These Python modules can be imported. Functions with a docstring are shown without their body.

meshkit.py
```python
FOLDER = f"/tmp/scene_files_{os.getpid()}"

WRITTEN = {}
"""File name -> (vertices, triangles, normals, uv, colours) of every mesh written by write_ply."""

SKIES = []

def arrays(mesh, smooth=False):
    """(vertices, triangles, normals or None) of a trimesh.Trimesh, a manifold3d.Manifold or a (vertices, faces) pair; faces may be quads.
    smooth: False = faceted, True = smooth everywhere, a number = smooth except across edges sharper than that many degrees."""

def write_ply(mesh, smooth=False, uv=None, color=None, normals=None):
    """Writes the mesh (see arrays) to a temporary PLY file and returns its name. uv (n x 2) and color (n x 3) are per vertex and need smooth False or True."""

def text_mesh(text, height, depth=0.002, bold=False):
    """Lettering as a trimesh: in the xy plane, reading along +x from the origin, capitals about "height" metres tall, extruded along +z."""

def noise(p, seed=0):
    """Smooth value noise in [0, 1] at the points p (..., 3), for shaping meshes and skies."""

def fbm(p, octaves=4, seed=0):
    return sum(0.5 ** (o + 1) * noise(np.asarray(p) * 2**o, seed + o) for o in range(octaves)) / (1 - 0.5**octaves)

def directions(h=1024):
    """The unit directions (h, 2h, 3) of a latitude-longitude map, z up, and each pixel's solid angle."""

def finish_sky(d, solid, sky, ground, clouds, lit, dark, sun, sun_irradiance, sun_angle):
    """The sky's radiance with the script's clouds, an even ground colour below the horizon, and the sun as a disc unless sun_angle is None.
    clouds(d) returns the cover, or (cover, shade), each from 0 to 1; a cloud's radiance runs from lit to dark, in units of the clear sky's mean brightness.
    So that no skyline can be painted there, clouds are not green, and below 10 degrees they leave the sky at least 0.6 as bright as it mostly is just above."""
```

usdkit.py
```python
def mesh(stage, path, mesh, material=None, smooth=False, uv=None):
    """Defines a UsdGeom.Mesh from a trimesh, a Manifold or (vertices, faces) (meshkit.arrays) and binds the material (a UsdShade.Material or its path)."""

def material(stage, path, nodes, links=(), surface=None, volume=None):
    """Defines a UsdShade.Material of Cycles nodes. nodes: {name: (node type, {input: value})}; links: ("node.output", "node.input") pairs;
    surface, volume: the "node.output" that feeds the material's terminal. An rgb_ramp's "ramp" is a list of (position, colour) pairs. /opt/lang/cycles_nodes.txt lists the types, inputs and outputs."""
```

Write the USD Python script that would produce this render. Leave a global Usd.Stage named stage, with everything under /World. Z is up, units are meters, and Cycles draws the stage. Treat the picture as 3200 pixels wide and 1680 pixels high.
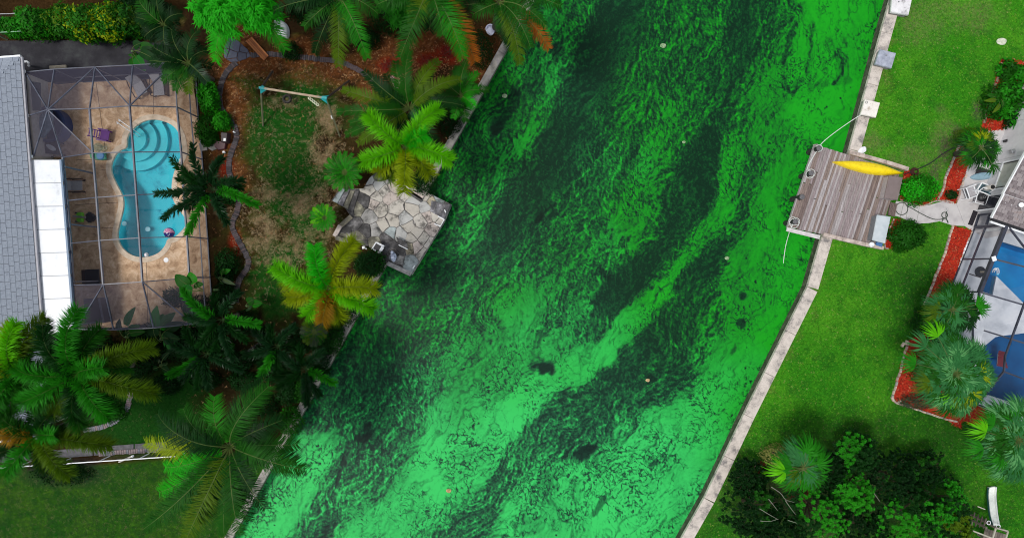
import math, random, numpy as np, trimesh, usdkit, meshkit
from scipy import ndimage
from shapely.geometry import Polygon, Point, LineString
from shapely import affinity
from pxr import Usd, UsdGeom, UsdLux, UsdShade, Gf, Sdf, Vt

stage = Usd.Stage.CreateInMemory()
UsdGeom.SetStageUpAxis(stage, UsdGeom.Tokens.z)
UsdGeom.Xform.Define(stage, '/World')
UsdGeom.Scope.Define(stage, '/World/Looks')
T = Sdf.ValueTypeNames

# ------------------------------------------------------------------ camera, sky, sun
H, S = 40.0, 0.018                      # drone height; metres per photo pixel on the ground
cam = UsdGeom.Camera.Define(stage, '/World/camera')
cam.CreateHorizontalApertureAttr(36.0)
cam.CreateVerticalApertureAttr(36.0 * 537 / 1024)
cam.CreateFocalLengthAttr(36.0 * H / (3200 * S))
cam.CreateClippingRangeAttr((0.5, 2000.0))
cam.CreateExposureAttr(0.36)
cam.AddTranslateOp().Set(Gf.Vec3d(0, 0, H))

SUN_AZ, SUN_EL = math.radians(252), math.radians(66)     # azimuth from +y (top of picture) clockwise
sd = np.array([math.sin(SUN_AZ) * math.cos(SUN_EL), math.cos(SUN_AZ) * math.cos(SUN_EL), math.sin(SUN_EL)])
sky_m = usdkit.material(stage, '/World/Looks/sky_air', {
    'tc': ('texture_coordinate', {}),
    'sky': ('sky_texture', {'sky_type': 'single_scattering', 'sun_disc': False, 'sun_elevation': SUN_EL, 'sun_rotation': math.atan2(sd[0], sd[1]), 'aerosol_density': 2.0}),
    'grey': ('hsv', {'saturation': 0.22, 'value': 1.35}),
    'n': ('noise_texture', {'scale': 3.0, 'detail': 5.0, 'roughness': 0.6}),
    'cov': ('map_range', {'from_min': 0.30, 'from_max': 0.62, 'to_min': 0.45, 'to_max': 1.0, 'clamp': True}),
    'mix': ('mix', {}),
    'bg': ('background_shader', {'strength': 0.095})},
    [('sky.color', 'grey.color'), ('tc.generated', 'n.vector'), ('n.fac', 'cov.value'), ('cov.result', 'mix.fac'),
     ('sky.color', 'mix.color1'), ('grey.color', 'mix.color2'), ('mix.color', 'bg.color')], surface='bg.background')
dome = UsdLux.DomeLight.Define(stage, '/World/sky')
dome.CreateIntensityAttr(1.0)
UsdShade.MaterialBindingAPI.Apply(dome.GetPrim()).Bind(sky_m)
sun = UsdLux.DistantLight.Define(stage, '/World/sun')
sun.CreateIntensityAttr(0.40); sun.CreateAngleAttr(10.0); sun.CreateNormalizeAttr(True)
sun.CreateColorAttr(Gf.Vec3f(1.0, 0.96, 0.9))
zx = sd; xx = np.cross([0, 1, 0.3], zx); xx /= np.linalg.norm(xx); yx = np.cross(zx, xx)
sun.AddTransformOp().Set(Gf.Matrix4d(*xx, 0, *yx, 0, *zx, 0, 0, 0, 0, 1))

# ------------------------------------------------------------------ helpers
def P(px, py, z=0.0):
    """The point at height z that the photo shows at pixel (px, py)."""
    k = S * (H - z) / H
    return np.array([(px - 1600) * k, (840 - py) * k, z])

def PP(pts, z=0.0):
    return np.array([P(a, b, z) for a, b in pts])

class Node:
    def __init__(self, path, loc): self.path, self.loc = path, np.asarray(loc, float)

counts = {}
def fresh(parent, name):
    key = (parent, name); k = counts.get(key, 0); counts[key] = k + 1
    return f'{parent}/{name}' + (f'_{k:03d}' if k else '')

def data(prim, **kw):
    for k, v in kw.items():
        if v: prim.SetCustomDataByKey(k, v)

def thing(name, label, cat, loc=(0, 0, 0), group=None, kind=None):
    p = fresh('/World', name)
    x = UsdGeom.Xform.Define(stage, p); x.AddTranslateOp().Set(Gf.Vec3d(*map(float, loc)))
    data(x.GetPrim(), label=label, category=cat, group=group, kind=kind)
    return Node(p, loc)

def put(parent, name, mesh, mat, label=None, smooth=None, attrs=None, **kw):
    """One Mesh prim. parent None = top level (kw: category, group, kind); otherwise a part of a Node. Vertices are world points."""
    V, F = mesh if isinstance(mesh, (tuple, list)) else (mesh.vertices, mesh.faces)
    V = np.asarray(V, float); F = np.asarray(F, int)
    loc = parent.loc if parent is not None else np.zeros(3)
    p = fresh(parent.path if parent is not None else '/World', name)
    V = V - loc
    if smooth is not None:
        V, F, N = meshkit.arrays((V, F), smooth)
    m = UsdGeom.Mesh.Define(stage, p)
    m.CreatePointsAttr(Vt.Vec3fArray.FromNumpy(V.astype(np.float32)))
    m.CreateFaceVertexCountsAttr(Vt.IntArray.FromNumpy(np.full(len(F), F.shape[1], np.int32)))
    m.CreateFaceVertexIndicesAttr(Vt.IntArray.FromNumpy(F.astype(np.int32).ravel()))
    m.CreateSubdivisionSchemeAttr('none')
    if smooth is not None:
        m.CreateNormalsAttr(Vt.Vec3fArray.FromNumpy(N.astype(np.float32))); m.SetNormalsInterpolation('vertex')
    for k, a in (attrs or {}).items():
        a = np.asarray(a, np.float32)
        pv = UsdGeom.PrimvarsAPI(m).CreatePrimvar(k, T.FloatArray if a.ndim == 1 else T.Color3fArray, 'vertex')
        pv.Set(Vt.FloatArray.FromNumpy(a) if a.ndim == 1 else Vt.Vec3fArray.FromNumpy(a))
    UsdShade.MaterialBindingAPI.Apply(m.GetPrim()).Bind(mat)
    data(m.GetPrim(), label=label, **kw)
    return Node(p, loc)

def cat(parts):
    Vs, Fs, n = [], [], 0
    for V, F in parts:
        V = np.asarray(V, float); F = np.asarray(F, int)
        if F.shape[1] == 4: F = np.vstack([F[:, [0, 1, 2]], F[:, [0, 2, 3]]])
        Vs.append(V); Fs.append(F + n); n += len(V)
    return np.vstack(Vs), np.vstack(Fs)

def ring_loft(rings, cap0=True, cap1=True):
    """Lofts closed rings of equal length; fans close the ends."""
    n = len(rings[0]); V = [np.asarray(r, float) for r in rings]; F = []
    for a in range(len(rings) - 1):
        i = np.arange(n); j = (i + 1) % n
        F += list(np.stack([a * n + i, a * n + j, (a + 1) * n + j], 1)) + list(np.stack([a * n + i, (a + 1) * n + j, (a + 1) * n + i], 1))
    tot = n * len(rings)
    for end, on in ((0, cap0), (len(rings) - 1, cap1)):
        if on:
            c = V[end].mean(0); V.append(c[None]); i = np.arange(n); j = (i + 1) % n
            t = np.stack([np.full(n, tot), end * n + (j if end == 0 else i), end * n + (i if end == 0 else j)], 1)
            F += list(t); tot += 1
    return np.vstack(V), np.array(F)

def ccw(p):
    p = np.asarray(p, float)
    a = np.sum(p[:, 0] * np.roll(p[:, 1], -1) - np.roll(p[:, 0], -1) * p[:, 1])
    return p if a > 0 else p[::-1]

def slab(poly, z0, z1, bevel=0.0, tilt=(0, 0)):
    """A star-shaped outline as a slab with a chamfered upper edge."""
    p = ccw(np.asarray(poly)[:, :2]); c = p.mean(0)
    zt = lambda q, z: np.column_stack([q, z + (q - c) @ np.asarray(tilt, float)])
    rings = [zt(p, z0)]
    if bevel > 0:
        d = c - p; L = np.linalg.norm(d, axis=1, keepdims=True)
        rings += [zt(p, z1 - bevel), zt(p + d / np.maximum(L, 1e-6) * np.minimum(bevel * 1.2, L * 0.4), z1)]
    else: rings += [zt(p, z1)]
    return ring_loft(rings)

def extrude(poly, z0, z1):
    """Any simple outline (or a shapely polygon with holes) as a prism."""
    g = poly if isinstance(poly, Polygon) else Polygon(np.asarray(poly)[:, :2])
    m = trimesh.creation.extrude_polygon(g.buffer(0), z1 - z0, engine='earcut'); m.apply_translation([0, 0, z0])
    return np.array(m.vertices), np.array(m.faces)

def flat(poly, z):
    """An outline as one sheet."""
    g = poly if isinstance(poly, Polygon) else Polygon(np.asarray(poly)[:, :2])
    v, f = trimesh.creation.triangulate_polygon(g.buffer(0), engine='earcut')
    return np.column_stack([v, np.full(len(v), z)]), np.asarray(f)

def box(c, size, rz=0.0, bevel=0.0):
    sx, sy, sz = np.asarray(size, float) / 2; q = np.array([[-sx, -sy], [sx, -sy], [sx, sy], [-sx, sy]])
    R = np.array([[math.cos(rz), -math.sin(rz)], [math.sin(rz), math.cos(rz)]])
    c = np.asarray(c, float)
    return slab(q @ R.T + c[:2], c[2] - sz, c[2] + sz, bevel)

def bar(a, b, w, h=None, up=(0, 0, 1)):
    """A rectangular bar from a to b."""
    a, b = np.asarray(a, float), np.asarray(b, float); h = h or w
    d = (b - a) / np.linalg.norm(b - a); u = np.asarray(up, float)
    if abs(d @ u) > 0.95: u = np.array([1.0, 0, 0])
    s = np.cross(d, u); s /= np.linalg.norm(s); u = np.cross(s, d)
    r = lambda p: np.array([p - s * w / 2 - u * h / 2, p + s * w / 2 - u * h / 2, p + s * w / 2 + u * h / 2, p - s * w / 2 + u * h / 2])
    return ring_loft([r(a), r(b)])

def tube(pts, rad, sides=6, caps=True):
    p = np.asarray(pts, float); t = np.gradient(p, axis=0); t /= np.linalg.norm(t, axis=1, keepdims=True) + 1e-12
    a = np.cross(t, np.where(np.abs(t[:, 2:]) < 0.9, [0, 0, 1.0], [1.0, 0, 0])); a /= np.linalg.norm(a, axis=1, keepdims=True) + 1e-12
    b = np.cross(t, a); an = np.arange(sides) * 2 * np.pi / sides; rad = np.broadcast_to(rad, (len(p),))
    return ring_loft([p[i] + rad[i] * (np.cos(an)[:, None] * a[i] + np.sin(an)[:, None] * b[i]) for i in range(len(p))], caps, caps)

def spline(pts, n, closed=False):
    """Catmull-Rom through the points."""
    p = np.asarray(pts, float); m = len(p)
    q = np.vstack([p[-1:], p, p[:2]]) if closed else np.vstack([2 * p[0] - p[1], p, 2 * p[-1] - p[-2]])
    seg = m if closed else m - 1
    u = np.linspace(0, seg, n, endpoint=not closed); k = np.minimum(u.astype(int), seg - 1); t = (u - k)[:, None]
    a, b, c, d = q[k], q[k + 1], q[k + 2], q[k + 3]
    return 0.5 * (2 * b + (c - a) * t + (2 * a - 5 * b + 4 * c - d) * t ** 2 + (3 * b - a - 3 * c + d) * t ** 3)

def disc(c, r, z0, z1, n=20, bevel=0.0):
    an = np.arange(n) * 2 * np.pi / n
    return slab(np.column_stack([c[0] + r * np.cos(an), c[1] + r * np.sin(an)]), z0, z1, bevel)

def ribbon(path, w0, w1, z):
    """A sheet along a path (x, y rows) from offset w0 to w1 to its left, at height z."""
    p = np.asarray(path, float)[:, :2]; t = np.gradient(p, axis=0); t /= np.linalg.norm(t, axis=1, keepdims=True)
    nrm = np.column_stack([-t[:, 1], t[:, 0]])
    A, B = p + nrm * w0, p + nrm * w1; n = len(p)
    V = np.vstack([np.column_stack([A, np.full(n, z)]), np.column_stack([B, np.full(n, z)])])
    i = np.arange(n - 1)
    return V, np.vstack([np.stack([i, i + 1, n + i + 1], 1), np.stack([i, n + i + 1, n + i], 1)])

# ------------------------------------------------------------------ materials
def M(name): return f'/World/Looks/{name}'

def surf(name, cols, scale=6.0, rough=0.7, detail=6.0, bump=0.0, bscale=None, bdist=0.02, spec=0.4, metallic=0.0, per=None, stretch=None, rot=0.0, dist=0.0, coat=0.0, lo=0.3, hi=0.7, nrough=0.6):
    """Noise-varied opaque surface. per: 'island' or 'object' shifts the colour per piece."""
    nodes = {'g': ('geometry', {}), 'mp': ('mapping', {'scale': stretch or (1, 1, 1), 'rotation': (0, 0, rot)}),
             'n': ('noise_texture', {'scale': scale, 'detail': detail, 'roughness': nrough, 'distortion': dist}),
             'mr': ('map_range', {'from_min': lo, 'from_max': hi, 'clamp': True}),
             'r': ('rgb_ramp', {'ramp': cols}),
             'p': ('principled_bsdf', {'roughness': rough, 'specular_ior_level': spec, 'metallic': metallic, 'coat_weight': coat})}
    links = [('g.position', 'mp.vector'), ('mp.vector', 'n.vector'), ('n.fac', 'mr.value'), ('r.color', 'p.base_color')]
    if per:
        nodes['pm'] = ('mix_float', {'fac': 0.62})
        links += [('mr.result', 'pm.a'), ('pm.result', 'r.fac')]
        if per == 'island': links.append(('g.random_per_island', 'pm.b'))
        else:
            nodes['oi'] = ('object_info', {}); links.append(('oi.random', 'pm.b'))
    else: links.append(('mr.result', 'r.fac'))
    if bump:
        nodes['bn'] = ('noise_texture', {'scale': bscale or scale * 4, 'detail': 5.0, 'roughness': 0.65})
        nodes['b'] = ('bump', {'strength': bump, 'distance': bdist})
        links += [('mp.vector', 'bn.vector'), ('bn.fac', 'b.height'), ('b.normal', 'p.normal')]
    return usdkit.material(stage, M(name), nodes, links, surface='p.BSDF')

def plain(name, col, rough=0.5, spec=0.5, metallic=0.0):
    """Nearly even paint or plastic with slight dirt."""
    c = np.asarray(col, float)
    return surf(name, [(0, c * 0.82), (0.5, c), (1, np.minimum(c * 1.08, 0.95))], scale=5, rough=rough, spec=spec, metallic=metallic)

def leafmat(name, cols, rough=0.5, trans=0.22, spec=0.10):
    """Leaves: the colour runs through cols from leaf to leaf."""
    return usdkit.material(stage, M(name), {
        'g': ('geometry', {}), 'n': ('noise_texture', {'scale': 1.3, 'detail': 3.0}), 'mx': ('mix_float', {'fac': 0.45}),
        'r': ('rgb_ramp', {'ramp': cols}), 'p': ('principled_bsdf', {'roughness': rough, 'specular_ior_level': spec}),
        't': ('translucent_bsdf', {}), 'm': ('mix_closure', {'fac': trans})},
        [('g.position', 'n.vector'), ('g.random_per_island', 'mx.a'), ('n.fac', 'mx.b'), ('mx.result', 'r.fac'), ('r.color', 'p.base_color'),
         ('r.color', 't.color'), ('p.BSDF', 'm.closure1'), ('t.BSDF', 'm.closure2')], surface='m.closure')

def screenmat(name, col, opac):
    """Insect screen: an even share of dark threads, the rest open."""
    return usdkit.material(stage, M(name), {'t': ('transparent_bsdf', {}), 'd': ('diffuse_bsdf', {'color': col}), 'm': ('mix_closure', {'fac': opac})},
                           [('t.BSDF', 'm.closure1'), ('d.BSDF', 'm.closure2')], surface='m.closure')

def glassmat(name, tint, rough=0.02):
    return usdkit.material(stage, M(name), {'t': ('transparent_bsdf', {'color': tint}), 'gl': ('glossy_bsdf', {'color': (0.9, 0.9, 0.9), 'roughness': rough}),
                                            'f': ('fresnel', {'IOR': 1.33}), 'm': ('mix_closure', {})},
                           [('f.fac', 'm.fac'), ('t.BSDF', 'm.closure1'), ('gl.BSDF', 'm.closure2')], surface='m.closure')
# ------------------------------------------------------------------ canal water and its algae
WZ = -0.9
K0 = 1.2427
def LW(y):
    """x of the left seawall's water edge (photo pixels) at row y."""
    return 1590 - 0.5618 * (y - 143)
RWP = np.array([(-700, 3060), (-60, 2797), (100, 2752), (261, 2709), (466, 2653), (740, 2566), (895, 2522), (1031, 2454), (1292, 2324), (1553, 2200), (1680, 2128), (2400, 1720)], float)
def RW(y): return np.interp(y, RWP[:, 0], RWP[:, 1])

STEP = 2.7
gx, gy = np.arange(700, 2860, STEP), np.arange(-40, 1722, STEP)
X, Y = np.meshgrid(gx, gy)
def fbm2(x, y, sc, oc, seed): return meshkit.fbm(np.stack([x / sc, y / sc, np.full_like(x, seed * 7.31)], -1), oc, seed)
wx = X + 70 * (fbm2(X, Y, 170, 4, 1) - 0.5) + 34 * (fbm2(X, Y, 42, 3, 2) - 0.5)
wy = Y + 70 * (fbm2(X, Y, 170, 4, 3) - 0.5) + 34 * (fbm2(X, Y, 42, 3, 4) - 0.5)
bands = [  # polyline (half-scale photo pixels), half width, cover of algae 0..1, strength
    ([(1470, -40), (1400, 60), (1300, 300), (1200, 480), (1140, 640), (1050, 700)], 62, 0.60, 1.0),
    ([(1345, 210), (1275, 300), (1255, 330)], 22, 0.12, 1.6),
    ([(1570, -40), (1530, 120), (1455, 300), (1370, 440), (1300, 540), (1240, 640), (1060, 735), (985, 840), (930, 930)], 48, 0.10, 1.4),
    ([(1540, 330), (1480, 480), (1400, 600), (1330, 640)], 50, 0.46, 1.0),
    ([(1750, -40), (1700, 120), (1640, 180), (1580, 300)], 60, 0.44, 1.0),
    ([(1800, 30), (1800, 160), (1780, 300)], 42, 0.60, 1.0),
    ([(1665, 270), (1655, 350), (1640, 420), (1610, 500), (1540, 600), (1470, 690), (1400, 720)], 27, 0.70, 1.3),
    ([(1900, -40), (1850, 120), (1820, 250), (1790, 380), (1760, 500), (1700, 640), (1600, 720), (1540, 760)], 34, 0.14, 1.1),
    ([(1930, 0), (1905, 120), (1870, 250), (1850, 360)], 28, 0.50, 0.8),
    ([(1850, 380), (1845, 480), (1820, 560), (1720, 640), (1660, 710), (1610, 780), (1560, 850), (1470, 925), (1350, 1000), (1250, 1070), (1120, 1160), (980, 1270), (880, 1360)], 26, 1.0, 2.2),
    ([(1885, 400), (1850, 560), (1770, 690), (1690, 790), (1640, 880), (1540, 960)], 34, 0.18, 1.2),
    ([(1740, 760), (1680, 900), (1600, 980), (1520, 1040), (1440, 1080)], 64, 0.33, 1.6),
    ([(1480, 1050), (1400, 1090), (1330, 1130), (1290, 1200), (1240, 1290), (1200, 1360)], 26, 0.52, 1.1),
    ([(1950, 250), (1960, 430), (1930, 560), (1900, 680), (1850, 790)], 55, 0.68, 1.3),
    ([(2150, -40), (2090, 120), (2030, 300), (2000, 480), (1990, 620), (1950, 760), (1880, 900), (1790, 1040), (1700, 1180), (1640, 1330)], 75, 0.97, 2.0),
    ([(2190, 0), (2120, 200), (2060, 340)], 45, 0.86, 1.2),
    ([(1990, 40), (1960, 140), (1950, 200)], 35, 0.60, 0.9),
    ([(2085, 105), (2125, 135), (2118, 185), (2065, 208)], 13, 0.38, 2.2), ([(1995, 70), (1972, 150), (1978, 228), (2000, 243), (2018, 205)], 7, 0.30, 2.6), ([(2040, 60), (2030, 150), (2045, 230)], 6, 0.40, 2.0), ([(1975, 290), (2010, 330), (1985, 420)], 20, 1.0, 2.0),
    ([(1250, 700), (1180, 790), (1140, 880), (1100, 980)], 62, 0.66, 1.3),
    ([(1010, 780), (1000, 900), (1010, 1010), (980, 1120), (950, 1220), (900, 1300), (850, 1360)], 62, 0.50, 1.5),
    ([(930, 830), (905, 930), (870, 1010)], 35, 0.52, 1.0),
    ([(1330, 760), (1430, 790), (1390, 850), (1330, 900), (1230, 900), (1200, 980), (1140, 1060)], 40, 0.78, 1.2),
    ([(1480, 660), (1400, 800), (1500, 830)], 45, 0.42, 1.0),
    ([(800, 1130), (740, 1210), (660, 1330)], 40, 0.93, 1.3), ([(960, 840), (900, 930), (860, 1000), (800, 1060)], 34, 0.42, 1.6),  # second band: palm shade and reflection by the wall, drawn as thinner algae
    ([(1180, 1110), (1090, 1190), (1000, 1260), (900, 1350)], 55, 0.97, 1.4),
    ([(1560, 1130), (1480, 1220), (1400, 1290), (1340, 1360)], 70, 0.93, 1.4),
    ([(1640, 1090), (1560, 1200), (1520, 1340)], 60, 0.99, 1.2),
    ([(1330, 1290), (1420, 1250), (1470, 1180)], 40, 0.66, 0.9),
    ([(840, 1060), (870, 1180), (830, 1300)], 26, 0.58, 0.9),
]
num = np.full(X.shape, 0.45 * 0.02); den = np.full(X.shape, 0.02); tx = np.zeros(X.shape); ty = np.full(X.shape, 0.001)
for pts, hw, val, stg in bands:
    p = np.asarray(pts, float) * K0; hw = hw * K0
    best = np.full(X.shape, 1e9); bx = np.zeros(X.shape); by = np.zeros(X.shape)
    for a, b in zip(p[:-1], p[1:]):
        d = b - a; L2 = d @ d
        t = np.clip(((wx - a[0]) * d[0] + (wy - a[1]) * d[1]) / L2, 0, 1)
        q = np.hypot(wx - a[0] - t * d[0], wy - a[1] - t * d[1]); c = q < best
        best = np.where(c, q, best); dn = d / math.sqrt(L2); dn = dn if dn[1] > 0 else -dn
        bx = np.where(c, dn[0], bx); by = np.where(c, dn[1], by)
    w = stg * np.exp(-np.minimum((best / hw) ** 2, 60)); w2 = stg * np.exp(-best / (hw * 1.5)) + 1e-4
    num += w * val; den += w; tx += w2 * bx; ty += w2 * by
macro = num / den
HOLES = [(1368, 928, 21, 22, 0, 1.0), (1462, 1135, 38, 19, -0.35, 0.9), (925, 1075, 15, 34, 0.15, 0.8), (922, 1100, 26, 12, 0, 0.7), (855, 1185, 10, 38, 0.3, 0.85), (822, 1335, 12, 30, 0.6, 0.7),
                            (1645, 1163, 17, 7, -0.6, 0.7), (1508, 1275, 8, 34, 0.6, 0.5), (1868, 812, 11, 14, 0, 0.8), (1840, 888, 9, 20, 0.2, 0.55), (1510, 690, 16, 16, 0.5, 0.8),
                            (1870, 745, 8, 8, 0, 0.8), (1635, 950, 9, 9, 0, 0.7), (1250, 330, 14, 26, 0.2, 0.8), (1285, 240, 34, 16, -0.9, 0.85), (1400, 120, 24, 14, -0.9, 0.6), (1375, 530, 40, 7, -0.75, 0.85), (1430, 480, 14, 5, -0.75, 0.6), (1640, 200, 10, 10, 0, 0.5), (1720, 900, 20, 6, -0.8, 0.5)]
ang = np.arctan2(ty, tx) + 2.4 * (fbm2(X, Y, 150, 3, 9) - 0.5) + 1.6 * (fbm2(X, Y, 48, 2, 10) - 0.5)
fx, fy = np.cos(ang), np.sin(ang)
rng = np.random.default_rng(5)
def lic(noise, steps, h=1.0):
    acc = noise.copy(); r0, c0 = np.mgrid[0:noise.shape[0], 0:noise.shape[1]].astype(np.float32)
    for sgn in (1, -1):
        r, c = r0.copy(), c0.copy()
        for _ in range(steps):
            ri, ci = np.clip(np.rint(r), 0, noise.shape[0] - 1).astype(int), np.clip(np.rint(c), 0, noise.shape[1] - 1).astype(int)
            r += sgn * h * fy[ri, ci]; c += sgn * h * fx[ri, ci]
            acc += ndimage.map_coordinates(noise, [r, c], order=1, mode='nearest')
    acc -= acc.mean(); return acc / acc.std()
def sstep(a, b, x): t = np.clip((x - a) / (b - a), 0, 1); return t * t * (3 - 2 * t)
fine = lic(ndimage.gaussian_filter(rng.standard_normal(X.shape), 0.55)
              .astype(np.float32), 2)        # wood-grain wrinkles
mid = lic(ndimage.gaussian_filter(rng.standard_normal(X.shape), 1.2).astype(np.float32), 6, 1.2)
big = lic(ndimage.gaussian_filter(rng.standard_normal(X.shape), 4.0).astype(np.float32), 16, 2.0)
patch = fbm2(X + 20 * (fbm2(X, Y, 34, 2, 27) - .5), Y, 74, 6, 23) - 0.5
strk = fbm2(X + 0.50 * Y, Y * 0.22, 60, 5, 24) - 0.5                # drawn out along the canal
lwx = np.array([LW(v) for v in gy])[:, None]; rwx = np.array([RW(v) for v in gy])[:, None]
vv_ = (X - lwx) / (rwx - lwx) * 1250                               # across the canal
w1, w2_ = fbm2(X, Y, 190, 3, 81) - .5, fbm2(X, Y, 190, 3, 82) - .5
w3, w4 = fbm2(X + 90 * w1, Y + 90 * w2_, 62, 3, 83) - .5, fbm2(X + 90 * w1, Y + 90 * w2_, 62, 3, 84) - .5
mu, mv = vv_ + 190 * w1 + 85 * w3, Y + 240 * w2_ + 110 * w4        # folded by eddies
marble = fbm2(mu, mv * .24, 46, 6, 85) - .5
fil1 = np.clip(1 - np.abs(fbm2(mu, mv * .20, 52, 4, 86) - .5) / .030, 0, 1)
fil2 = np.clip(1 - np.abs(fbm2(mu, mv * .30, 24, 4, 87) - .5) / .045, 0, 1)
fil3 = np.clip(1 - np.abs(fbm2(mu + 31, mv * .26, 36, 4, 88) - .5) / .040, 0, 1)
m2 = macro + 0.52 * marble + 0.16 * patch + 0.30 * strk + 0.022 * fine + 0.03 * mid
m2 = m2 + 0.10 * (fbm2(X, Y, 16, 3, 29) - .5)
mat_ = sstep(0.60, 0.66, m2) * .62 + sstep(.64, .86, m2) * .38                                      # closed mats with ragged edges
mat2 = sstep(0.36, 0.46, m2 + 0.1 * patch) * 0.5                  # thinner scum
phi = 7.5 * fbm2(wx, wy, 150, 4, 71) + 3.2 * macro + 0.045 * fine + 0.06 * mid
ln = np.clip(1 - np.abs(phi % 1.0 - 0.5) / 0.055, 0, 1)           # swirled contour lines
phi2 = 16 * fbm2(wx, wy, 120, 5, 73) + 4 * macro + 0.10 * fine + 0.08 * mid
ln2 = np.clip(1 - np.abs(phi2 % 1.0 - 0.5) / 0.13, 0, 1)
phi3 = 11 * fbm2(wx * .9, wy * .55, 130, 5, 75) + 5 * macro + 0.06 * fine + 0.10 * mid
ln3 = np.clip(1 - np.abs(phi3 % 1.0 - 0.5) / 0.07, 0, 1)
tear = np.clip(fbm2(X, Y, 110, 4, 21) * 4.2 - 1.75, 0, 1)         # stretches where the mat lies torn
tear2 = np.clip(fbm2(X, Y, 80, 4, 22) * 4.5 - 2.0, 0, 1)
iso = ndimage.gaussian_filter(rng.standard_normal(X.shape), 0.6); iso /= iso.std()
thin = 0.10 + 0.58 * np.clip(macro, 0, 0.75) + 0.10 * mat2 + 0.20 * patch + 0.12 * strk + (0.040 + 0.15 * np.clip(macro, 0, .6)) * (0.60 * fine + 0.55 * iso) + 0.030 * mid + 0.13 * ln2 * tear2 + 0.30 * marble + 0.26 * fil3 * np.clip(macro * 2, .40, 1) - 0.14 * fil1 * np.clip(macro * 2, .2, 1) - 0.06 * fil2
thick = 0.76 + 0.20 * np.clip((macro - .6) / .4, 0, 1) + 0.34 * (fbm2(wx, wy * .5, 90, 5, 77) - .5) + 0.26 * marble + 0.014 * fine - 0.30 * fil1 * np.clip(.25 + 1.6 * (patch + .1), 0, 1) - 0.22 * fil2 * np.clip(tear2 + .12, 0, 1) - (0.50 * ln2 * tear + 0.34 * ln * np.clip(tear * 1.6 + .12, 0, 1)) - 0.10 * tear * np.abs(fine)
dens = thin * (1 - mat_) + thick * mat_
speck = ndimage.gaussian_filter(rng.standard_normal(X.shape), 1.2); speck /= speck.std()
dens -= 0.8 * mat_ * np.clip((speck - 2.9) / 0.5, 0, 1)
dens = dens + 0.55 * (dens - ndimage.gaussian_filter(dens, 2.2)) + 0.25 * (dens - ndimage.gaussian_filter(dens, 7.0))      # scum gathers into crisp rafts
dens = np.where(dens < .24, .24 - .11 * np.tanh((.24 - dens) / .11), dens)
for hx, hy, rx, ry, an, dep in HOLES:
    ca, sa = math.cos(an), math.sin(an); ux, uy = wx * 0.2 + X * 0.8 - hx * K0, wy * 0.2 + Y * 0.8 - hy * K0
    q = np.hypot((ux * ca + uy * sa) / (rx * K0), (-ux * sa + uy * ca) / (ry * K0)) + 2.3 * (fbm2(X, Y, 36, 4, 61) - 0.5) + 0.10 * fine + 0.08 * mid
    dens = dens * (1 - .9 * dep * np.clip((1.2 - q) / 0.6, 0, 1))
dens = np.clip(dens, 0, 1.15)
pale = np.clip(fbm2(X, Y, 260, 3, 31) * 1.5 - 0.55 + 0.95 * np.clip((Y - 900) / 500, 0, 1) - 0.5 * np.clip((X - 1900) / 400, 0, 1), 0, 1)  # patchy algae tint, raised towards the bottom to carry sky haze and reflection
V = np.stack([(X - 1600) * S * (H - WZ) / H, (840 - Y) * S * (H - WZ) / H, WZ + 0.012 * np.clip(dens, 0, 1)], -1).reshape(-1, 3)
nr, nc = X.shape; ii = (np.arange(nr - 1)[:, None] * nc + np.arange(nc - 1)).ravel()
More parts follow.
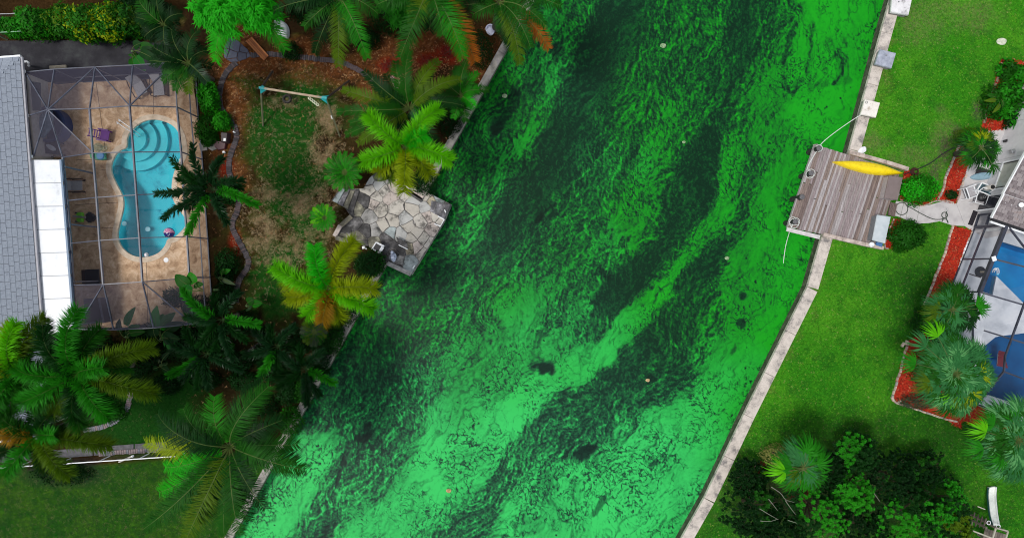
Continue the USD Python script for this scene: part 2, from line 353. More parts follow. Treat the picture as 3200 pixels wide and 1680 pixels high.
F = np.vstack([np.stack([ii, ii + nc, ii + nc + 1], 1), np.stack([ii, ii + nc + 1, ii + 1], 1)])
canal_m = usdkit.material(stage, M('canal_algae'), {
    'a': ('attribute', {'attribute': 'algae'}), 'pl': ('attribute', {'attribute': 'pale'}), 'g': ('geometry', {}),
    'n': ('noise_texture', {'scale': 14.0, 'detail': 4.0, 'roughness': 0.7}), 'ns': ('map_range', {'from_min': 0.25, 'from_max': 0.75, 'to_min': -0.06, 'to_max': 0.06}),
    'ad': ('math', {'math_type': 'add', 'use_clamp': True}),
    'r1': ('rgb_ramp', {'ramp': [(0, (0.002, 0.010, 0.005)), (0.15, (0.003, 0.024, 0.010)), (0.30, (0.004, 0.048, 0.013)), (0.45, (0.005, 0.080, 0.013)), (0.65, (0.006, 0.155, 0.012)), (0.85, (0.007, 0.240, 0.011)), (1, (0.009, 0.305, 0.011))]}),
    'r2': ('rgb_ramp', {'ramp': [(0, (0.003, 0.011, 0.009)), (0.15, (0.005, 0.030, 0.017)), (0.30, (0.008, 0.062, 0.028)), (0.45, (0.011, 0.105, 0.036)), (0.65, (0.014, 0.205, 0.050)), (0.85, (0.025, 0.37, 0.082)), (1, (0.034, 0.50, 0.105))]}),  # mint ramp: haze and sky reflection put into the algae colour
    'mx': ('mix', {}),
    'rr': ('map_range', {'from_min': 0.1, 'from_max': 0.7, 'to_min': 0.42, 'to_max': 0.48, 'clamp': True}),
    'b': ('bump', {'strength': 0.35, 'distance': 0.015}),
    'p': ('principled_bsdf', {'ior': 1.33, 'specular_ior_level': 0.16})},
    [('g.position', 'n.vector'), ('n.fac', 'ns.value'), ('a.fac', 'ad.value1'), ('ns.result', 'ad.value2'), ('ad.value', 'r1.fac'), ('ad.value', 'r2.fac'),
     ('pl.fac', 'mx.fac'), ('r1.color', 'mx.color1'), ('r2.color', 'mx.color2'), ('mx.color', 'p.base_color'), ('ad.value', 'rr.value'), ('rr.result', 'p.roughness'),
     ('ad.value', 'b.height'), ('b.normal', 'p.normal')], surface='p.BSDF')
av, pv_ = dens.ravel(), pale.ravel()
# the canal goes on beyond the frame, both ways
n0 = len(V); ext = []
for y0, y1, row in ((-40, -6000, 0), (gy[-1], 7700, nr - 1)):
    for yy in (y0, y1):
        for xx_ in (LW(yy) - 300, RW(yy) + 300 if abs(yy) < 2500 else LW(yy) + 1700):
            q = P(xx_, yy, WZ + 0.006); ext.append(q)
V = np.vstack([V, ext]); F = np.vstack([F, [[n0, n0 + 1, n0 + 3], [n0, n0 + 3, n0 + 2], [n0 + 4, n0 + 6, n0 + 7], [n0 + 4, n0 + 7, n0 + 5]]])
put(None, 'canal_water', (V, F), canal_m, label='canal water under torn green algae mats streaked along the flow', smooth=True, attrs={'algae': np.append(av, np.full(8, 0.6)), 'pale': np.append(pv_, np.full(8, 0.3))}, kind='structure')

# ------------------------------------------------------------------ the two banks
def blobs(px, py, lst, soft=0.35):
    out = np.zeros(px.shape)
    for x, y, rx, ry in lst:
        q = np.hypot((px - x) / rx, (py - y) / ry); out = np.maximum(out, np.clip((1 + soft - q) / (2 * soft), 0, 1))
    return out

def lerp(a, b, t): return a + (np.asarray(b) - a) * t[..., None]

land_m = usdkit.material(stage, M('yard_ground'), {
    'a': ('attribute', {'attribute': 'ground_colour'}), 'g': ('geometry', {}),
    'n': ('noise_texture', {'scale': 7.0, 'detail': 8.0, 'roughness': 0.75}), 'mr': ('map_range', {'from_min': 0.3, 'from_max': 0.7, 'to_min': 0.45, 'to_max': 1.55, 'clamp': True}),
    'm': ('vector_math', {'math_type': 'scale'}), 'bn': ('noise_texture', {'scale': 18.0, 'detail': 5.0, 'roughness': 0.7}),
    'b': ('bump', {'strength': 0.7, 'distance': 0.05}), 'p': ('principled_bsdf', {'roughness': 0.95, 'specular_ior_level': 0.0})},
    [('g.position', 'n.vector'), ('n.fac', 'mr.value'), ('a.color', 'm.vector1'), ('mr.result', 'm.scale'), ('m.vector', 'p.base_color'),
     ('g.position', 'bn.vector'), ('bn.fac', 'b.height'), ('b.normal', 'p.normal')], surface='p.BSDF')

def rows_grid(ys, edge, inward, sign):
    """Sheet whose one edge follows edge(y) and which reaches far inland. Pixel rows ys, pixel offsets inward."""
    XX = np.array([[edge(y) + sign * o for o in inward] for y in ys]); YY = np.repeat(np.asarray(ys, float)[:, None], len(inward), 1)
    V = np.stack([(XX - 1600) * S, (840 - YY) * S, np.zeros(XX.shape)], -1)
    r, c = XX.shape; i = (np.arange(r - 1)[:, None] * c + np.arange(c - 1)).ravel()
    F = np.vstack([np.stack([i, i + c, i + c + 1], 1), np.stack([i, i + c + 1, i + 1], 1)])
    if sign < 0: F = F[:, ::-1]
    return XX, YY, V, F
ys = np.r_[-9000, -3000, -1000, -300, np.arange(-60, 1745, 5.5), 2000, 3000, 5000, 10000]
# left bank: soil, mulch and litter with worn lawn
XX, YY, V, F = rows_grid(ys, lambda y: LW(y) - 6, np.r_[np.arange(0, 1640, 5.5), 1900, 2600, 5000, 12000], -1)
n1, n2, n3 = fbm2(XX, YY, 90, 4, 41), fbm2(XX, YY, 22, 3, 42), fbm2(XX, YY, 9, 2, 43)
col = np.empty(XX.shape + (3,)); col[:] = (0.020, 0.012, 0.006)
col = lerp(col, (0.045, 0.024, 0.009), np.clip(n1 * 3 - 1.1, 0, 1))
yard = blobs(XX, YY, [(880, 420, 190, 220), (900, 700, 200, 230), (850, 1000, 120, 160), (1000, 320, 160, 150), (940, 860, 140, 200)], 0.45)
lawn = blobs(XX, YY, [(905, 440, 110, 130), (930, 570, 95, 90), (860, 390, 80, 80), (950, 320, 90, 70), (890, 640, 70, 55), (880, 800, 60, 45), (950, 250, 60, 40), (850, 900, 80, 110), (780, 250, 60, 35), (965, 700, 60, 60)], 0.5)
g = np.clip(lawn * 1.25 + .25 * yard - 2.6 * np.abs(n1 - 0.5) - 0.30 + 2.0 * (n2 - 0.42), 0, 1)
col = lerp(col, (0.060, 0.042, 0.012), yard * np.clip(n2 * 2.4 - 0.6, 0, 1))
col = lerp(col, (0.011, 0.070, 0.008), np.clip(g + 0.35 * yard * np.clip(n1 * 3 - 1.4, 0, 1), 0, 1))
tan = blobs(XX, YY, [(1060, 560, 40, 70), (1010, 470, 60, 70), (930, 640, 60, 50), (880, 770, 130, 60), (1000, 620, 50, 60), (830, 700, 60, 50), (890, 320, 50, 25), (700, 660, 60, 40), (830, 610, 50, 40), (1020, 380, 40, 60), (1010, 720, 60, 50)], 0.6)
col = lerp(col, (0.30, 0.20, 0.12), np.clip(tan * 1.1 + 2.4 * (n2 - 0.62) + 1.2 * (n3 - 0.5) - 0.55, 0, 1) * 0.9)
lit = blobs(XX, YY, [(790, 205, 130, 50), (720, 330, 55, 120), (1010, 215, 150, 45), (1210, 190, 110, 70), (1330, 150, 60, 60), (740, 120, 60, 60), (960, 160, 90, 40), (1150, 300, 40, 60), (700, 440, 45, 90), (1500, 200, 60, 90), (740, 560, 40, 60)], 0.5)
col = lerp(col, (0.125, 0.040, 0.013), np.clip(lit * 1.3 - 0.3 + 1.6 * (n2 - 0.5), 0, 1) * 0.85)
col = lerp(col, (0.40, 0.20, 0.08), np.clip(lit - 0.2, 0, 1) * np.clip((n3 - 0.62) * 6, 0, 1))
redb = blobs(XX, YY, [(1400, 170, 45, 30), (1345, 190, 40, 25), (1245, 535, 30, 22), (735, 760, 20, 40), (700, 520, 30, 30), (1210, 205, 30, 25)], 0.4)
col = lerp(col, (0.20, 0.016, 0.008), redb * 0.8)
col = lerp(col, (0.010, 0.012, 0.004), blobs(XX, YY, [(560, 1040, 240, 140), (700, 1120, 240, 130), (900, 1150, 160, 140), (300, 1180, 240, 120), (800, 1330, 160, 110)], 0.6) * 0.75)  # soil darkened under the palms, their shade put into its colour
low = blobs(XX, YY, [(450, 1300, 190, 120), (330, 1240, 120, 90), (560, 1200, 90, 60)], 0.4)
col = lerp(col, (0.010, 0.055, 0.007), np.clip(low * 1.3 - 0.2 + 0.7 * (n1 - 0.5), 0, 1))
south = np.clip((YY - (1462 - 0.075 * (XX - 100))) / 14, 0, 1) * np.clip((1150 - XX) / 100, 0, 1)
sc = lerp(np.broadcast_to(np.array([0.026, 0.105, 0.008]), col.shape), (0.050, 0.130, 0.010), np.clip(n1 * 3 - 1, 0, 1)); sc = lerp(sc, (0.012, 0.075, 0.007), np.clip(n2 * 3 - 1.3, 0, 1))
col = lerp(col, sc, south)
col = lerp(col, (0.020, 0.024, 0.022), blobs(XX, YY, [(200, 1480, 130, 40)], 0.3) * 0.9)
def cut(V, F, polys):
    """Leaves the sheet open where a pool is sunk into it."""
    v = V.reshape(-1, 3); ins = np.zeros(len(v), bool)
    for g_ in polys:
        x0, y0, x1, y1 = g_.bounds; k_ = np.nonzero((v[:, 0] > x0) & (v[:, 0] < x1) & (v[:, 1] > y0) & (v[:, 1] < y1))[0]
        ins[[j for j in k_ if g_.contains(Point(v[j, :2]))]] = True
    return F[~ins[F].any(1)]
POOLS = [Polygon([P(*q)[:2] for q in l]).buffer(b) for l, b in (([(396, 460), (399, 430), (414, 405), (447, 381), (485, 374), (526, 385), (553, 406), (567, 440), (570, 478), (557, 509), (545, 540), (538, 577), (541, 620), (560, 655), (578, 680), (580, 706), (551, 737), (526, 747), (516, 768), (497, 789), (468, 801), (439, 803), (410, 795), (385, 776), (371, 751), (369, 726), (378, 685), (387, 644), (383, 611), (364, 573), (350, 540), (350, 511), (364, 482), (381, 468)], 0.08),
         ([(3124, 753), (3300, 808), (3300, 1010), (3196, 945), (3113, 862), (3101, 921), (3066, 910), (3092, 840)], 0.1), ([(3110, 1052), (3150, 1046), (3200, 1040), (3300, 1032), (3300, 1316), (3181, 1263), (3078, 1230), (3046, 1150), (3070, 1085)], 0.1))]
F = cut(V, F, POOLS[:1])
left_lawn_grass = (g * (yard > 0.1)).ravel(), (low * 0.8).ravel(), south.ravel(), V.reshape(-1, 3).copy(), col.reshape(-1, 3).copy(), XX.ravel(), YY.ravel()
put(None, 'ground_left_bank', (V.reshape(-1, 3), F), land_m, label='dark soil with tree shade in its colour and worn lawn of the left bank', attrs={'ground_colour': col.reshape(-1, 3)}, kind='structure')
# right bank: lawn
XR, YR, V, F = rows_grid(ys, lambda y: RW(y) + 6, np.r_[np.arange(0, 1120, 5.5), 1500, 2500, 5000, 12000], 1)
n1, n2, n3 = fbm2(XR, YR, 110, 4, 51), fbm2(XR, YR, 26, 3, 52), fbm2(XR, YR, 10, 2, 53)
col = np.empty(XR.shape + (3,)); col[:] = (0.028, 0.175, 0.008)
col = lerp(col, (0.060, 0.235, 0.012), np.clip(n1 * 3.2 - 1.2, 0, 1)); col = lerp(col, (0.012, 0.095, 0.008), np.clip(n2 * 3 - 1.35, 0, 1) * 0.75)
edge = np.clip(1 - (XR - RW(YR)) / 90, 0, 1)
col = lerp(col, (0.16, 0.20, 0.040), np.clip(edge * 1.1 - 0.35 + 1.6 * (n2 - 0.5), 0, 1) * 0.7)
worn = blobs(XR, YR, [(2850, 500, 90, 45), (2950, 430, 40, 90), (2700, 440, 60, 50), (2880, 60, 90, 80), (3000, 40, 120, 60)], 0.6)
col = lerp(col, (0.13, 0.17, 0.05), np.clip(worn + 1.5 * (n2 - 0.55), 0, 1) * np.clip(worn * 2, 0, 1) * 0.6)
dim = blobs(XR, YR, [(2880, 980, 100, 190), (2960, 1360, 160, 130), (2700, 1350, 260, 60), (2660, 1600, 420, 220), (2860, 870, 80, 60)], 0.7)  # shade of palms, bush and thicket put into the lawn colour
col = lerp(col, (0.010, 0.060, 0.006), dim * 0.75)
bare = blobs(XR, YR, [(2950, 470, 26, 60), (2920, 540, 20, 50), (3060, 340, 26, 40), (2990, 420, 22, 30), (2560, 1540, 300, 160), (2880, 1080, 26, 60)], 0.5)
col = lerp(col, (0.085, 0.070, 0.050), np.clip(bare + 1.4 * (n3 - 0.6), 0, 1) * bare * 0.8)
F = cut(V, F, POOLS[1:])
right_grass = V.reshape(-1, 3).copy(), col.reshape(-1, 3).copy(), XR.ravel(), YR.ravel(), bare.ravel()
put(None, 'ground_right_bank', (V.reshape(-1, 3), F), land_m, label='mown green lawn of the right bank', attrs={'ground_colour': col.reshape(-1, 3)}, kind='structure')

# ------------------------------------------------------------------ seawalls
wall_l = surf('seawall_concrete_old', [(0, (0.10, 0.10, 0.095)), (0.45, (0.30, 0.28, 0.25)), (0.75, (0.40, 0.37, 0.33)), (1, (0.30, 0.27, 0.30))], scale=1.6, bump=0.5, bscale=14, rough=0.9)
wall_r = surf('seawall_concrete_pale', [(0, (0.16, 0.15, 0.15)), (0.4, (0.50, 0.45, 0.40)), (0.75, (0.62, 0.56, 0.50)), (1, (0.52, 0.44, 0.42))], scale=1.5, bump=0.6, bscale=16, rough=0.9, detail=9, nrough=.76, lo=.36, hi=.66)
face_m = surf('seawall_face', [(0, (0.02, 0.03, 0.015)), (0.6, (0.07, 0.075, 0.05)), (1, (0.14, 0.13, 0.10))], scale=3.0, bump=0.6, bscale=9, rough=0.8)

def seawall(name, label, rows, edge, sign, capw, mat):
    """Cap cast in lengths (parts) on a sheet-pile face."""
    w = thing(name, label, 'seawall', P(edge(840), 840))
    e = np.array([P(edge(y), y)[:2] for y in rows])
    for a, b in zip(e[:-1], e[1:]):
        t = (b - a) / np.linalg.norm(b - a); nrm = np.array([t[1], -t[0]]); nrm = nrm if nrm[0] * sign > 0 else -nrm
        a2, b2 = a + t * 0.008, b - t * 0.008
        put(w, 'cap_length', slab([a2, b2, b2 + nrm * capw, a2 + nrm * capw], -0.16, 0.085, 0.018), mat)
        f0, f1 = a + nrm * 0.05, b + nrm * 0.05
        put(w, 'wall_panel', slab([f0, f1, f1 + nrm * 0.2, f0 + nrm * 0.2], -2.2, -0.163), face_m)
    return w
seawall('seawall', 'weathered grey concrete seawall along the left bank, partly under shrubs', np.r_[-1500, -600, np.arange(-150, 1850, 160), 2600], LW, -1, 0.40, wall_l)
seawall('seawall', 'pale concrete seawall with a wide cap along the right lawn', np.r_[-700, -60, 100, 261, 466, 603, 740, 895, 1031, 1162, 1292, 1422, 1553, 1680, 2400], RW, 1, 0.62, wall_r)
# ================================================================== left property: pool terrace, house, screen cage
def seg_joint(a, b, w, z0, z1): return bar(np.r_[P(*a)[:2], (z0 + z1) / 2], np.r_[P(*b)[:2], (z0 + z1) / 2], w, z1 - z0)
deck_m = surf('terrace_concrete', [(0, (0.20, 0.11, 0.06)), (0.3, (0.46, 0.29, 0.17)), (0.6, (0.64, 0.44, 0.28)), (0.8, (0.76, 0.57, 0.40)), (1, (0.58, 0.43, 0.33))], scale=2.2, detail=9, nrough=0.72, bump=0.5, bscale=25, rough=0.85, dist=0.6)
coping_m = surf('coping_stone', [(0, (0.46, 0.36, 0.26)), (0.6, (0.66, 0.54, 0.41)), (1, (0.72, 0.62, 0.5))], scale=3, bump=0.2, rough=0.7)
pave_m = surf('driveway_asphalt', [(0, (0.012, 0.012, 0.016)), (0.5, (0.028, 0.027, 0.034)), (1, (0.055, 0.06, 0.062))], scale=1.1, bump=0.5, bscale=40, rough=0.9)
poolwall_m = surf('pool_plaster', [(0, (0.05, 0.48, 0.56)), (0.5, (0.07, 0.58, 0.64)), (1, (0.09, 0.64, 0.68))], scale=0.8, rough=0.6)
poolstain_m = usdkit.material(stage, M('pool_floor_plaster'), {
    'g': ('geometry', {}), 'n': ('noise_texture', {'scale': 0.9, 'detail': 7.0, 'roughness': 0.68, 'distortion': 0.4}), 'r': ('rgb_ramp', {'ramp': [(0.27, (0.01, 0.14, 0.24)), (0.36, (0.03, 0.38, 0.48)), (0.44, (0.04, 0.52, 0.60)), (0.7, (0.06, 0.60, 0.66))]}),
    'p': ('principled_bsdf', {'roughness': 0.7})}, [('g.position', 'n.vector'), ('n.fac', 'r.fac'), ('r.color', 'p.base_color')], surface='p.BSDF')
poolwater_m = usdkit.material(stage, M('pool_water'), {'t': ('transparent_bsdf', {'color': (0.90, 0.98, 0.99)}), 'gl': ('glossy_bsdf', {'color': (0.9, 0.9, 0.9), 'roughness': 0.03}), 'f': ('fresnel', {'IOR': 1.33}), 'm': ('mix_closure', {}), 'v': ('absorption_volume', {'color': (0.20, 0.80, 0.90), 'density': 0.17}),
    'g': ('geometry', {}), 'n': ('noise_texture', {'scale': 3.0, 'detail': 2.0}), 'b': ('bump', {'strength': .12, 'distance': .03})},
    [('f.fac', 'm.fac'), ('t.BSDF', 'm.closure1'), ('gl.BSDF', 'm.closure2'), ('g.position', 'n.vector'), ('n.fac', 'b.height'), ('b.normal', 'gl.normal')], surface='m.closure', volume='v.volume')
white_m = plain('white_paint', (0.80, 0.82, 0.84), 0.4)
cage_m = surf('bronze_aluminium', [(0, (0.04, 0.045, 0.065)), (1, (0.11, 0.12, 0.165))], scale=2, rough=0.4, spec=0.5)
metal_m = plain('dull_metal', (0.35, 0.36, 0.37), 0.35, metallic=0.6)
black_m = plain('black_plastic', (0.012, 0.012, 0.014), 0.5)
darkbrown_m = surf('dark_brown_wood', [(0, (0.015, 0.008, 0.005)), (1, (0.05, 0.025, 0.015))], scale=9, stretch=(1, 6, 1))
fabric_m = surf('grey_sling_fabric', [(0, (0.30, 0.29, 0.31)), (1, (0.44, 0.43, 0.45))], scale=20, rough=0.9)

inner = [(396, 460), (399, 430), (414, 405), (447, 381), (485, 374), (526, 385), (553, 406), (567, 440), (570, 478), (557, 509), (545, 540), (538, 577), (541, 620), (560, 655), (578, 680), (580, 706), (551, 737), (526, 747), (516, 768), (497, 789), (468, 801), (439, 803), (410, 795), (385, 776), (371, 751), (369, 726), (378, 685), (387, 644), (383, 611), (364, 573), (350, 540), (350, 511), (364, 482), (381, 468)]
inner = spline([P(*q)[:2] for q in inner], 140, True)
pin = Polygon(inner).buffer(0)
coping_o = pin.buffer(0.29)
terr = Polygon([P(*q)[:2] for q in [(70, 262), (300, 252), (600, 240), (612, 316), (624, 428), (640, 600), (648, 743), (656, 850), (668, 1000), (620, 1022), (294, 1022), (150, 1030), (110, 700)]])
d = put(None, 'pool_terrace', extrude(terr.difference(coping_o), -0.3, 0.03), deck_m, label='mottled tan concrete terrace round the left pool', kind='structure')
for a, b in [((302, 262), (330, 470)), ((480, 255), (480, 372)), ((318, 530), (345, 531)), ((318, 712), (366, 711)), ((459, 820), (463, 1010)), ((240, 500), (310, 500)), ((235, 640), (384, 632)), ((462, 880), (648, 862))]:
    put(d, 'expansion_joint', seg_joint(a, b, 0.022, 0.0305, 0.034), darkbrown_m)
put(None, 'driveway', extrude([P(*q) for q in [(-260, 130), (0, 128), (200, 126), (420, 128), (560, 140), (590, 239), (300, 250), (66, 260), (-260, 262)]], -0.3, 0.012), pave_m, label='dark concrete drive beside the hedge', kind='structure')

pool = thing('swimming_pool', 'kidney-shaped turquoise swimming pool with beige coping under the left screen cage', 'swimming pool', P(460, 600))
put(pool, 'coping', extrude(coping_o.difference(pin), -0.15, 0.055), coping_m)
n = len(inner); zw = -1.35
north, south_ = inner[:, 1].max(), inner[:, 1].min()
def depth(y): return -1.05 - 1.0 * np.clip((north - 2.2 - y) / (north - south_ - 4.0), 0, 1)
put(pool, 'basin_wall', ring_loft([np.column_stack([inner, np.full(n, -0.12)]), np.column_stack([inner, depth(inner[:, 1]) - .02])][::-1], False, False), poolwall_m)
fg = [q for q in np.stack(np.meshgrid(np.arange(inner[:, 0].min(), inner[:, 0].max(), .4), np.arange(south_, north, .4)), -1).reshape(-1, 2) if pin.contains(Point(q))]
bd = np.vstack([inner, np.array(fg)]); from scipy.spatial import Delaunay
tri = Delaunay(bd).simplices; tri = np.array([t_ for t_ in tri if pin.buffer(.03).contains(Point(bd[t_].mean(0)))])
bd3 = np.column_stack([bd, depth(bd[:, 1])]); cr = np.cross(bd3[tri[:, 1]] - bd3[tri[:, 0]], bd3[tri[:, 2]] - bd3[tri[:, 0]])[:, 2]; tri[cr < 0] = tri[cr < 0][:, ::-1]
put(pool, 'basin_floor', (bd3, tri), poolstain_m)
sc = P(408, 432)[:2]
for r, z in ((0.72, -0.28), (1.22, -0.52), (1.72, -0.78)):
    put(pool, 'entry_step', extrude(Point(sc).buffer(r, 24).intersection(pin.buffer(-0.004)), zw, z), poolwall_m)
put(pool, 'water', extrude(pin.buffer(-.002), -2.3, -.10), poolwater_m)
put(pool, 'main_drain', disc(P(462, 716, -1.75), 0.14, -1.8, -1.72), white_m)
put(pool, 'skimmer_lid', disc(P(520, 812), 0.14, 0.03, 0.045, 20, 0.006), white_m)
hr = [P(365, 375, 0.75), P(385, 390, 0.80), P(420, 413, 0.55), P(437, 425, -0.25)]
hand = thing('pool_handrail', 'slim white handrail leading into the steps of the kidney pool', 'handrail', P(385, 392))
for k in (-0.09, 0.09):
    off = np.array([0.6, 0.8, 0]) * k
    put(hand, 'rail', tube(spline([P(372, 381, 0.03) + off, P(368, 377, 0.7) + off, P(385, 390, 0.82) + off, P(415, 410, 0.6) + off, P(437, 425, -0.3) + off], 18), 0.022, 6), white_m)
    put(hand, 'anchor_plate', disc(P(372, 381) + off, 0.06, 0.03, 0.045, 12), white_m)

# beach ball and the two floats
def panel_ball(name, label, c, r, mats, cat_):
    t = thing(name, label, cat_, c)
    s = trimesh.creation.icosphere(3, r); v = s.vertices; ang = np.arctan2(v[:, 1], v[:, 0] + 1e-9); fm = ang[s.faces].copy()
    cen = s.triangles_center; sect = ((np.arctan2(cen[:, 1], cen[:, 2]) / (2 * np.pi) * 6) % 6).astype(int)
    for k in range(6):
        f = s.faces[sect == k]; u, inv = np.unique(f, return_inverse=True)
        put(t, 'panel', (v[u] + c, inv.reshape(-1, 3)), mats[k % len(mats)], smooth=True)
    return t, v
navy_m = plain('navy_vinyl', (0.015, 0.012, 0.16), 0.3); pink_m = plain('pink_vinyl', (0.75, 0.28, 0.48), 0.3)
bc = P(529, 727, 0.08)
t, v = panel_ball('beach_ball', 'pink and navy beach ball with pale dots floating in the kidney pool', bc, 0.29, [pink_m, navy_m, pink_m, pink_m, navy_m, navy_m], 'ball')
rng = np.random.default_rng(3)
for k in range(16):
    a, e = rng.uniform(0, 6.28), rng.uniform(0.2, 1.5); q = np.array([math.cos(a) * math.cos(e), math.sin(a) * math.cos(e), math.sin(e)])
    u1 = np.cross(q, [0.3, 0.5, 0.81]); u1 /= np.linalg.norm(u1); u2 = np.cross(q, u1); an = np.arange(8) * np.pi / 4
    put(t, 'dot', ring_loft([bc + q * (0.285 + d) + 0.028 * (np.cos(an)[:, None] * u1 + np.sin(an)[:, None] * u2) for d in (0, 0.01)]), white_m)
fl = thing('chlorine_floater', 'grey-white chlorine floater drifting at the south end of the kidney pool', 'pool float', P(458, 796, -0.1))
put(fl, 'float_ring', disc(P(458, 796, -0.1), 0.13, -0.13, -0.05, 16, 0.02), plain('grey_plastic', (0.42, 0.45, 0.48)))
put(fl, 'cap', disc(P(458, 796, -0.1), 0.07, -0.05, 0.02, 14, 0.015), white_m)

# ---- house with shingled hip roof
hm = surf('house_stucco', [(0, (0.35, 0.33, 0.30)), (1, (0.5, 0.47, 0.43))], scale=4, bump=0.2, bscale=40)
under_m = surf('roof_felt', [(0, (0.06, 0.065, 0.08)), (1, (0.11, 0.12, 0.14))], scale=5, rough=0.95)
shing_l = surf('grey_shingle', [(0, (0.22, 0.25, 0.30)), (0.5, (0.32, 0.36, 0.42)), (1, (0.41, 0.45, 0.51))], scale=9, rough=0.9, per='island', bump=0.5, bscale=60)
ZE, PIT = 2.95, 0.36
A = P(62, 178, ZE); B = P(152, 1364, ZE)
ue = (B - A) / np.linalg.norm(B - A); ve = np.array([ue[1], -ue[0], 0]); ve = ve if ve[0] < 0 else -ve     # along the eave (down the picture), inland up the slope
W = 13.0; L = np.linalg.norm(B - A)
up = lambda s, r: A + ue * s + ve * r + np.array([0, 0, PIT * r])
house = thing('house', 'house with grey shingled hip roof at the left edge beside the kidney pool', 'house', A * [1, 1, 0] + ve * 6)
w0 = [A + ue * 0.5 + ve * 0.5, B - ue * 0.5 + ve * 0.5, B - ue * 0.5 + ve * (W - 0.5), A + ue * 0.5 + ve * (W - 0.5)]
put(house, 'wall', slab(w0, -0.2, ZE - 0.12), hm)
R0, R1 = up(W / 2, W / 2), up(L - W / 2, W / 2); C, D = A + ve * W, B + ve * W
put(house, 'roof', (np.array([A, B, R1, R0, C, D, A - [0, 0, .1], B - [0, 0, .1], D - [0, 0, .1], C - [0, 0, .1]]), np.array([[0, 1, 2], [0, 2, 3], [4, 3, 2], [4, 2, 5], [0, 3, 4], [1, 5, 2], [6, 9, 8], [6, 8, 7]])), under_m)
for a, b in ((A, B), (A, C), (B, D)):
    o = (ve * -0.06 if a is A and b is B else (ue * (-0.06 if a is A else 0.06)))
    put(house, 'gutter', bar(a + o + [0, 0, -0.07], b + o + [0, 0, -0.07], 0.11, 0.12), plain('gutter_grey_paint', (0.33, 0.33, 0.36)) if a is A and b is B else white_m)
rng = np.random.default_rng(11)
# individual shingles of the visible slope
def tab(origin, es, er, nrm, s0, s1, r0, r1, th=0.012, lift=0.014):
    q = [origin + es * s0 + er * r0, origin + es * s1 + er * r0, origin + es * s1 + er * r1, origin + es * s0 + er * r1]
    lo = [q[0] + nrm * 0.003, q[1] + nrm * 0.003, q[2] + nrm * 0.001, q[3] + nrm * 0.001]
    hi = [q[0] + nrm * (th + lift), q[1] + nrm * (th + lift), q[2] + nrm * th, q[3] + nrm * th]
    return ring_loft([np.array(lo), np.array(hi)])
es, er = ue, (ve + np.array([0, 0, PIT])) / math.hypot(1, PIT); nn = np.cross(er, es); nn = nn if nn[2] > 0 else -nn
tabs = []
row = 0.235
for i in range(14):
    s, off = -0.25 * (i % 2) + 0.02, 0
    while s < L:
        ln = rng.uniform(0.36, 0.54); r0 = i * row
        a, b = max(s, r0 / math.hypot(1, PIT) + 0.05), min(s + ln - 0.022, L - r0 / math.hypot(1, PIT) - 0.05)
        if b > a + 0.08: tabs.append((i * 1.0 + rng.random() * 0.1, (a, b, r0, r0 + row - 0.014 + 0.03)))
        s += ln
vis = [t for t in tabs if 0 < (t[1][0]) < L * 0.72]; vis.sort(key=lambda t: t[0]); chosen = vis[:300]; cs = {id(t) for t in chosen}
roofn = Node(house.path + '/roof', house.loc)
for t in chosen: put(roofn, 'shingle', tab(A, es, er, nn, *t[1]), shing_l)
put(roofn, 'shingle_courses', cat([tab(A, es, er, nn, *t[1]) for t in tabs if id(t) not in cs]), shing_l, kind='stuff')
# north hip slope
es2 = ve; er2 = (ue + np.array([0, 0, PIT])) / math.hypot(1, PIT); nn2 = np.cross(es2, er2); nn2 = nn2 if nn2[2] > 0 else -nn2
t2 = []
for i in range(9):
    s = 0.0
    while s < 5:
        ln = rng.uniform(0.36, 0.54); a = max(s, i * row / math.hypot(1, PIT) + 0.05)
        if s + ln - 0.02 > a + 0.08: t2.append(tab(A, es2, er2, nn2, a, s + ln - 0.02, i * row, i * row + row + 0.016))
        s += ln
put(roofn, 'hip_slope_courses', cat(t2), shing_l, kind='stuff')

# ---- flat white aluminium roof over the back porch
pr = thing('porch_roof', 'flat white panelled aluminium porch roof between house and screen cage', 'porch roof', P(160, 770))
alu_m = surf('white_aluminium', [(0, (0.52, 0.55, 0.58)), (0.3, (0.68, 0.71, 0.75)), (0.7, (0.75, 0.78, 0.82)), (1, (0.78, 0.80, 0.83))], scale=1.1, detail=9, nrough=.7, rough=0.35, spec=0.5)
zp = 2.75
Lp = [(93, 499), (98, 573), (103, 645), (108, 718), (114, 791), (120, 863), (125, 934), (131, 1006), (136, 1044)]
Rp = [(190, 499), (195, 571), (200, 644), (205, 716), (211, 788), (216, 860), (222, 931), (227, 1003), (232, 1030)]
for k in range(8):
    a, b, c, d_ = P(*Lp[k], zp), P(*Rp[k], zp), P(*Rp[k + 1], zp), P(*Lp[k + 1], zp); e = (d_ - a) / np.linalg.norm(d_ - a) * 0.012
    put(pr, 'roof_panel', slab([a + e, b + e, c - e, d_ - e], zp - 0.08, zp + 0.012 * (k % 2), 0.008), alu_m)
    put(pr, 'seam', bar(d_ + [0, 0, .012], c + [0, 0, .012], 0.03, 0.03), plain('seam_grey', (0.25, 0.27, 0.3)) if k == 0 else UsdShade.Material.Get(stage, M('seam_grey')))  # grey strip along each panel joint
bolts = [disc(P(*q, zp), 0.02, zp, zp + 0.03, 6) for q in [(np.interp(y, [499, 1030], [188, 229]), y) for y in np.arange(503, 1028, 9.0)] + [(np.interp(y, [499, 1040], [95, 138]), y) for y in np.arange(505, 1030, 12.0)]]
put(pr, 'bolt_heads', cat(bolts), metal_m, kind='stuff')
for y, dx in ((573, 0), (645, 0), (716, 0), (788, 0), (860, 0)):
    put(pr, 'drip_bracket', box(P(np.interp(y, [499, 1030], [191, 233]), y, zp) + [0, 0, 0.02], (0.13, 0.16, 0.05), 0.08, 0.01), black_m)
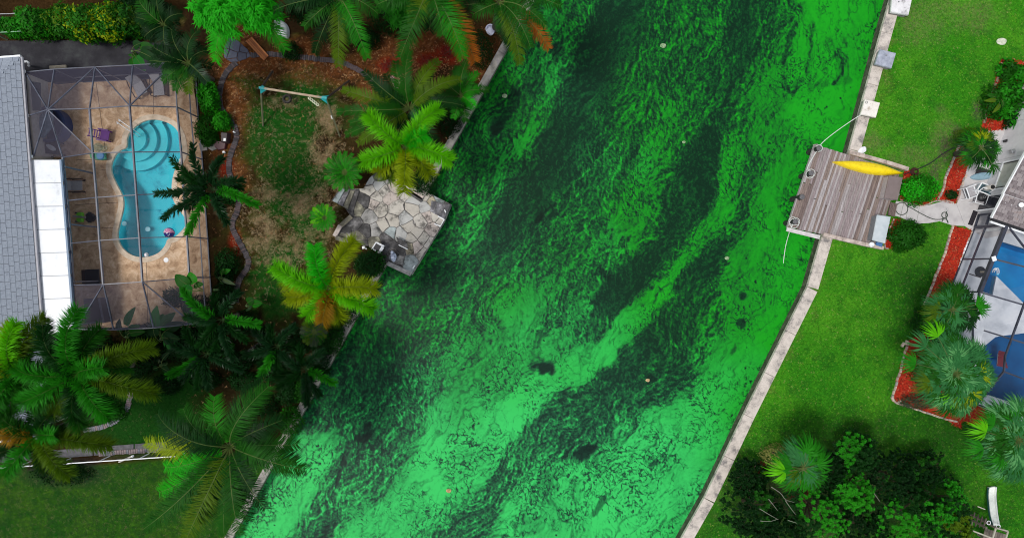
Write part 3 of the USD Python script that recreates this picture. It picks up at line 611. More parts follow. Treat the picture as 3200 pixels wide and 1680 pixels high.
put(pr, 'fascia', bar(P(191, 499, zp - .03), P(233, 1030, zp - .03), 0.1, 0.16), plain('blue_grey_trim', (0.16, 0.23, 0.33)))
for y in (520, 700, 880, 1015):
    put(pr, 'post', bar(P(np.interp(y, [499, 1030], [196, 236]), y, zp) * [1, 1, 0], P(np.interp(y, [499, 1030], [196, 236]), y, zp) - [0, 0, .1], 0.08), cage_m)

# ---- screen cage
cg = thing('screen_cage', 'grey-bronze framed screen cage over the kidney pool terrace', 'screen cage', P(400, 600))
Z1, Z2, ZH = 2.6, 3.95, 4.0
N = {}
for k, q in dict(a0=(79, 226, Z1), a1=(88, 362, Z1), a2=(104, 490, Z1), n1=(170, 217, Z1), n2=(297, 210, Z1), n3=(415, 204, Z1), n4=(545, 196, Z1), A=(150, 343, Z2), A1=(280, 340, Z2), Bn=(405, 331, Z2), C=(553, 335, Z1),
                 p00=(196, 492, Z1), p10=(290, 478, Z2), p20=(417, 475, Z2), p30=(566, 475, Z1), p01=(211, 627, Z1), p11=(302, 617, Z2), p21=(426, 609, Z2), p31=(574, 602, Z1),
                 p02=(222, 760, Z1), p12=(311, 751, Z2), p22=(436, 743, Z2), p32=(584, 739, Z1), p03=(230, 890, Z1), p13=(323, 888, Z2), p23=(445, 880, Z2), p33=(592, 868, Z1),
                 s0=(238, 1028, Z1), s1=(355, 1030, Z1), s2=(480, 1024, Z1), s3=(603, 1012, Z1)).items(): N[k] = P(*q)
def beam(a, b, w=0.055, h=0.10, name='beam'): put(cg, name, bar(N[a] if isinstance(a, str) else a, N[b] if isinstance(b, str) else b, w, h), cage_m)
for a, b in [
              s.split() for s in 'a0 a1|a1 a2|a0 n1|n1 n2|n2 n3|n3 n4|n4 C|A a0|A n1|A n2|A A1|A1 Bn|A a1|A a2|A p00|A p10|n2 A1|n2 Bn|n3 Bn|n4 Bn|Bn C|A1 p10|Bn p20|C p30|p00 p01|p01 p02|p02 p03|p03 s0|p10 p11|p11 p12|p12 p13|p20 p21|p21 p22|p22 p23|p30 p31|p31 p32|p32 p33|p33 s3|p00 p10|p10 p20|p20 p30|p01 p11|p11 p21|p21 p31|p02 p12|p12 p22|p22 p32|p03 p13|p13 p23|p23 p33|p13 s0|p13 s1|p23 s2|p23 s3|s0 s1|s1 s2|s2 s3'.split('|')]:
    wide = (a + b) in ('p10p11', 'p11p12', 'p12p13', 'A1p10', 'p20p21', 'p21p22', 'p22p23', 'Bnp20', 'Cp30', 'p30p31', 'p31p32', 'p32p33', 'p00p01', 'p01p02', 'p02p03')
    beam(a, b, 0.066 if wide else 0.045, 0.13 if wide else 0.08, 'purlin' if wide else 'beam')
gr = lambda k, z=0.03: N[k] * [1, 1, 0] + [0, 0, z]
for k in 'n1 n2 n3 n4 C p30 p31 p32 p33 s1 s2 s3'.split(): beam(k, gr(k), 0.06, 0.06, 'post')
wl = 'n4 C p30 p31 p32 p33 s3'.split()
for a, b in list(zip(wl[:-1], wl[1:])) + [('n1', 'n2'), ('n2', 'n3'), ('n3', 'n4'), ('s1', 's2'), ('s2', 's3')]:
    beam(gr(a, 1.0), gr(b, 1.0), 0.05, 0.05, 'chair_rail'); beam(gr(a, 0.06), gr(b, 0.06), 0.06, 0.06, 'sill_rail')
sc_roof = screenmat('screen_roof', (0.03, 0.03, 0.045), 0.05); sc_hip = screenmat('screen_hip', (0.055, 0.05, 0.065), 0.36); sc_wall = screenmat('screen_wall', (0.02, 0.018, 0.022), 0.50); sc_dark = screenmat('screen_north', (0.012, 0.014, 0.032), 0.86)
def panel(keys, m, t=cg):
    q = [N[k] if isinstance(k, str) else k for k in keys]; c = sum(q) / len(q)
    q = [c + (x - c) * 0.985 for x in q]
    put(t, 'screen_panel', (np.array(q), np.array([[0, i, i + 1] for i in range(1, len(q) - 1)])), m)
for ks in 'p00 p01 p11 p10|p10 p11 p21 p20|p20 p21 p31 p30|p01 p02 p12 p11|p11 p12 p22 p21|p21 p22 p32 p31|p02 p03 p13 p12|p12 p13 p23 p22|p22 p23 p33 p32|A1 p10 p20 Bn|Bn p20 p30 C|A p10 A1'.split('|'): panel(ks.split(), sc_roof)
for ks in 'a0 n1 A|n1 n2 A|n2 A1 A|n2 Bn A1|n2 n3 Bn|n3 n4 Bn|n4 C Bn|a0 A a1|a1 A a2|a2 A p00|A p00 p10|p03 s0 p13|s0 s1 p13|p13 s1 s2 p23|p23 s2 s3|p23 s3 p33'.split('|'): panel(ks.split(), sc_hip)
for a, b in zip(wl[:-1], wl[1:]): panel([gr(a), gr(b), N[b], N[a]], sc_wall)
for a, b in (('a0', 'n1'), ('n1', 'n2'), ('n2', 'n3'), ('n3', 'n4')): panel([gr(a), gr(b), N[b], N[a]], sc_dark)
for a, b in (('s0', 's1'), ('s1', 's2'), ('s2', 's3')): panel([gr(a), gr(b), N[b], N[a]], sc_wall)
for q in ((72, 223), (83, 361), (95, 489)): put(cg, 'gutter_bracket', box(P(*q, 2.75), (0.2, 0.15, 0.12), 0, 0.02), white_m)

# ---- things on the terrace
def lounger(px, py, rz, label, fm, frame, scale=1.0):
    c = P(px, py, 0.35); t = thing('patio_chair', label, 'chair', c * [1, 1, 0] + [0, 0, .03]); R = lambda x, y, z: c + np.array([x * math.cos(rz) - y * math.sin(rz), x * math.sin(rz) + y * math.cos(rz), z - 0.35]) * [scale, scale, 1]
    put(t, 'seat', ring_loft([np.array([R(-.27, -.35, .36), R(.27, -.35, .36), R(.27, .3, .32), R(-.27, .3, .32)]), np.array([R(-.27, -.35, .40), R(.27, -.35, .40), R(.27, .3, .36), R(-.27, .3, .36)])]), fm)
    put(t, 'backrest', ring_loft([np.array([R(-.27, .3, .33), R(.27, .3, .33), R(.25, .62, .85), R(-.25, .62, .85)]), np.array([R(-.27, .3, .37), R(.27, .3, .37), R(.25, .58, .87), R(-.25, .58, .87)])]), fm)
    for s in (-1, 1):
        put(t, 'armrest', tube([R(s * .34, -.34, .03), R(s * .36, -.36, .55), R(s * .36, .25, .62), R(s * .30, .52, .68)], 0.028, 6), frame)
        put(t, 'leg', tube([R(s * .36, .1, .6), R(s * .36, .42, .03), R(s * .30, -.3, .04), R(s * .28, -.33, .36)], 0.022, 6), frame)
    return t
lounger(437, 277, math.radians(28), 'grey sling chair on the terrace, the left one of the pair north of the pool', fabric_m, darkbrown_m, 1.1)
lounger(497, 277, math.radians(4), 'grey sling chair on the terrace, the right one of the pair north of the pool', fabric_m, darkbrown_m, 1.1)
lounger(238, 580, math.radians(90), 'grey sling chair standing in the shade beside the white porch roof', fabric_m, darkbrown_m)
purple_m = plain('purple_plastic', (0.10, 0.006, 0.19), 0.4)
t = thing('lounge_chair', 'bright purple slatted resin lounge chair beside the pool steps', 'chair', P(316, 423))
c = P(318, 422, 0.3); a = math.radians(-10); R = lambda x, y, z: np.array([c[0] + x * math.cos(a) - y * math.sin(a), c[1] + x * math.sin(a) + y * math.cos(a), z])
put(t, 'seat', ring_loft([np.array([R(-.05, -.27, .30), R(.45, -.27, .34), R(.45, .27, .34), R(-.05, .27, .30)]), np.array([R(-.05, -.27, .35), R(.45, -.27, .39), R(.45, .27, .39), R(-.05, .27, .35)])]), purple_m)
for k in range(5): put(t, 'back_slat', bar(R(-.10 - .09 * k, -.2, .36 + .085 * k), R(-.10 - .09 * k, .2, .36 + .085 * k), 0.055, 0.025), purple_m)
for s in (-1, 1):
    put(t, 'back_stile', bar(R(-.03, s * .2, .32), R(-.52, s * .2, .76), 0.05, 0.03), purple_m); put(t, 'armrest', bar(R(-.15, s * .30, .52), R(.42, s * .30, .50), 0.07, 0.03), purple_m)
    put(t, 'leg', bar(R(.38, s * .27, .03), R(.38, s * .29, .5), 0.06, 0.05), purple_m); put(t, 'leg', bar(R(-.2, s * .25, .03), R(-.1, s * .28, .5), 0.06, 0.05), purple_m)
teal_m = plain('teal_plastic', (0.02, 0.24, 0.15), 0.4); blue_m = plain('blue_plastic', (0.05, 0.20, 0.42), 0.35); green_m = plain('green_plastic', (0.03, 0.27, 0.10), 0.4)
t = thing('sand_table', 'green and blue plastic water play table by the cage beam', 'toy table', P(310, 488))
put(t, 'tray', slab([P(*q, .4) for q in [(296, 478), (326, 476), (332, 497), (322, 500), (298, 499)]], 0.30, 0.42, 0.02), teal_m)
put(t, 'basin', disc(P(314, 487, .42), 0.22, 0.42, 0.47, 16, 0.03), blue_m); put(t, 'side_tray', slab([P(*q, .4) for q in [(278, 481), (295, 477), (295, 496), (282, 495)]], 0.28, 0.38, 0.02), green_m)
for q in ((290, 484), (325, 480), (325, 495), (300, 496)): put(t, 'leg', bar(P(*q, .3) * [1, 1, 0] + [0, 0, .03], P(*q, .3), 0.06), teal_m)
t = thing('glass_side_table', 'small clear-topped side table on the terrace between purple chair and toy table', 'table', P(306, 461))
put(t, 'table_top', disc(P(306, 461, .45), 0.26, 0.43, 0.45, 20), glassmat('table_glass', (0.7, 0.8, 0.78)))
for k in range(4): put(t, 'leg', bar(P(306, 461, .45) * [1, 1, 0] + [.2 * math.cos(k * 1.57 + .6), .2 * math.sin(k * 1.57 + .6), .03], P(306, 461, .45) * [1, 1, 0] + [.12 * math.cos(k * 1.57 + .6), .12 * math.sin(k * 1.57 + .6), .43], 0.02), metal_m)
def torus(c, R_, r, n=18, m=6, axis='z'):
    a = np.linspace(0, 2 * np.pi, n, endpoint=False); rings = []
    p = np.column_stack([R_ * np.cos(a), R_ * np.sin(a), np.zeros(n)])
    V = []; F = []
    for i in range(n):
        for j in range(m):
            b = 2 * np.pi * j / m; V.append([(R_ + r * math.cos(b)) * math.cos(a[i]), (R_ + r * math.cos(b)) * math.sin(a[i]), r * math.sin(b)])
            F.append([i * m + j, ((i + 1) % n) * m + j, ((i + 1) % n) * m + (j + 1) % m, i * m + (j + 1) % m])
    return np.array(V) + np.asarray(c), np.array(F)
put(None, 'dive_ring', torus(P(330, 463) + [0, 0, .05], 0.09, 0.02), plain('cream_rubber', (0.7, 0.64, 0.5)), label='cream dive ring lying next to the glass side table', category='toy ring')
put(None, 'dive_ring', torus(P(349, 441) + [0, 0, .05], 0.08, 0.014), plain('brown_rubber', (0.25, 0.14, 0.08)), label='thin brown dive ring lying south-east of the purple chair', category='toy ring')
lime_m = plain('lime_plastic', (0.14, 0.55, 0.012), 0.35)
t = thing('ride_on_toy', 'lime green and black ride-on toy parked on the terrace by the porch', 'ride-on toy', P(262, 678))
for s in (-1, 1): put(t, 'side_panel', slab([P(246 + dx, 678 + s * dy, .4) for dx, dy in [(-9, 3), (9, 3), (9, 10), (6, 15), (-4, 15), (-9, 10)]], 0.15, 0.40, 0.03), lime_m)
put(t, 'steering_bar', tube([P(228, 675, .5), P(246, 677, .52), P(268, 679, .5)], 0.05, 6), metal_m)
put(t, 'seat', slab([P(280 + dx, 679 + dy, .35) for dx, dy in [(-14, -10), (-6, -14), (4, -13), (12, -6), (13, 5), (5, 12), (-8, 13), (-14, 9)]], 0.12, 0.36, 0.04), black_m)
put(t, 'tail_grip', tube([P(290, 680, .3), P(299, 681, .34)], 0.07, 8), black_m)
for q in ((240, 665), (240, 692), (280, 664), (280, 694)): put(t, 'wheel', tube([P(*q, .1) + [0, -.03, 0], P(*q, .1) + [0, .03, 0]], 0.1, 12), black_m)
t = thing('storage_chest', 'very dark brown square storage chest at the shaded south end of the terrace', 'chest', P(286, 864))
put(t, 'body', slab([P(*q, .0) for q in [(266, 843), (309, 841), (311, 884), (268, 886)]], 0.03, 0.36), darkbrown_m); put(t, 'lid', slab([P(*q, .4) for q in [(265, 842), (309, 840), (311, 885), (267, 887)]], 0.363, 0.42, 0.02), black_m)
t = thing('door_panel', 'dark navy utility door panel standing under the south-west corner of the cage', 'door', P(285, 980))
put(t, 'leaf', slab([P(*q, 1) for q in [(258, 934), (306, 930), (322, 1008), (262, 1012)]], 0.04, 0.95, 0.03), plain('dark_navy_paint', (0.010, 0.012, 0.022))); put(t, 'frame', bar(P(309, 932, 1.0), P(324, 1008, 1.0), 0.08), cage_m)
# spa corner
t = thing('hot_tub', 'round dark blue hot tub with crumpled teal cover in the north-west cage corner', 'hot tub', P(150, 392))
cc = P(146, 388, .8); an = np.linspace(0, 2 * np.pi, 28, endpoint=False)
ringr = lambda r, z: np.column_stack([cc[0] + r * np.cos(an), cc[1] + r * np.sin(an), np.full(28, z)])
put(t, 'shell', ring_loft([ringr(.98, .03), ringr(1.0, .78), ringr(.93, .84), ringr(.84, .82), ringr(.78, .45)], True, True), plain('tub_blue', (0.015, 0.035, 0.12), 0.3), smooth=35)
vv, ff = trimesh.creation.icosphere(3, 1.0).vertices, trimesh.creation.icosphere(3, 1.0).faces
dd = 1 + 0.5 * (meshkit.fbm(vv * 2.2, 4, 3) - 0.5)[:, None]
tc_m = surf('teal_cover', [(0, (0.05, 0.11, 0.17)), (1, (0.20, 0.30, 0.38))], scale=3, rough=0.5)
put(t, 'cover', (vv * dd * [0.42, 0.85, 0.16] @ np.array([[.9, -.3, 0], [.3, .9, 0], [0, 0, 1]]) + cc + [-.05, .0, .08], ff), tc_m, smooth=True)
put(None, 'beanbag', (vv * dd * [0.62, 0.42, 0.30] + P(112, 412, .4) + [0, 0, 0], ff), surf('grey_vinyl', [(0, (0.10, 0.13, 0.17)), (1, (0.26, 0.30, 0.34))], scale=3, rough=0.5), label='slumped pale grey beanbag squeezed between hot tub and house', category='beanbag', smooth=True)
t = thing('storage_cabinet', 'tall slate grey storage cabinet inside the north-west cage corner', 'cabinet', P(110, 300))
gm = surf('slate_grey_paint', [(0, (0.05, 0.065, 0.075)), (1, (0.09, 0.11, 0.12))], scale=2)
put(t, 'body', slab([P(*q, 0) for q in [(112, 262), (148, 268), (148, 352), (112, 352)]], 0.03, 1.45), gm); put(t, 'top', slab([P(*q, 1.5) for q in [(86, 252), (126, 259), (127, 345), (88, 345)]], 1.453, 1.5, 0.01), gm)
t = thing('grill_table', 'black outdoor table below the hot tub with a crumpled white towel on it', 'table', P(160, 462))
put(t, 'table_top', slab([P(*q, .7) for q in [(128, 436), (178, 440), (186, 484), (132, 478)]], 0.66, 0.70, 0.01), black_m)
for q in ((132, 440), (176, 443), (182, 480), (136, 475)): put(t, 'leg', bar(P(*q, .68) * [1, 1, 0] + [0, 0, .03], P(*q, .66), 0.05), black_m)
put(None, 'towel', (vv * dd * [0.30, 0.13, 0.06] @ np.array([[.85, -.5, 0], [.5, .85, 0], [0, 0, 1]]) + P(159, 461, .74) , ff), plain('white_cotton', (0.62, 0.64, 0.70), 0.9), label='crumpled white towel on the black table by the hot tub', category='towel', smooth=True)
t = thing('back_steps', 'dark brown wooden steps against the porch roof corner', 'steps', P(130, 487))
for k in range(4): put(t, 'tread', slab([P(120 + 13 * k, 478 + 3 * k, 0), P(131 + 13 * k, 481 + 3 * k, 0), P(131 + 13 * k, 493, 0), P(120 + 13 * k, 492, 0)], 0.03, 0.65 - .14 * k, 0.01), darkbrown_m)
# by the drive
t = thing('drain_pipe', 'white PVC elbow pipe beside the corner of the grey roof', 'pipe', P(86, 200))
put(t, 'pipe', tube([P(77, 193, 1.2), P(85, 192.5, 1.25), P(89, 196, 1.25), P(89.5, 206, 1.1), P(92, 206, 0.1)], 0.055, 8), white_m); put(t, 'collar', tube([P(77, 193, 1.2), P(79.5, 192.8, 1.22)], 0.07, 8), white_m)
put(None, 'stepping_slab', slab([P(*q, .1) for q in [(154, 206), (207, 203), (208, 213), (155, 218)]], 0.0, 0.12, 0.015), surf('beige_slab', [(0, (0.22, 0.19, 0.14)), (1, (0.36, 0.32, 0.25))], scale=6, bump=.3), label='beige concrete stepping slab against the north side of the cage', category='slab')
# ================================================================== left garden: brick edging, stone patio, swing, odds and ends
rng = np.random.default_rng(21)
brick_ms = [surf(f'edging_brick_{w}', [(0, c), (1, np.array(c) * 1.9)], scale=12, bump=0.4, bscale=50, rough=0.9) for w, c in (('dark', (0.030, 0.027, 0.030)), ('grey', (0.052, 0.046, 0.049)), ('mauve', (0.062, 0.046, 0.048)))]
brick_pale = [surf(f'pale_edging_brick_{w}', [(0, c), (1, np.array(c) * 1.6)], scale=12, bump=0.4, bscale=50, rough=0.9) for w, c in (('grey', (0.15, 0.15, 0.17)), ('rose', (0.19, 0.15, 0.15)))]
def edging(label, pts, width, pitch, mats, z1=0.075, group=None, name='brick_edging', cat_='edging'):
    p = spline([P(*q)[:2] for q in pts], 60); d = np.r_[0, np.cumsum(np.linalg.norm(np.diff(p, axis=0), axis=1))]
    t = thing(name, label, cat_, np.r_[p[len(p) // 2], 0], group)
    k = 0; s = 0.0
    while s + pitch < d[-1]:
        a, b = [np.array([np.interp(x, d, p[:, i]) for i in (0, 1)]) for x in (s + pitch * 0.06, s + pitch * 0.94)]
        u = (b - a) / np.linalg.norm(b - a); nrm = np.array([-u[1], u[0]]); w = width / 2 * rng.uniform(0.94, 1.06); o = nrm * rng.normal(0, 0.012)
        put(t, 'brick', slab([a - nrm * w + o, b - nrm * w + o, b + nrm * w + o, a + nrm * w + o], -0.05, z1 + rng.normal(0, 0.007), 0.012), mats[rng.integers(len(mats))]); s += pitch
    return t
edging('winding grey brick edging between pool beds and worn lawn', [(740, 196), (712, 222), (694, 255), (686, 300), (692, 340), (715, 370), (735, 400), (740, 432), (726, 470), (716, 510), (722, 560), (745, 610), (742, 660), (726, 700), (738, 738), (762, 780), (777, 815), (768, 845), (750, 870), (740, 905), (738, 950)], 0.30, 0.105, brick_ms)
edging('curved dark brick edging north and east of the swing lawn', [(784, 174), (830, 170), (890, 174), (950, 180), (1010, 187), (1060, 193), (1110, 214), (1150, 240), (1185, 275), (1204, 312)], 0.27, 0.115, brick_ms)
edging('pale grey brick arc round the palm bed at lower left', [(262, 1342), (310, 1335), (355, 1318), (388, 1290), (404, 1255), (410, 1220)], 0.27, 0.115, brick_pale)
edging('straight run of pale bricks beside the rail fence at lower left', [(310, 1418), (370, 1412), (430, 1408), (500, 1404)], 0.24, 0.13, brick_pale)
edging('short dark brick arc half hidden under the fine-leaved palms', [(830, 1048), (815, 1070), (790, 1090), (770, 1110)], 0.22, 0.12, brick_ms)

slate_m = surf('blue_slate', [(0, (0.025, 0.028, 0.05)), (1, (0.10, 0.11, 0.155))], scale=7, bump=.5, bscale=40, rough=0.6, per='object')
t = thing('slate_landing', 'blue-grey slate landing where the two brick edgings meet', 'landing', P(740, 160))
slp = Polygon([P(*q)[:2] for q in [(700, 150), (718, 112), (745, 128), (775, 155), (785, 176), (768, 186), (745, 194), (722, 196), (700, 180)]])
def voronoi_cells(poly, pts):
    """The cells of points inside an outline (clipped half planes)."""
    out = []
    for i, p in enumerate(pts):
        c = poly
        for j in np.argsort(np.linalg.norm(pts - p, axis=1))[1:16]:
            q = pts[j]; m = (p + q) / 2; d = (q - p) / np.linalg.norm(q - p); nn_ = np.array([-d[1], d[0]])
            half = Polygon([m + nn_ * 50, m - nn_ * 50, m - nn_ * 50 - d * 50, m + nn_ * 50 - d * 50]); c = c.intersection(half)
            if c.is_empty: break
        if not c.is_empty and c.geom_type == 'Polygon': out.append(c)
    return out
def scatter(poly, gap, rng, n=4000):
    x0, y0, x1, y1 = poly.bounds; pts = []
    for _ in range(n):
        q = rng.uniform((x0, y0), (x1, y1))
        if poly.contains(Point(q)) and all((q[0] - r[0]) ** 2 + (q[1] - r[1]) ** 2 > gap * gap for r in pts): pts.append(q)
    return np.array(pts)
def stone(cell, gap, rough_, rng):
    g = cell.buffer(-gap)
    if g.is_empty or g.geom_type != 'Polygon' or g.area < 0.01: return None
    g = g.buffer(-0.012).buffer(0.012).simplify(0.006); 
    if g.is_empty or g.geom_type != 'Polygon': return None
    p = np.array(g.exterior.coords)[:-1]
    q = []
    for a, b in zip(p, np.roll(p, -1, 0)):
        q.append(a); L_ = np.linalg.norm(b - a)
        if L_ > 0.22: q.append((a + b) / 2 + rng.normal(0, rough_, 2))
    return np.array(q)
for c_ in voronoi_cells(slp, scatter(slp, 0.42, rng)):
    q = stone(c_, 0.012, 0.012, rng)
    if q is not None: put(t, 'slate', slab(q, -0.05, 0.03 + rng.uniform(0, 0.012), 0.008), slate_m)

# flagstone patio jutting over the canal
out = [(1058, 596), (1075, 588), (1100, 590), (1135, 588), (1148, 566), (1160, 550), (1185, 534), (1212, 540), (1242, 556), (1284, 591), (1332, 598), (1409, 638), (1388, 690), (1350, 752), (1310, 818), (1285, 858), (1240, 838), (1211, 821), (1188, 796), (1150, 770), (1076, 753), (1048, 738), (1062, 705), (1095, 674), (1075, 645), (1035, 625)]
ZP = 0.16
pat = Polygon([P(*q, ZP)[:2] for q in out]).buffer(0)
pt = thing('stone_patio', 'irregular flagstone patio jutting over the left seawall into the canal', 'patio', P(1250, 690))
grout_m = surf('patio_mortar', [(0, (0.03, 0.028, 0.028)), (0.5, (0.16, 0.15, 0.14)), (1, (0.42, 0.40, 0.38))], scale=5, bump=.3, rough=0.95)
put(pt, 'base', extrude(pat, -0.45, ZP - 0.045), grout_m)
lightm = [surf(f'flagstone_{w}', [(0, np.array(c) * 0.12), (0.22, np.array(c) * .55), (0.42, c), (1, np.array(c) * 1.2)], scale=1.5, detail=9, bump=.5, bscale=22, rough=0.85, nrough=.74, lo=.34, hi=.66) for w, c in (('cream', (0.47, 0.44, 0.39)), ('buff', (0.42, 0.39, 0.34)), ('rose', (0.46, 0.40, 0.36)), ('grey', (0.40, 0.40, 0.385)))]
darkm = [surf(f'lichen_flagstone_{w}', [(0, np.array(c) * 0.4), (0.45, c), (0.7, np.array(c) * 2.2), (1, np.array(c) * 6)], scale=1.8, detail=8, bump=.5, bscale=22, rough=0.8, nrough=.7) for w, c in (('black', (0.045, 0.043, 0.043)), ('slate', (0.10, 0.097, 0.105)), ('olive', (0.11, 0.105, 0.08)))]
midm = [surf(f'weathered_flagstone_{w}', [(0, np.array(c) * 0.12), (0.4, c), (1, np.array(c) * 2.0)], scale=1.6, detail=9, bump=.5, bscale=22, rough=0.85, nrough=.74, lo=.34, hi=.66) for w, c in (('grey', (0.22, 0.215, 0.205)), ('ochre', (0.27, 0.24, 0.17)), ('blue', (0.22, 0.25, 0.25)))]
core = []
for _ in range(5000):
    q = rng.uniform(pat.bounds[:2], pat.bounds[2:]); r = rng.choice([.34, .52, .74, 1.0], p=[.25, .3, .25, .2])
    if pat.contains(Point(q)) and all(math.hypot(q[0] - x[0], q[1] - x[1]) > .5 * (r + x[2]) for x in core): core.append((*q, r))
core = np.array(core)[:, :2]
fl_light = Polygon([(1130, 590), (1200, 556), (1260, 560), (1330, 605), (1385, 690), (1330, 810), (1270, 800), (1220, 730), (1150, 700)])
for c_ in voronoi_cells(pat, core):
    q = stone(c_, rng.uniform(.009, .022), 0.026, rng)
    if q is None: continue
    c0 = q.mean(0); px, py = 1600 + c0[0] / S, 840 - c0[1] / S
    dd_ = fl_light.exterior.distance(Point(px, py)) * (1 if fl_light.contains(Point(px, py)) else -1)
    r = dd_ + rng.normal(0, 17)
    mt = (lightm if r > 8 else midm if r > -16 else darkm); mt = mt[rng.integers(len(mt))]
    put(pt, 'flagstone', slab(q, ZP - 0.044, ZP + rng.uniform(0, 0.02), 0.012, rng.normal(0, 0.01, 2)), mt)
# steps on its landward side
for k in range(4):
    a, b = np.array([1068 + 14 * k, 588 + 2.5 * k]), np.array([1040 + 16 * k, 628 + 9 * k])
    sp = np.array([P(*q, .2)[:2] for q in (a, a + [13, 2], b + [15, 8], b)])
    put(pt, 'step', slab(sp, -0.05, 0.24 - 0.02 * k + .05, 0.03), midm[2] if k == 0 else darkm[k % 3])
# low parapet stones along the north-east and south-west sides
for a, b, m_ in [((1284, 588), (1333, 606), lightm[0]), ((1276, 598), (1318, 626), darkm[0]), ((1290, 600), (1322, 618), lightm[2]), ((1211, 822), (1284, 856), midm[0]), ((1098, 676), (1066, 704), midm[1]), ((1064, 704), (1046, 738), lightm[2]), ((1050, 742), (1090, 755), darkm[2])]:
    put(pt, 'kerb_stone', bar(P(*a, .25), P(*b, .25), 0.24, 0.16), m_)
for q in ((1348, 626, 1408, 640, 1388, 684, 1344, 660),):
    put(pt, 'corner_ledge', slab([P(q[i], q[i + 1], .25) for i in range(0, 8, 2)], -0.5, 0.23, 0.02), darkm[1])
    for a, b in (((1366, 632), (1352, 664)), ((1388, 638), (1370, 674))): put(pt, 'ledge_joint', bar(P(*a, .23) + [0, 0, .002], P(*b, .23) + [0, 0, .002], 0.02, .012), grout_m)
t = thing('swim_ladder', 'white tubular swim ladder at the canal edge of the flagstone patio', 'ladder', P(1380, 690))
for a, b in (((1358, 699), (1376, 707)), ((1369, 675), (1388, 686))): put(t, 'rail', tube([P(*a, .2), P(*a, .55), P(*b, .6), P(*b, -.9)], 0.025, 6), white_m)
for z in (.55, 0.1, -.25, -.55): put(t, 'rung', tube([P(1376, 707, z), P(1388, 686, z)], 0.022, 6), white_m)
t = thing('pedestal_grill', 'white framed square charcoal grill with a black grate on the patio edge', 'grill', P(1181, 782))
gc = [(1175, 757), (1195, 768), (1183, 788), (1163, 777)]; gp = np.array([P(*q, .75) for q in gc])
for i in range(4): put(t, 'frame_bar', bar(gp[i], gp[(i + 1) % 4], 0.06, 0.05), white_m)
put(t, 'grate', slab(gp * [1, 1, 0] + [0, 0, .7], 0.66, 0.735), black_m); put(t, 'side_shelf', slab([P(*q, .75) for q in [(1192, 770), (1200, 774), (1188, 792), (1182, 788)]], 0.70, 0.74, 0.01), white_m)
put(t, 'rear_shelf', slab([P(*q, .75) for q in [(1177, 755), (1201, 767), (1198, 772), (1176, 760)]], 0.70, 0.745, 0.01), white_m)
for i in range(4): put(t, 'leg', bar(gp[i] * [1, 1, 0] + [0, 0, .16], gp[i], 0.05), white_m)
t = thing('garden_lantern', 'small white garden lantern left of the square grill', 'lantern', P(1136, 773))
put(t, 'cap', box(P(1136, 773, .5), (0.16, 0.15, 0.06), .2, .02), white_m); put(t, 'post', bar(P(1136, 773, .47) * [1, 1, 0] + [0, 0, .02], P(1136, 773, .47), 0.06), white_m); 
put(None, 'garden_stone', disc(P(1145, 777), 0.05, 0.02, 0.10, 8, .03), white_m, label='tiny white stone between lantern and square grill', category='stone')
t = thing('garden_statue', 'small blue-white garden statue on the south corner of the flagstone patio', 'statue', P(1229, 804))
st_m = surf('glazed_blue_white', [(0, (0.08, 0.09, 0.16)), (0.5, (0.42, 0.47, 0.60)), (1, (0.70, 0.74, 0.82))], scale=6, rough=.4)
sb = P(1230, 803, .3); put(t, 'body', (vv * [0.16, 0.27, 0.30] * dd + sb + [0, 0, .1], ff), st_m, smooth=True); put(t, 'head', (vv * [0.09, 0.1, 0.1] + sb + [-.02, .25, .40], ff), st_m, smooth=True)
put(t, 'base', disc(P(1228, 804, .2), .24, ZP - .02, ZP + .08, 12, .02), darkm[1])
t = thing('low_bench', 'dark low bench with thin pale edging strip on the patio', 'bench', P(1258, 765))
put(t, 'seat', slab([P(*q, .5) for q in [(1238, 740), (1272, 758), (1274, 778), (1246, 764)]], 0.44, 0.50, .01), darkm[0]); put(t, 'edging_strip', bar(P(1246, 765, .51), P(1274, 779, .51), 0.045, .03), white_m)
for q in ((1242, 745), (1270, 760), (1272, 775), (1250, 763)): put(t, 'leg', bar(P(*q, .45) * [1, 1, 0] + [0, 0, .16], P(*q, .45), .05), darkm[0])
for q, q2, w in (((1389, 655), (1393, 664), 'north-east'), ((1290, 838), (1296, 829), 'south')): put(None, 'dock_cleat', bar(P(*q, .3), P(*q2, .3), .06, .05), white_m, label=f'small white mooring cleat at the {w} corner of the stone patio', category='cleat')

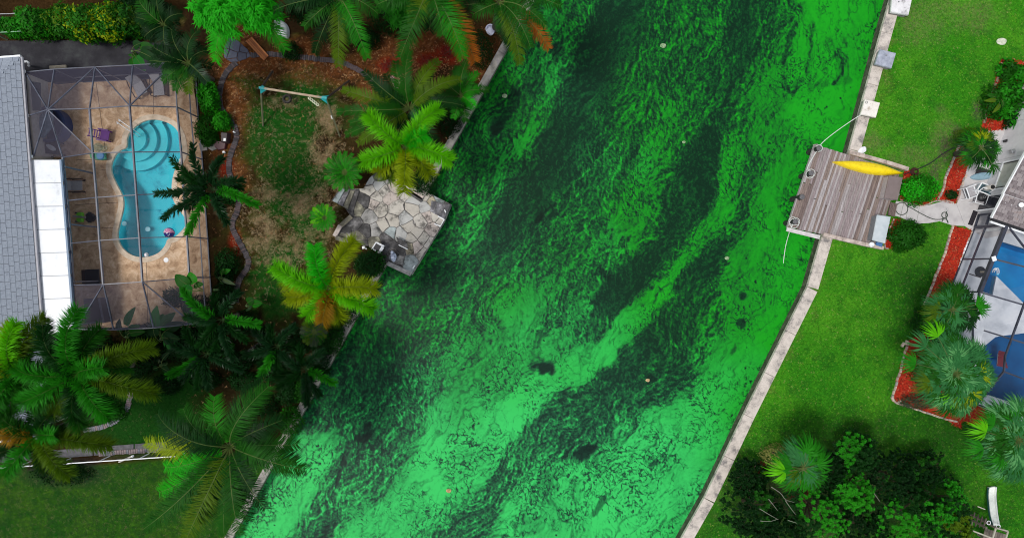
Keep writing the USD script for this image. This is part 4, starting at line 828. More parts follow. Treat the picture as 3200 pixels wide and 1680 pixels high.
# swing set
t = thing('swing_frame', 'A-frame swing set with teal brackets standing on the worn lawn', 'swing set', P(920, 310))
tealb = plain('teal_paint', (0.015, 0.33, 0.34), 0.4); beam_m = surf('weathered_beam', [(0, (0.30, 0.22, 0.14)), (1, (0.50, 0.40, 0.28))], scale=5); leg_m = surf('green_grey_pole', [(0, (0.07, 0.08, 0.04)), (1, (0.15, 0.15, 0.08))], scale=3); legd = surf('dark_pole', [(0, (0.016, 0.012, 0.008)), (1, (0.05, 0.035, 0.02))], scale=3)
zb = 2.25; e0, e1 = P(814, 275, zb), P(1018, 307, zb)
put(t, 'top_beam', bar(e0, e1, 0.10, 0.12), beam_m)
for e, f1, f2 in ((e0, (822, 394), (851, 224)), (e1, (1062, 426), (1091, 252))):
    put(t, 'front_leg', bar(e - [0, 0, .05], P(*f1, 0), 0.075), leg_m); put(t, 'rear_leg', bar(e - [0, 0, .05], P(*f2, 0), 0.085), legd)
    dirx = (e1 - e0) / np.linalg.norm(e1 - e0) * (1 if e is e0 else -1); dl = (P(*f1, 0) - e) / np.linalg.norm(P(*f1, 0) - e); dr = (P(*f2, 0) - e) / np.linalg.norm(P(*f2, 0) - e)
    for d_ in (dl, dr):
        a = np.array([e + [0, 0, .075], e + dirx * 0.42 + [0, 0, .075], e + d_ * 0.42 + [0, 0, .06]]); put(t, 'bracket', ring_loft([a - [0, 0, .04], a]), tealb)
    put(t, 'end_cap', bar(e - dirx * .06 + [0, 0, .01], e + dirx * .2 + [0, 0, .01], .125, .15), tealb)
put(t, 'white_clamp', bar(P(1036, 361, 1.0), P(1040, 371, .92), .1, .1), white_m)
t = thing('ring_ladder', 'hanging string of five white rings below the swing beam', 'climbing rings', P(982, 320, .9))
for k in range(5): put(t, 'ring', torus(P(967 + 6.4 * k, 307 + 5.1 * k, 1.5 - .12 * k), 0.062, 0.026), plain('ivory_plastic', (0.75, 0.78, 0.58), .4) if k == 0 else UsdShade.Material.Get(stage, M('ivory_plastic')))
put(t, 'rope', tube([P(964, 300, zb), P(967, 307, 1.5), P(993, 327, 1.0)], .012, 5), black_m)
t = thing('tyre_swing', 'black tyre swing hanging near the left end of the beam', 'swing', P(897, 309, .5))
put(t, 'tyre', torus(P(897, 309, .5), 0.19, 0.08), black_m); put(t, 'tread', torus(P(897, 309, .58), .2, .02), legd)
for k in (-8, 8): put(t, 'rope', tube([P(897 + k, 309, .58), P(885 + k, 288, zb)], .012, 5), black_m)
# odd things
t = thing('plank_stack', 'stack of orange-brown planks lying by the slate landing', 'planks', P(805, 150))
pl_m = surf('orange_cedar', [(0, (0.16, 0.045, 0.012)), (1, (0.42, 0.15, 0.04))], scale=4, per='object', bump=.3)
for k in range(4): put(t, 'plank', bar(P(770 + 5 * k, 128 - 3.5 * k, .1 + .05 * (k % 2)), P(826 + 4 * k, 188 - 4 * k, .1 + .05 * (k % 2)), 0.09, 0.05), pl_m)
pk1 = plain('rose_plastic', (0.48, 0.10, 0.13), .45); pk2 = plain('pale_pink_plastic', (0.70, 0.38, 0.46), .45)
t = thing('toy_kitchen', 'rose and pale pink plastic toy kitchen beside the feather palms', 'toy kitchen', P(1238, 265))
kc = np.array([P(*q, .0) for q in [(1222, 241), (1252, 234), (1268, 286), (1240, 297)]]); put(t, 'cabinet', slab(kc, 0.0, .52, .03), pk1)
kt = [(1218, 240), (1229, 237), (1249, 294), (1242, 300)]; put(t, 'back_panel', slab([P(*q, .9) for q in kt], 0.0, .9, .02), pk2)
for q in ((1240, 252), (1247, 258), (1241, 262)): put(t, 'hob_ring', disc(P(*q, .55), .07, .521, .55, 10), pk2)
put(t, 'upper_shelf', slab([P(*q, .95) for q in [(1250, 228), (1257, 226), (1262, 240), (1255, 242)]], .0, .95, .02), pk1)
t = thing('overturned_canoe', 'pale grey upturned canoe half hidden under the northern palm fronds', 'canoe', P(885, 100))
def hull(a, b, wmax, z0, hgt, mat, par, name, n=22, sharp=0.75, keel=0.35, mid=0.5):
    a, b = np.asarray(a), np.asarray(b); d = (b - a) / np.linalg.norm(b - a); s_ = np.array([-d[1], d[0], 0]); rings = []
    for u in np.linspace(0.004, 0.996, n):
        x = u / mid * .5 if u < mid else .5 + (u - mid) / (1 - mid) * .5
        w = wmax / 2 * max(math.sin(math.pi * x), 0.01) ** sharp; hh = hgt * (0.55 + 0.45 * math.sin(math.pi * x) ** .5)
        c = a + (b - a) * u; an_ = np.linspace(0, math.pi, 9)
        rings.append(np.vstack([c + s_ * w * math.cos(q) + np.array([0, 0, z0 + hh * math.sin(q) ** .7 * (1 + keel * 0.2 * (abs(math.cos(q)) < .2))]) for q in an_]))
    return put(par, name, ring_loft(rings), mat, smooth=45)
hull(P(862, 62), P(902, 122), .75, .02, .42, plain('grey_white_hull', (0.48, 0.52, 0.53), .5), t, 'hull'); put(t, 'keel_strip', bar(P(868, 72, .45), P(897, 114, .45), .03, .05), metal_m)
t = thing('white_planter', 'round white planter under the palms near the top of the left seawall', 'planter', P(1532, 98))
put(t, 'pot', ring_loft([np.column_stack([P(1533, 98)[0] + r * np.cos(an), P(1533, 98)[1] + r * np.sin(an), np.full(28, z)]) for r, z in ((.16, 0), (.25, .4), (.27, .42), (.22, .42), (.2, .3))]), plain('bluish_white_glaze', (0.62, 0.62, 0.74), .4)); put(t, 'pebbles', (vv * dd * [.22, .22, .12] + P(1533, 98, .38), ff), UsdShade.Material.Get(stage, M('bluish_white_glaze')), smooth=True)
t = thing('pump_box', 'dark maroon pump housing with a small white label beside the brick edging', 'pump', P(690, 440))
put(t, 'lid', slab([P(*q, .5) for q in [(690, 412), (711, 414), (708, 445), (690, 444)]], 0, .5, .04), plain('maroon_black', (0.02, 0.008, 0.012), .5)); put(t, 'base', slab([P(*q, .1) for q in [(672, 440), (708, 444), (704, 466), (684, 470), (672, 460)]], 0, .2, .03), plain('maroon', (0.06, 0.012, 0.02), .5)); put(t, 'label_plate', slab([P(*q, .5) for q in [(699, 432), (706, 432), (705, 441), (698, 441)]], .501, .51), white_m)
t = thing('concrete_pads', 'two pale concrete equipment pads beside the dark pump housing', 'equipment pad', P(650, 455))
cpm = surf('pad_concrete', [(0, (0.12, 0.12, 0.11)), (1, (0.30, 0.28, 0.26))], scale=5, bump=.3)
put(t, 'pad', slab([P(*q) for q in [(622, 448), (650, 450), (648, 470), (628, 472)]], -.05, .08, .01), cpm); put(t, 'pad', slab([P(*q) for q in [(652, 444), (676, 440), (684, 464), (664, 472), (652, 464)]], -.05, .1, .01), cpm)
for q, l in (((656, 440), 'small white valve on the pale equipment pads'), ((703, 477), 'small white sprinkler head at the brick edging below the pump'), ((734, 414), 'tiny white light on the brick edging right of the pump')):
    t = thing('garden_fitting', l, 'fitting', P(*q)); put(t, 'stem', tube([P(*q, 0), P(*q, .15)], .03, 8), white_m); put(t, 'cap', disc(P(*q), .075 if q[0] != 734 else .045, .15, .22, 10, .02), white_m)
# fence rails
def railfence(label, a, b, z, n, mat, wire=None):
    t = thing('rail_fence', label, 'fence', (P(*a) + P(*b)) / 2); a3, b3 = P(*a, z), P(*b, z)
    put(t, 'top_rail', tube([a3, b3], .032, 6), mat)
    for k in range(n):
        q = a3 + (b3 - a3) * k / (n - 1); put(t, 'post', tube([q * [1, 1, 0], q], .03, 6), mat)
    put(t, 'mesh_screen', (np.array([a3 * [1, 1, 0] + [0, 0, .05], b3 * [1, 1, 0] + [0, 0, .05], b3, a3]), np.array([[0, 1, 2], [0, 2, 3]])), wire or sc_fence)
sc_fence = screenmat('chain_link', (0.12, 0.12, 0.12), 0.13)
railfence('white-railed chain-link fence along the lower left lawn', (-200, 1474), (560, 1424), 1.15, 7, white_m)
railfence('pale green rail fence at the hedge foot in the top left corner', (-200, 112), (62, 98), 1.2, 4, plain('pale_green_paint', (0.22, 0.42, 0.26)))
railfence('grey rail fence behind the hedge in the top left corner', (-200, 52), (66, 42), 1.3, 4, metal_m)
t = thing('border_path', 'grey concrete strip beside the rail fence at lower left', 'path', P(300, 1435))
for a, b in ((-200, 120), (124, 290), (294, 418), (422, 520)): put(t, 'path_length', slab([P(a, 1466 - .075 * (a + 200)) + [0, .6, 0], P(b, 1466 - .075 * (b + 200)) + [0, .6, 0], P(b, 1466 - .075 * (b + 200)) + [0, .12, 0], P(a, 1466 - .075 * (a + 200)) + [0, .12, 0]], -.1, .03, .008), surf('strip_concrete', [(0, (0.05, 0.05, 0.055)), (1, (0.13, 0.125, 0.14))], scale=4, bump=.3) if a < 0 and b == 120 else UsdShade.Material.Get(stage, M('strip_concrete')))
t = thing('fallen_pole', 'short pale pole leaning across the lower left rail fence', 'pole', P(395, 1435)); put(t, 'shaft', tube([P(372, 1442, .4), P(414, 1424, 1.2)], .05, 8), plain('bleached_wood', (0.45, 0.43, 0.40), .8)); put(t, 'end_cap', tube([P(413, 1424.4, 1.18), P(416, 1423, 1.23)], .06, 8), white_m)
# ================================================================== right property: dock, path, beds, house, cage
rng = np.random.default_rng(77)
def grp(*a): return [np.array(x, float) for x in a]
dock_ms = [surf(f'dock_plank_{w}', [(0, np.array(c) * 0.55), (0.5, c), (1, np.array(c) * 1.35)], scale=3.0, stretch=(7, 0.8, 1), rot=-0.333, detail=8, bump=.5, bscale=5, rough=0.9, nrough=.75) for w, c in (('grey', (0.27, 0.235, 0.23)), ('brown', (0.215, 0.165, 0.145)), ('pale', (0.35, 0.32, 0.32)), ('mauve', (0.26, 0.212, 0.215)), ('dark', (0.155, 0.115, 0.105)))]
ZD = 0.16
dk = thing('boat_dock', 'weathered grey-brown plank dock jutting from the right seawall', 'dock', P(2620, 610))
c00, c01, c10, c11 = P(2549, 452, ZD), P(2463, 710, ZD), P(2814, 534, ZD), P(2738, 766, ZD)
u0 = (c10 - c00); u1 = (c11 - c01); npl = 41
n_, e_ = 0, 0
for k in range(npl):
    f0, f1 = (k + .04) / npl, (k + .96) / npl
    a, b, c, d_ = c00 + u0 * f0, c00 + u0 * f1, c01 + u1 * f1, c01 + u1 * f0
    z = ZD + rng.normal(0, .004); m_ = dock_ms[rng.choice(5, p=[.3, .2, .2, .2, .1])]
    o0, o1 = rng.normal(0, .012, 2); dn = (d_ - a) / np.linalg.norm(d_ - a)
    if rng.random() < .45:                                            # two boards butted end to end
        s_ = rng.uniform(.3, .7); g_ = .004
        put(dk, 'plank', slab([a + dn * o0, b + dn * o0, b + (c - b) * (s_ - g_), a + (d_ - a) * (s_ - g_)], z - .05, z, .006), m_)
        put(dk, 'plank', slab([a + (d_ - a) * (s_ + g_), b + (c - b) * (s_ + g_), c + dn * o1, d_ + dn * o1], z - .05, z - .003, .006), dock_ms[rng.integers(5)])
    else: put(dk, 'plank', slab([a + dn * o0, b + dn * o0, c + dn * o1, d_ + dn * o1], z - .05, z, .006), m_)
for f in (.06, .35, .65, .94): put(dk, 'joist', bar(c00 + (c01 - c00) * f - [0, 0, .15], c10 + (c11 - c10) * f - [0, 0, .15], .08, .18), dock_ms[4])
put(dk, 'fascia_board', bar(c00 + [-.03, 0, -.1], c01 + [-.03, 0, -.1], .05, .2), dock_ms[2])
put(dk, 'end_board', bar(P(2458, 716, .17), P(2561, 741, .17), .22, .09), surf('pale_board', [(0, (0.45, 0.42, 0.42)), (1, (0.66, 0.63, 0.62))], scale=5, bump=.2))
put(dk, 'corner_plate', slab([P(*q, .22) for q in [(2541, 451), (2556, 449), (2561, 455), (2545, 462)]], .165, .2, .01), cpm)
pile_m = surf('wet_pile_wood', [(0, (0.008, 0.010, 0.010)), (1, (0.035, 0.035, 0.034))], scale=5, bump=.6, bscale=12)
ptop_m = surf('pile_top_wood', [(0, (0.06, 0.06, 0.065)), (1, (0.17, 0.165, 0.17))], scale=12)
for k, (x, y) in enumerate([(2560, 463), (2535, 541), (2507, 615), (2486, 692)]):
    zt = .55; t = thing('dock_pile', ['dark round timber pile at the north corner of the dock', 'dark timber pile second from the north, with a rope round it', 'dark timber pile third from the north, without any rope', 'dark timber pile at the south corner of the dock with white rope loops'][k], 'pile', P(x, y, zt) * [1, 1, 0] + [0, 0, WZ])
    c = P(x, y, zt); 
    put(t, 'shaft', tube([c * [1, 1, 0] + [.02, 0, -2], c * [1, 1, 0] + [0, 0, zt - .02]], [.17, .15], 14), pile_m, smooth=40)
    put(t, 'top', disc(c, .145, zt - .02, zt + .02, 14, .015), ptop_m)
rope_m = plain('white_rope', (0.62, 0.66, 0.62), .8)
t = thing('mooring_line', 'long pale rope from the white seawall pedestal to the dock piles', 'rope', P(2600, 420))
put(t, 'line', tube(spline([P(2701, 353, .4), P(2660, 378, .28), P(2610, 413, .28), P(2572, 444, .35), P(2556, 466, .32), P(2540, 492, .24), P(2527, 515, .24), P(2521, 533, .28)], 40), .022, 5), rope_m)
put(t, 'coil', torus(P(2560, 463, .4), .18, .022), rope_m)
for q in ((2535, 541), (2531, 545)): put(t, 'coil', torus(P(*q, .25), .22, .018), rope_m)
t = thing('mooring_line', 'slack pale rope dangling from the south dock pile into the algae', 'rope', P(2460, 770))
put(t, 'line', tube(spline([P(2481, 694, .35), P(2472, 712, .25), P(2464, 735, -.3), P(2456, 765, -.7), P(2451, 795, -.86), P(2448, 822, -.88)], 30), .020, 5), rope_m)
for q, r in (((2478, 690), .22), ((2488, 692), .2), ((2482, 697), .26)): put(t, 'coil', torus(P(*q, .30), r, .018), rope_m)
# kerbs along the dock inlet
kerb_m = surf('inlet_kerb', [(0, (0.22, 0.18, 0.16)), (0.5, (0.46, 0.38, 0.33)), (1, (0.58, 0.50, 0.46))], scale=3, bump=.4, bscale=20)
t = thing('dock_kerb', 'rough concrete kerb north of the dock beside the yellow kayak', 'kerb', P(2740, 500))
for a, b in (((2652, 476), (2700, 489)), ((2701, 489), (2766, 507)), ((2767, 507), (2836, 529))): put(t, 'kerb_length', bar(P(*a, .2), P(*b, .2), .20, .26), kerb_m)
t = thing('dock_kerb', 'rough concrete kerb along the south side of the dock', 'kerb', P(2660, 750))
for a, b in (((2572, 732), (2630, 747)), ((2631, 747), (2700, 763)), ((2701, 763), (2758, 775))): put(t, 'kerb_length', bar(P(*a, .2), P(*b, .2), .20, .26), kerb_m)
# kayak, upside down
yel_m = plain('kayak_yellow', (0.88, 0.66, 0.006), .35)
t = thing('kayak', 'upturned bright yellow kayak lying on the dock along the north kerb', 'kayak', P(2716, 522))
hull(P(2607, 504, .5), P(2825, 541, .5), .64, ZD - .49, .46, yel_m, t, 'hull', 30, .85, .3, .55)
# (hull z is measured from the point's own height)
# deck boxes
def deckbox(label, top, bot, z, mt, ms):
    t = thing('deck_box', label, 'deck box', P(*bot[0])); tp = ccw(np.array([P(*q, z) for q in top])[:, :2]); c = tp.mean(0)
    put(t, 'body', ring_loft([np.column_stack([c + (tp - c) * .95, np.full(4, ZD)]), np.column_stack([c + (tp - c) * .97, np.full(4, z - .10)])]), ms)
    put(t, 'lid', ring_loft([np.column_stack([c + (tp - c) * r, np.full(4, zz)]) for r, zz in ((1.0, z - .098), (1.01, z - .03), (.96, z))]), mt)
    hb = (tp[0] + tp[1]) / 2
    for s_ in (.25, .75):
        e = tp[1] + (tp[2] - tp[1]) * s_; put(t, 'hinge', box(np.r_[e, z - .06], (.08, .08, .05), .3), metal_m)
deckbox('grey-brown deck storage box at the kayak end of the dock', [(2779, 549), (2822, 554), (2806, 625), (2764, 619)], [(2780, 590)], .78, surf('taupe_plastic', [(0, (0.16, 0.125, 0.12)), (1, (0.21, 0.165, 0.16))], scale=2, rough=.5), plain('pale_taupe_plastic', (0.36, 0.33, 0.33)))
deckbox('pale grey deck storage box at the south corner of the dock', [(2742, 671), (2784, 677), (2766, 760), (2727, 750)], [(2750, 715)], .82, surf('pale_box_plastic', [(0, (0.40, 0.46, 0.49)), (1, (0.56, 0.61, 0.63))], scale=2, rough=.5), plain('mid_grey_plastic', (0.15, 0.165, 0.175)))
put(None, 'folded_tarp', box(P(2747, 763, .3), (.34, .22, .16), -.3, .03), plain('tarp_blue', (0.06, 0.16, 0.36)), label='small folded blue tarp below the pale deck box', category='tarp')
t = thing('white_bucket', 'small white pail on the south dock kerb', 'bucket', P(2724, 764)); put(t, 'pail', ring_loft([np.column_stack([P(2724, 764, .5)[0] + r * np.cos(an), P(2724, 764, .5)[1] + r * np.sin(an), np.full(28, z)]) for r, z in ((.10, .34), (.13, .55), (.11, .55), (.09, .4))]), white_m); put(t, 'rim', torus(P(2724, 764, .55) , .13, .015), white_m)
t = thing('dock_step', 'dark slatted wooden step between dock and concrete path', 'step', P(2793, 650))
for k in range(5): put(t, 'slat', bar(P(2784 + 4.2 * k, 632 + 1.2 * k, .12), P(2776 + 4.2 * k, 672 + 1.2 * k, .12), .062, .12), dock_ms[4])

# white square pedestals on the seawall
for k, (q, m_, l) in enumerate([([(2790, -14), (2852, -8), (2840, 47), (2785, 38)], 'mottled', 'blotchy white square concrete pedestal at the top of the right seawall'), ([(2751, 154), (2801, 166), (2787, 213), (2736, 200)], 'blue', 'bluish grey square concrete pedestal, middle one of the three on the seawall'), ([(2704, 310), (2751, 321), (2738, 367), (2690, 357)], 'white', 'clean white square concrete pedestal nearest the dock')]):
    mt = {'mottled': surf('pedestal_mottled', [(0, (0.06, 0.05, 0.05)), (.45, (0.66, 0.65, 0.66)), (1, (0.78, 0.77, 0.78))], scale=2.4, nrough=.7, bump=.3), 'blue': surf('pedestal_blue', [(0, (0.22, 0.24, 0.30)), (1, (0.42, 0.45, 0.53))], scale=4, bump=.3), 'white': surf('pedestal_white', [(0, (0.44, 0.38, 0.30)), (.4, (0.72, 0.68, 0.62)), (1, (0.82, 0.79, 0.74))], scale=4, bump=.3)}[m_]
    t = thing('seawall_pedestal', l, 'pedestal', P(*q[0])); tp = np.array([P(*x, .5) for x in q]); c = tp.mean(0)
    put(t, 'plinth', slab(c + (tp - c) * [.93, .93, 1], .0, .33), cpm); put(t, 'cap_slab', slab(tp, .333, .5, .03), mt)
    if m_ == 'white': put(t, 'mooring_ring', torus(P(2708, 320, .52), .06, .015), metal_m)
    else: put(t, 'bolt', disc(P(q[0][0] + 18, q[0][1] + 20, .5), .04, .5, .54, 8), metal_m)
t = thing('white_cushion', 'crumpled white float cushion on the grass north of the dock', 'cushion', P(2693, 470))
put(t, 'pad', (vv * dd * [.26, .17, .08] @ np.array([[.8, .6, 0], [-.6, .8, 0], [0, 0, 1]]) + P(2694, 470, .09), ff), white_m, smooth=True); put(t, 'strap', tube([P(2688, 478, .03), P(2694, 482, .03), P(2703, 480, .03)], .02, 5), rope_m)
put(None, 'bleached_patch', (vv * dd * [.28, .2, .03] + P(3130, 130, .02), ff), surf('bleached_litter', [(0, (0.30, 0.36, 0.22)), (1, (0.7, 0.7, 0.58))], scale=7), label='pale heap of clippings on the lawn near the top right corner', category='clippings', smooth=True)

# concrete path
walk_m = surf('walk_concrete', [(0, (0.40, 0.38, 0.39)), (.5, (0.52, 0.50, 0.50)), (1, (0.58, 0.56, 0.56))], scale=1.5, detail=8, bump=.15, bscale=60, rough=.85)
walk = [[(2800, 628), (2824, 631), (2812, 678), (2786, 672)], [(2825, 631), (2838, 634), (2830, 686), (2813, 679)], [(2839, 634), (2872, 645), (2862, 699), (2831, 687)],
        [(2873, 645), (2905, 640), (2952, 627), (2987, 636), (3014, 706), (2976, 704), (2935, 691), (2900, 697), (2863, 699)], [(2988, 636), (3010, 560), (3040, 470), (3080, 380), (3110, 310), (3200, 330), (3320, 380), (3280, 700), (3080, 745), (3036, 720), (3015, 707)]]
wk = put(None, 'garden_path', extrude(Polygon([P(*q)[:2] for q in walk[4]]), -.2, .035), walk_m, label='pale concrete path and patio between dock and right house', kind='structure')
for q in walk[:4]: put(wk, 'path_slab', slab([P(*x) for x in q] if len(q) == 4 else [P(*x) for x in q], -.2, .035 + rng.uniform(0, .006), .008) if len(q) == 4 else extrude([P(*x) for x in q], -.2, .037), walk_m)
# garden hose
hose_m = plain('hose_dark_green', (0.03, 0.05, 0.035), .5)
a_ = np.linspace(0, 2 * np.pi, 24)
loopc = lambda cx, cy, r, s, e, z: [P(cx + r * math.cos(q), cy + r * math.sin(q), z) for q in np.linspace(s, e, 14)]
t = thing('garden_hose', 'dark garden hose looping along the concrete path', 'hose', P(2880, 665))
put(t, 'tubing', tube(spline([P(2832, 618, .06), P(2838, 636, .06)] + loopc(2818, 652, 19, -.3, 5.9, .06) + [P(2848, 650, .07), P(2880, 668, .06), P(2915, 684, .06), P(2942, 685, .06)] + loopc(2952, 672, 9, 2.2, 8.2, .08) + [P(2945, 690, .07)] + loopc(2953, 694, 9.5, 3.3, 6.5, .06) + [P(2956, 675, .08), P(2959, 656, .06)], 190), .022, 6), hose_m)
put(t, 'nozzle', tube([P(2958, 660, .07), P(2960, 652, .08)], .03, 8), metal_m)

# red mulch beds with stone edging
red_m = surf('red_mulch', [(0, (0.05, 0.006, 0.003)), (.3, (0.26, 0.012, 0.004)), (.7, (0.54, 0.024, 0.006)), (1, (0.52, 0.10, 0.04))], scale=7, detail=9, nrough=.8, bump=1.0, bscale=22, bdist=.05, rough=.95)
beds = {'red mulch bed round the bright bush at the dock': [(2826, 528), (2850, 538), (2866, 552), (2935, 600), (2928, 626), (2890, 640), (2866, 640), (2812, 622), (2820, 580)],
        'long red mulch bed west of the concrete patio': [(2994, 454), (3021, 458), (3036, 480), (3015, 541), (3001, 576), (2986, 634), (2951, 628), (2928, 626), (2936, 609), (2948, 586), (2953, 556)],
        'bright red mulch bed along the right screen cage': [(2977, 706), (3035, 720), (3012, 783), (2993, 843), (2966, 912), (2940, 960), (2890, 950), (2914, 886), (2935, 830), (2957, 770)],
        'narrow red mulch bed behind the pale deck box': [(2790, 682), (2815, 688), (2800, 740), (2782, 776), (2760, 772), (2772, 730)],
        'red mulch bed under the grey-green fan palms': [(2838, 1066), (2890, 1040), (2950, 1100), (2960, 1236), (3052, 1266), (3104, 1287), (3240, 1332), (3240, 1380), (3140, 1360), (3004, 1312), (3000, 1336), (2950, 1305), (2790, 1246), (2810, 1160)],
        'red mulch bed in the shrubs at the right edge': [(3128, 188), (3160, 186), (3260, 210), (3240, 330), (3130, 405), (3104, 408), (3062, 412), (3085, 340)]}
for l, q in beds.items(): put(None, 'mulch_bed', extrude([P(*x) for x in q], -.1, .045), red_m, label=l, kind='stuff')
ed_ms = [surf(f'bed_edging_{w}', [(0, np.array(c) * .6), (1, np.array(c) * 1.2)], scale=9, bump=.3) for w, c in (('cream', (0.55, 0.45, 0.36)), ('pink', (0.42, 0.30, 0.25)), ('grey', (0.36, 0.33, 0.30)))]
def border(label, pts, pitch=.24, w=.11, ms=ed_ms): return edging(label, pts, w, pitch, ms, .10, None, 'bed_edging', 'bed edging')
border('pale edging between lawn and the mulch bed along the cage', [(2977, 704), (2966, 738), (2957, 770), (2946, 805), (2930, 845), (2914, 886), (2896, 930), (2884, 960)])
border('white edging between mulch bed and the screen cage', [(3037, 722), (3024, 752), (3012, 783), (3002, 815), (2990, 846)], .2, .09, [white_m, ed_ms[0]])
border('pale edging on the lawn side of the long mulch bed', [(2996, 452), (2982, 490), (2968, 520), (2954, 556), (2948, 586), (2936, 610), (2928, 628)])
border('grey edging on the patio side of the long mulch bed', [(3018, 545), (3006, 570), (2998, 600), (2986, 636)], .22, .10)
border('pale edging where the dockside mulch bed meets the path', [(2812, 624), (2840, 633), (2868, 642), (2895, 640), (2926, 628), (2952, 627), (2985, 636)], .24, .07)
border('cream edging on the lawn corner of the fan palm bed', [(2838, 1066), (2826, 1104), (2812, 1160), (2798, 1205), (2788, 1240), (2796, 1256), (2830, 1266), (2880, 1284), (2950, 1307), (3002, 1318)], .26, .10)
border('thin edging round the bed behind the pale deck box', [(2791, 682), (2782, 710), (2772, 740), (2762, 772), (2780, 778)], .22, .06)
border('low brown timber edging in front of the right edge shrubs', [(3130, 196), (3118, 236), (3100, 290), (3084, 345), (3066, 405)], .6, .13, [surf('old_timber', [(0, (0.10, 0.06, 0.04)), (1, (0.26, 0.19, 0.13))], scale=6), ed_ms[1]])
for q, rz, l in (((2822, 1076), 1.0, 'loose cream block at the top of the fan palm bed'), ((2832, 1070), 1.1, 'second loose cream block at the top of the fan palm bed'), ((2790, 1246), 2.0, 'loose cream block at the corner of the fan palm bed'), ((2810, 1256), .6, 'loose cream block right of the fan palm bed corner')): put(None, 'loose_block', box(P(*q, .08), (.26, .12, .12), rz, .015), ed_ms[0], label=l, category='block')
put(None, 'water_hookup_cable', tube(spline([P(2826, 545, .1), P(2850, 535, .12), P(2875, 525, .1), P(2910, 508, .08), P(2950, 478, .08), P(2985, 460, .1)], 40), .03, 5), black_m, label='black cable from the kayak tip across the lawn to the long bed', category='cable')
put(None, 'cable_coil', cat([torus(P(2858, 537, .1) + [0, 0, .05 * k], .22 - .03 * k, .03) for k in range(4)]), plain('dark_red_brown', (0.05, 0.012, 0.01)), label='dark coil of cable beside the bright dockside bush', category='cable')

# ---- right house
hw_m = surf('grey_white_stucco', [(0, (0.50, 0.50, 0.51)), (1, (0.64, 0.63, 0.64))], scale=2, bump=.15, bscale=60)
hs = thing('stucco_house', 'pale stucco house with brown-grey shingle roof at the right edge', 'house', P(3140, 560))
U = np.array([-.323, -.946, 0]); Vv = np.array([.946, -.323, 0])           # U: down along the wall, V: away from the canal (world)
zE = 2.9
g1, g2 = P(3137, 603, zE), P(3100, 681, 2.7)                                # gutter corners of the two roofs
wbase = P(3052, 662); 
wl = [wbase + U * .0, wbase - U * 7.5]
put(hs, 'wall', slab([wl[0], wl[1], wl[1] + Vv * 9, wl[0] + Vv * 9], -.1, 2.55), hw_m)
und2 = surf('roof_felt_brown', [(0, (0.05, 0.045, 0.045)), (1, (0.10, 0.09, 0.09))], scale=5)
shing_r = surf('brown_grey_shingle', [(0, (0.10, 0.085, 0.085)), (.4, (0.20, 0.17, 0.175)), (.75, (0.29, 0.26, 0.26)), (1, (0.24, 0.17, 0.15))], scale=9, rough=.92, per='object', bump=.5, bscale=60)
def roofslope(o, ln, dep, pit, label, side):
    """o: left eave corner; courses run along Vv, the slope climbs against U."""
    er = (-U + np.array([0, 0, pit])) / math.hypot(1, pit); nn_ = np.cross(Vv, er); nn_ = nn_ if nn_[2] > 0 else -nn_
    q = [o, o + Vv * ln, o + Vv * ln + er * dep, o + er * dep]; rf = put(hs, 'roof', ring_loft([np.array(q) - [0, 0, .10], np.array(q)]), und2)
    i = 0
    while i * .2 < dep:
        s = -.14 * (i % 2)
        while s < 3.6:
            l_ = rng.uniform(.24, .34)
            put(rf, 'shingle', tab(o, Vv, er, nn_, max(s, .01), s + l_ - .02, i * .2 + .006, min(i * .2 + .21, dep)), shing_r); s += l_
        i += 1
    put(hs, 'rake_board', bar(o - Vv * .04 + [0, 0, -.02], o - Vv * .04 + er * dep + [0, 0, -.02], .06, .16), white_m)
    return rf
roofslope(g1 + U * .05, 9, 2.5, .30, '', 0)
roofslope(g2, 9, 1.33, .26, '', 0)
for a, dz in ((g1 + U * .14 + Vv * -.05, .02), (g1 + U * .42 + Vv * -.06, -.02)): put(hs, 'gutter', bar(a + [0, 0, dz], a + Vv * 9 + [0, 0, dz], .17, .13), white_m)
put(hs, 'flashing', bar(g1 + U * .28 + [0, 0, -.03], g1 + U * .28 + Vv * 9 + [0, 0, -.03], .12, .04), metal_m)
put(hs, 'eave_trim', bar(g2 + U * .08 + [0, 0, -.03], g2 + U * .08 + Vv * 9 + [0, 0, -.03], .12, .14), black_m); put(hs, 'eave_gutter', bar(g2 + U * .20 + [0, 0, -.05], g2 + U * .20 + Vv * 9 + [0, 0, -.05], .09, .1), white_m)
put(hs, 'vent_pipe', tube([P(3192, 640, 3.0), P(3192, 640, 3.3)], .12, 12), white_m)
def onwall(s, z, off=.0): return wbase - U * s - Vv * off + np.array([0, 0, z])
win_gl = plain('window_blind', (0.40, 0.42, 0.36), .15)
w1 = put(hs, 'window', ring_loft([np.array([onwall(1.25, .95, 0), onwall(2.75, .95, 0), onwall(2.75, 2.35, 0), onwall(1.25, 2.35, 0)]), np.array([onwall(1.25, .95, .015), onwall(2.75, .95, .015), onwall(2.75, 2.35, .015), onwall(1.25, 2.35, .015)])]), win_gl)
for a, b in ((onwall(1.25, .92, .03), onwall(2.75, .92, .03)), (onwall(1.25, 2.37, .03), onwall(2.75, 2.37, .03)), (onwall(1.22, .9, .03), onwall(1.22, 2.4, .03)), (onwall(2.78, .9, .03), onwall(2.78, 2.4, .03))): put(w1, 'frame', bar(a, b, .07, .07), white_m)
for s_ in (1.3, 2.7): put(w1, 'jamb', bar(onwall(s_, 1.0, .03), onwall(s_, 2.3, .03), .04, .04), black_m)
gl_m = plain('dark_glazing', (0.02, 0.022, 0.028), .1)
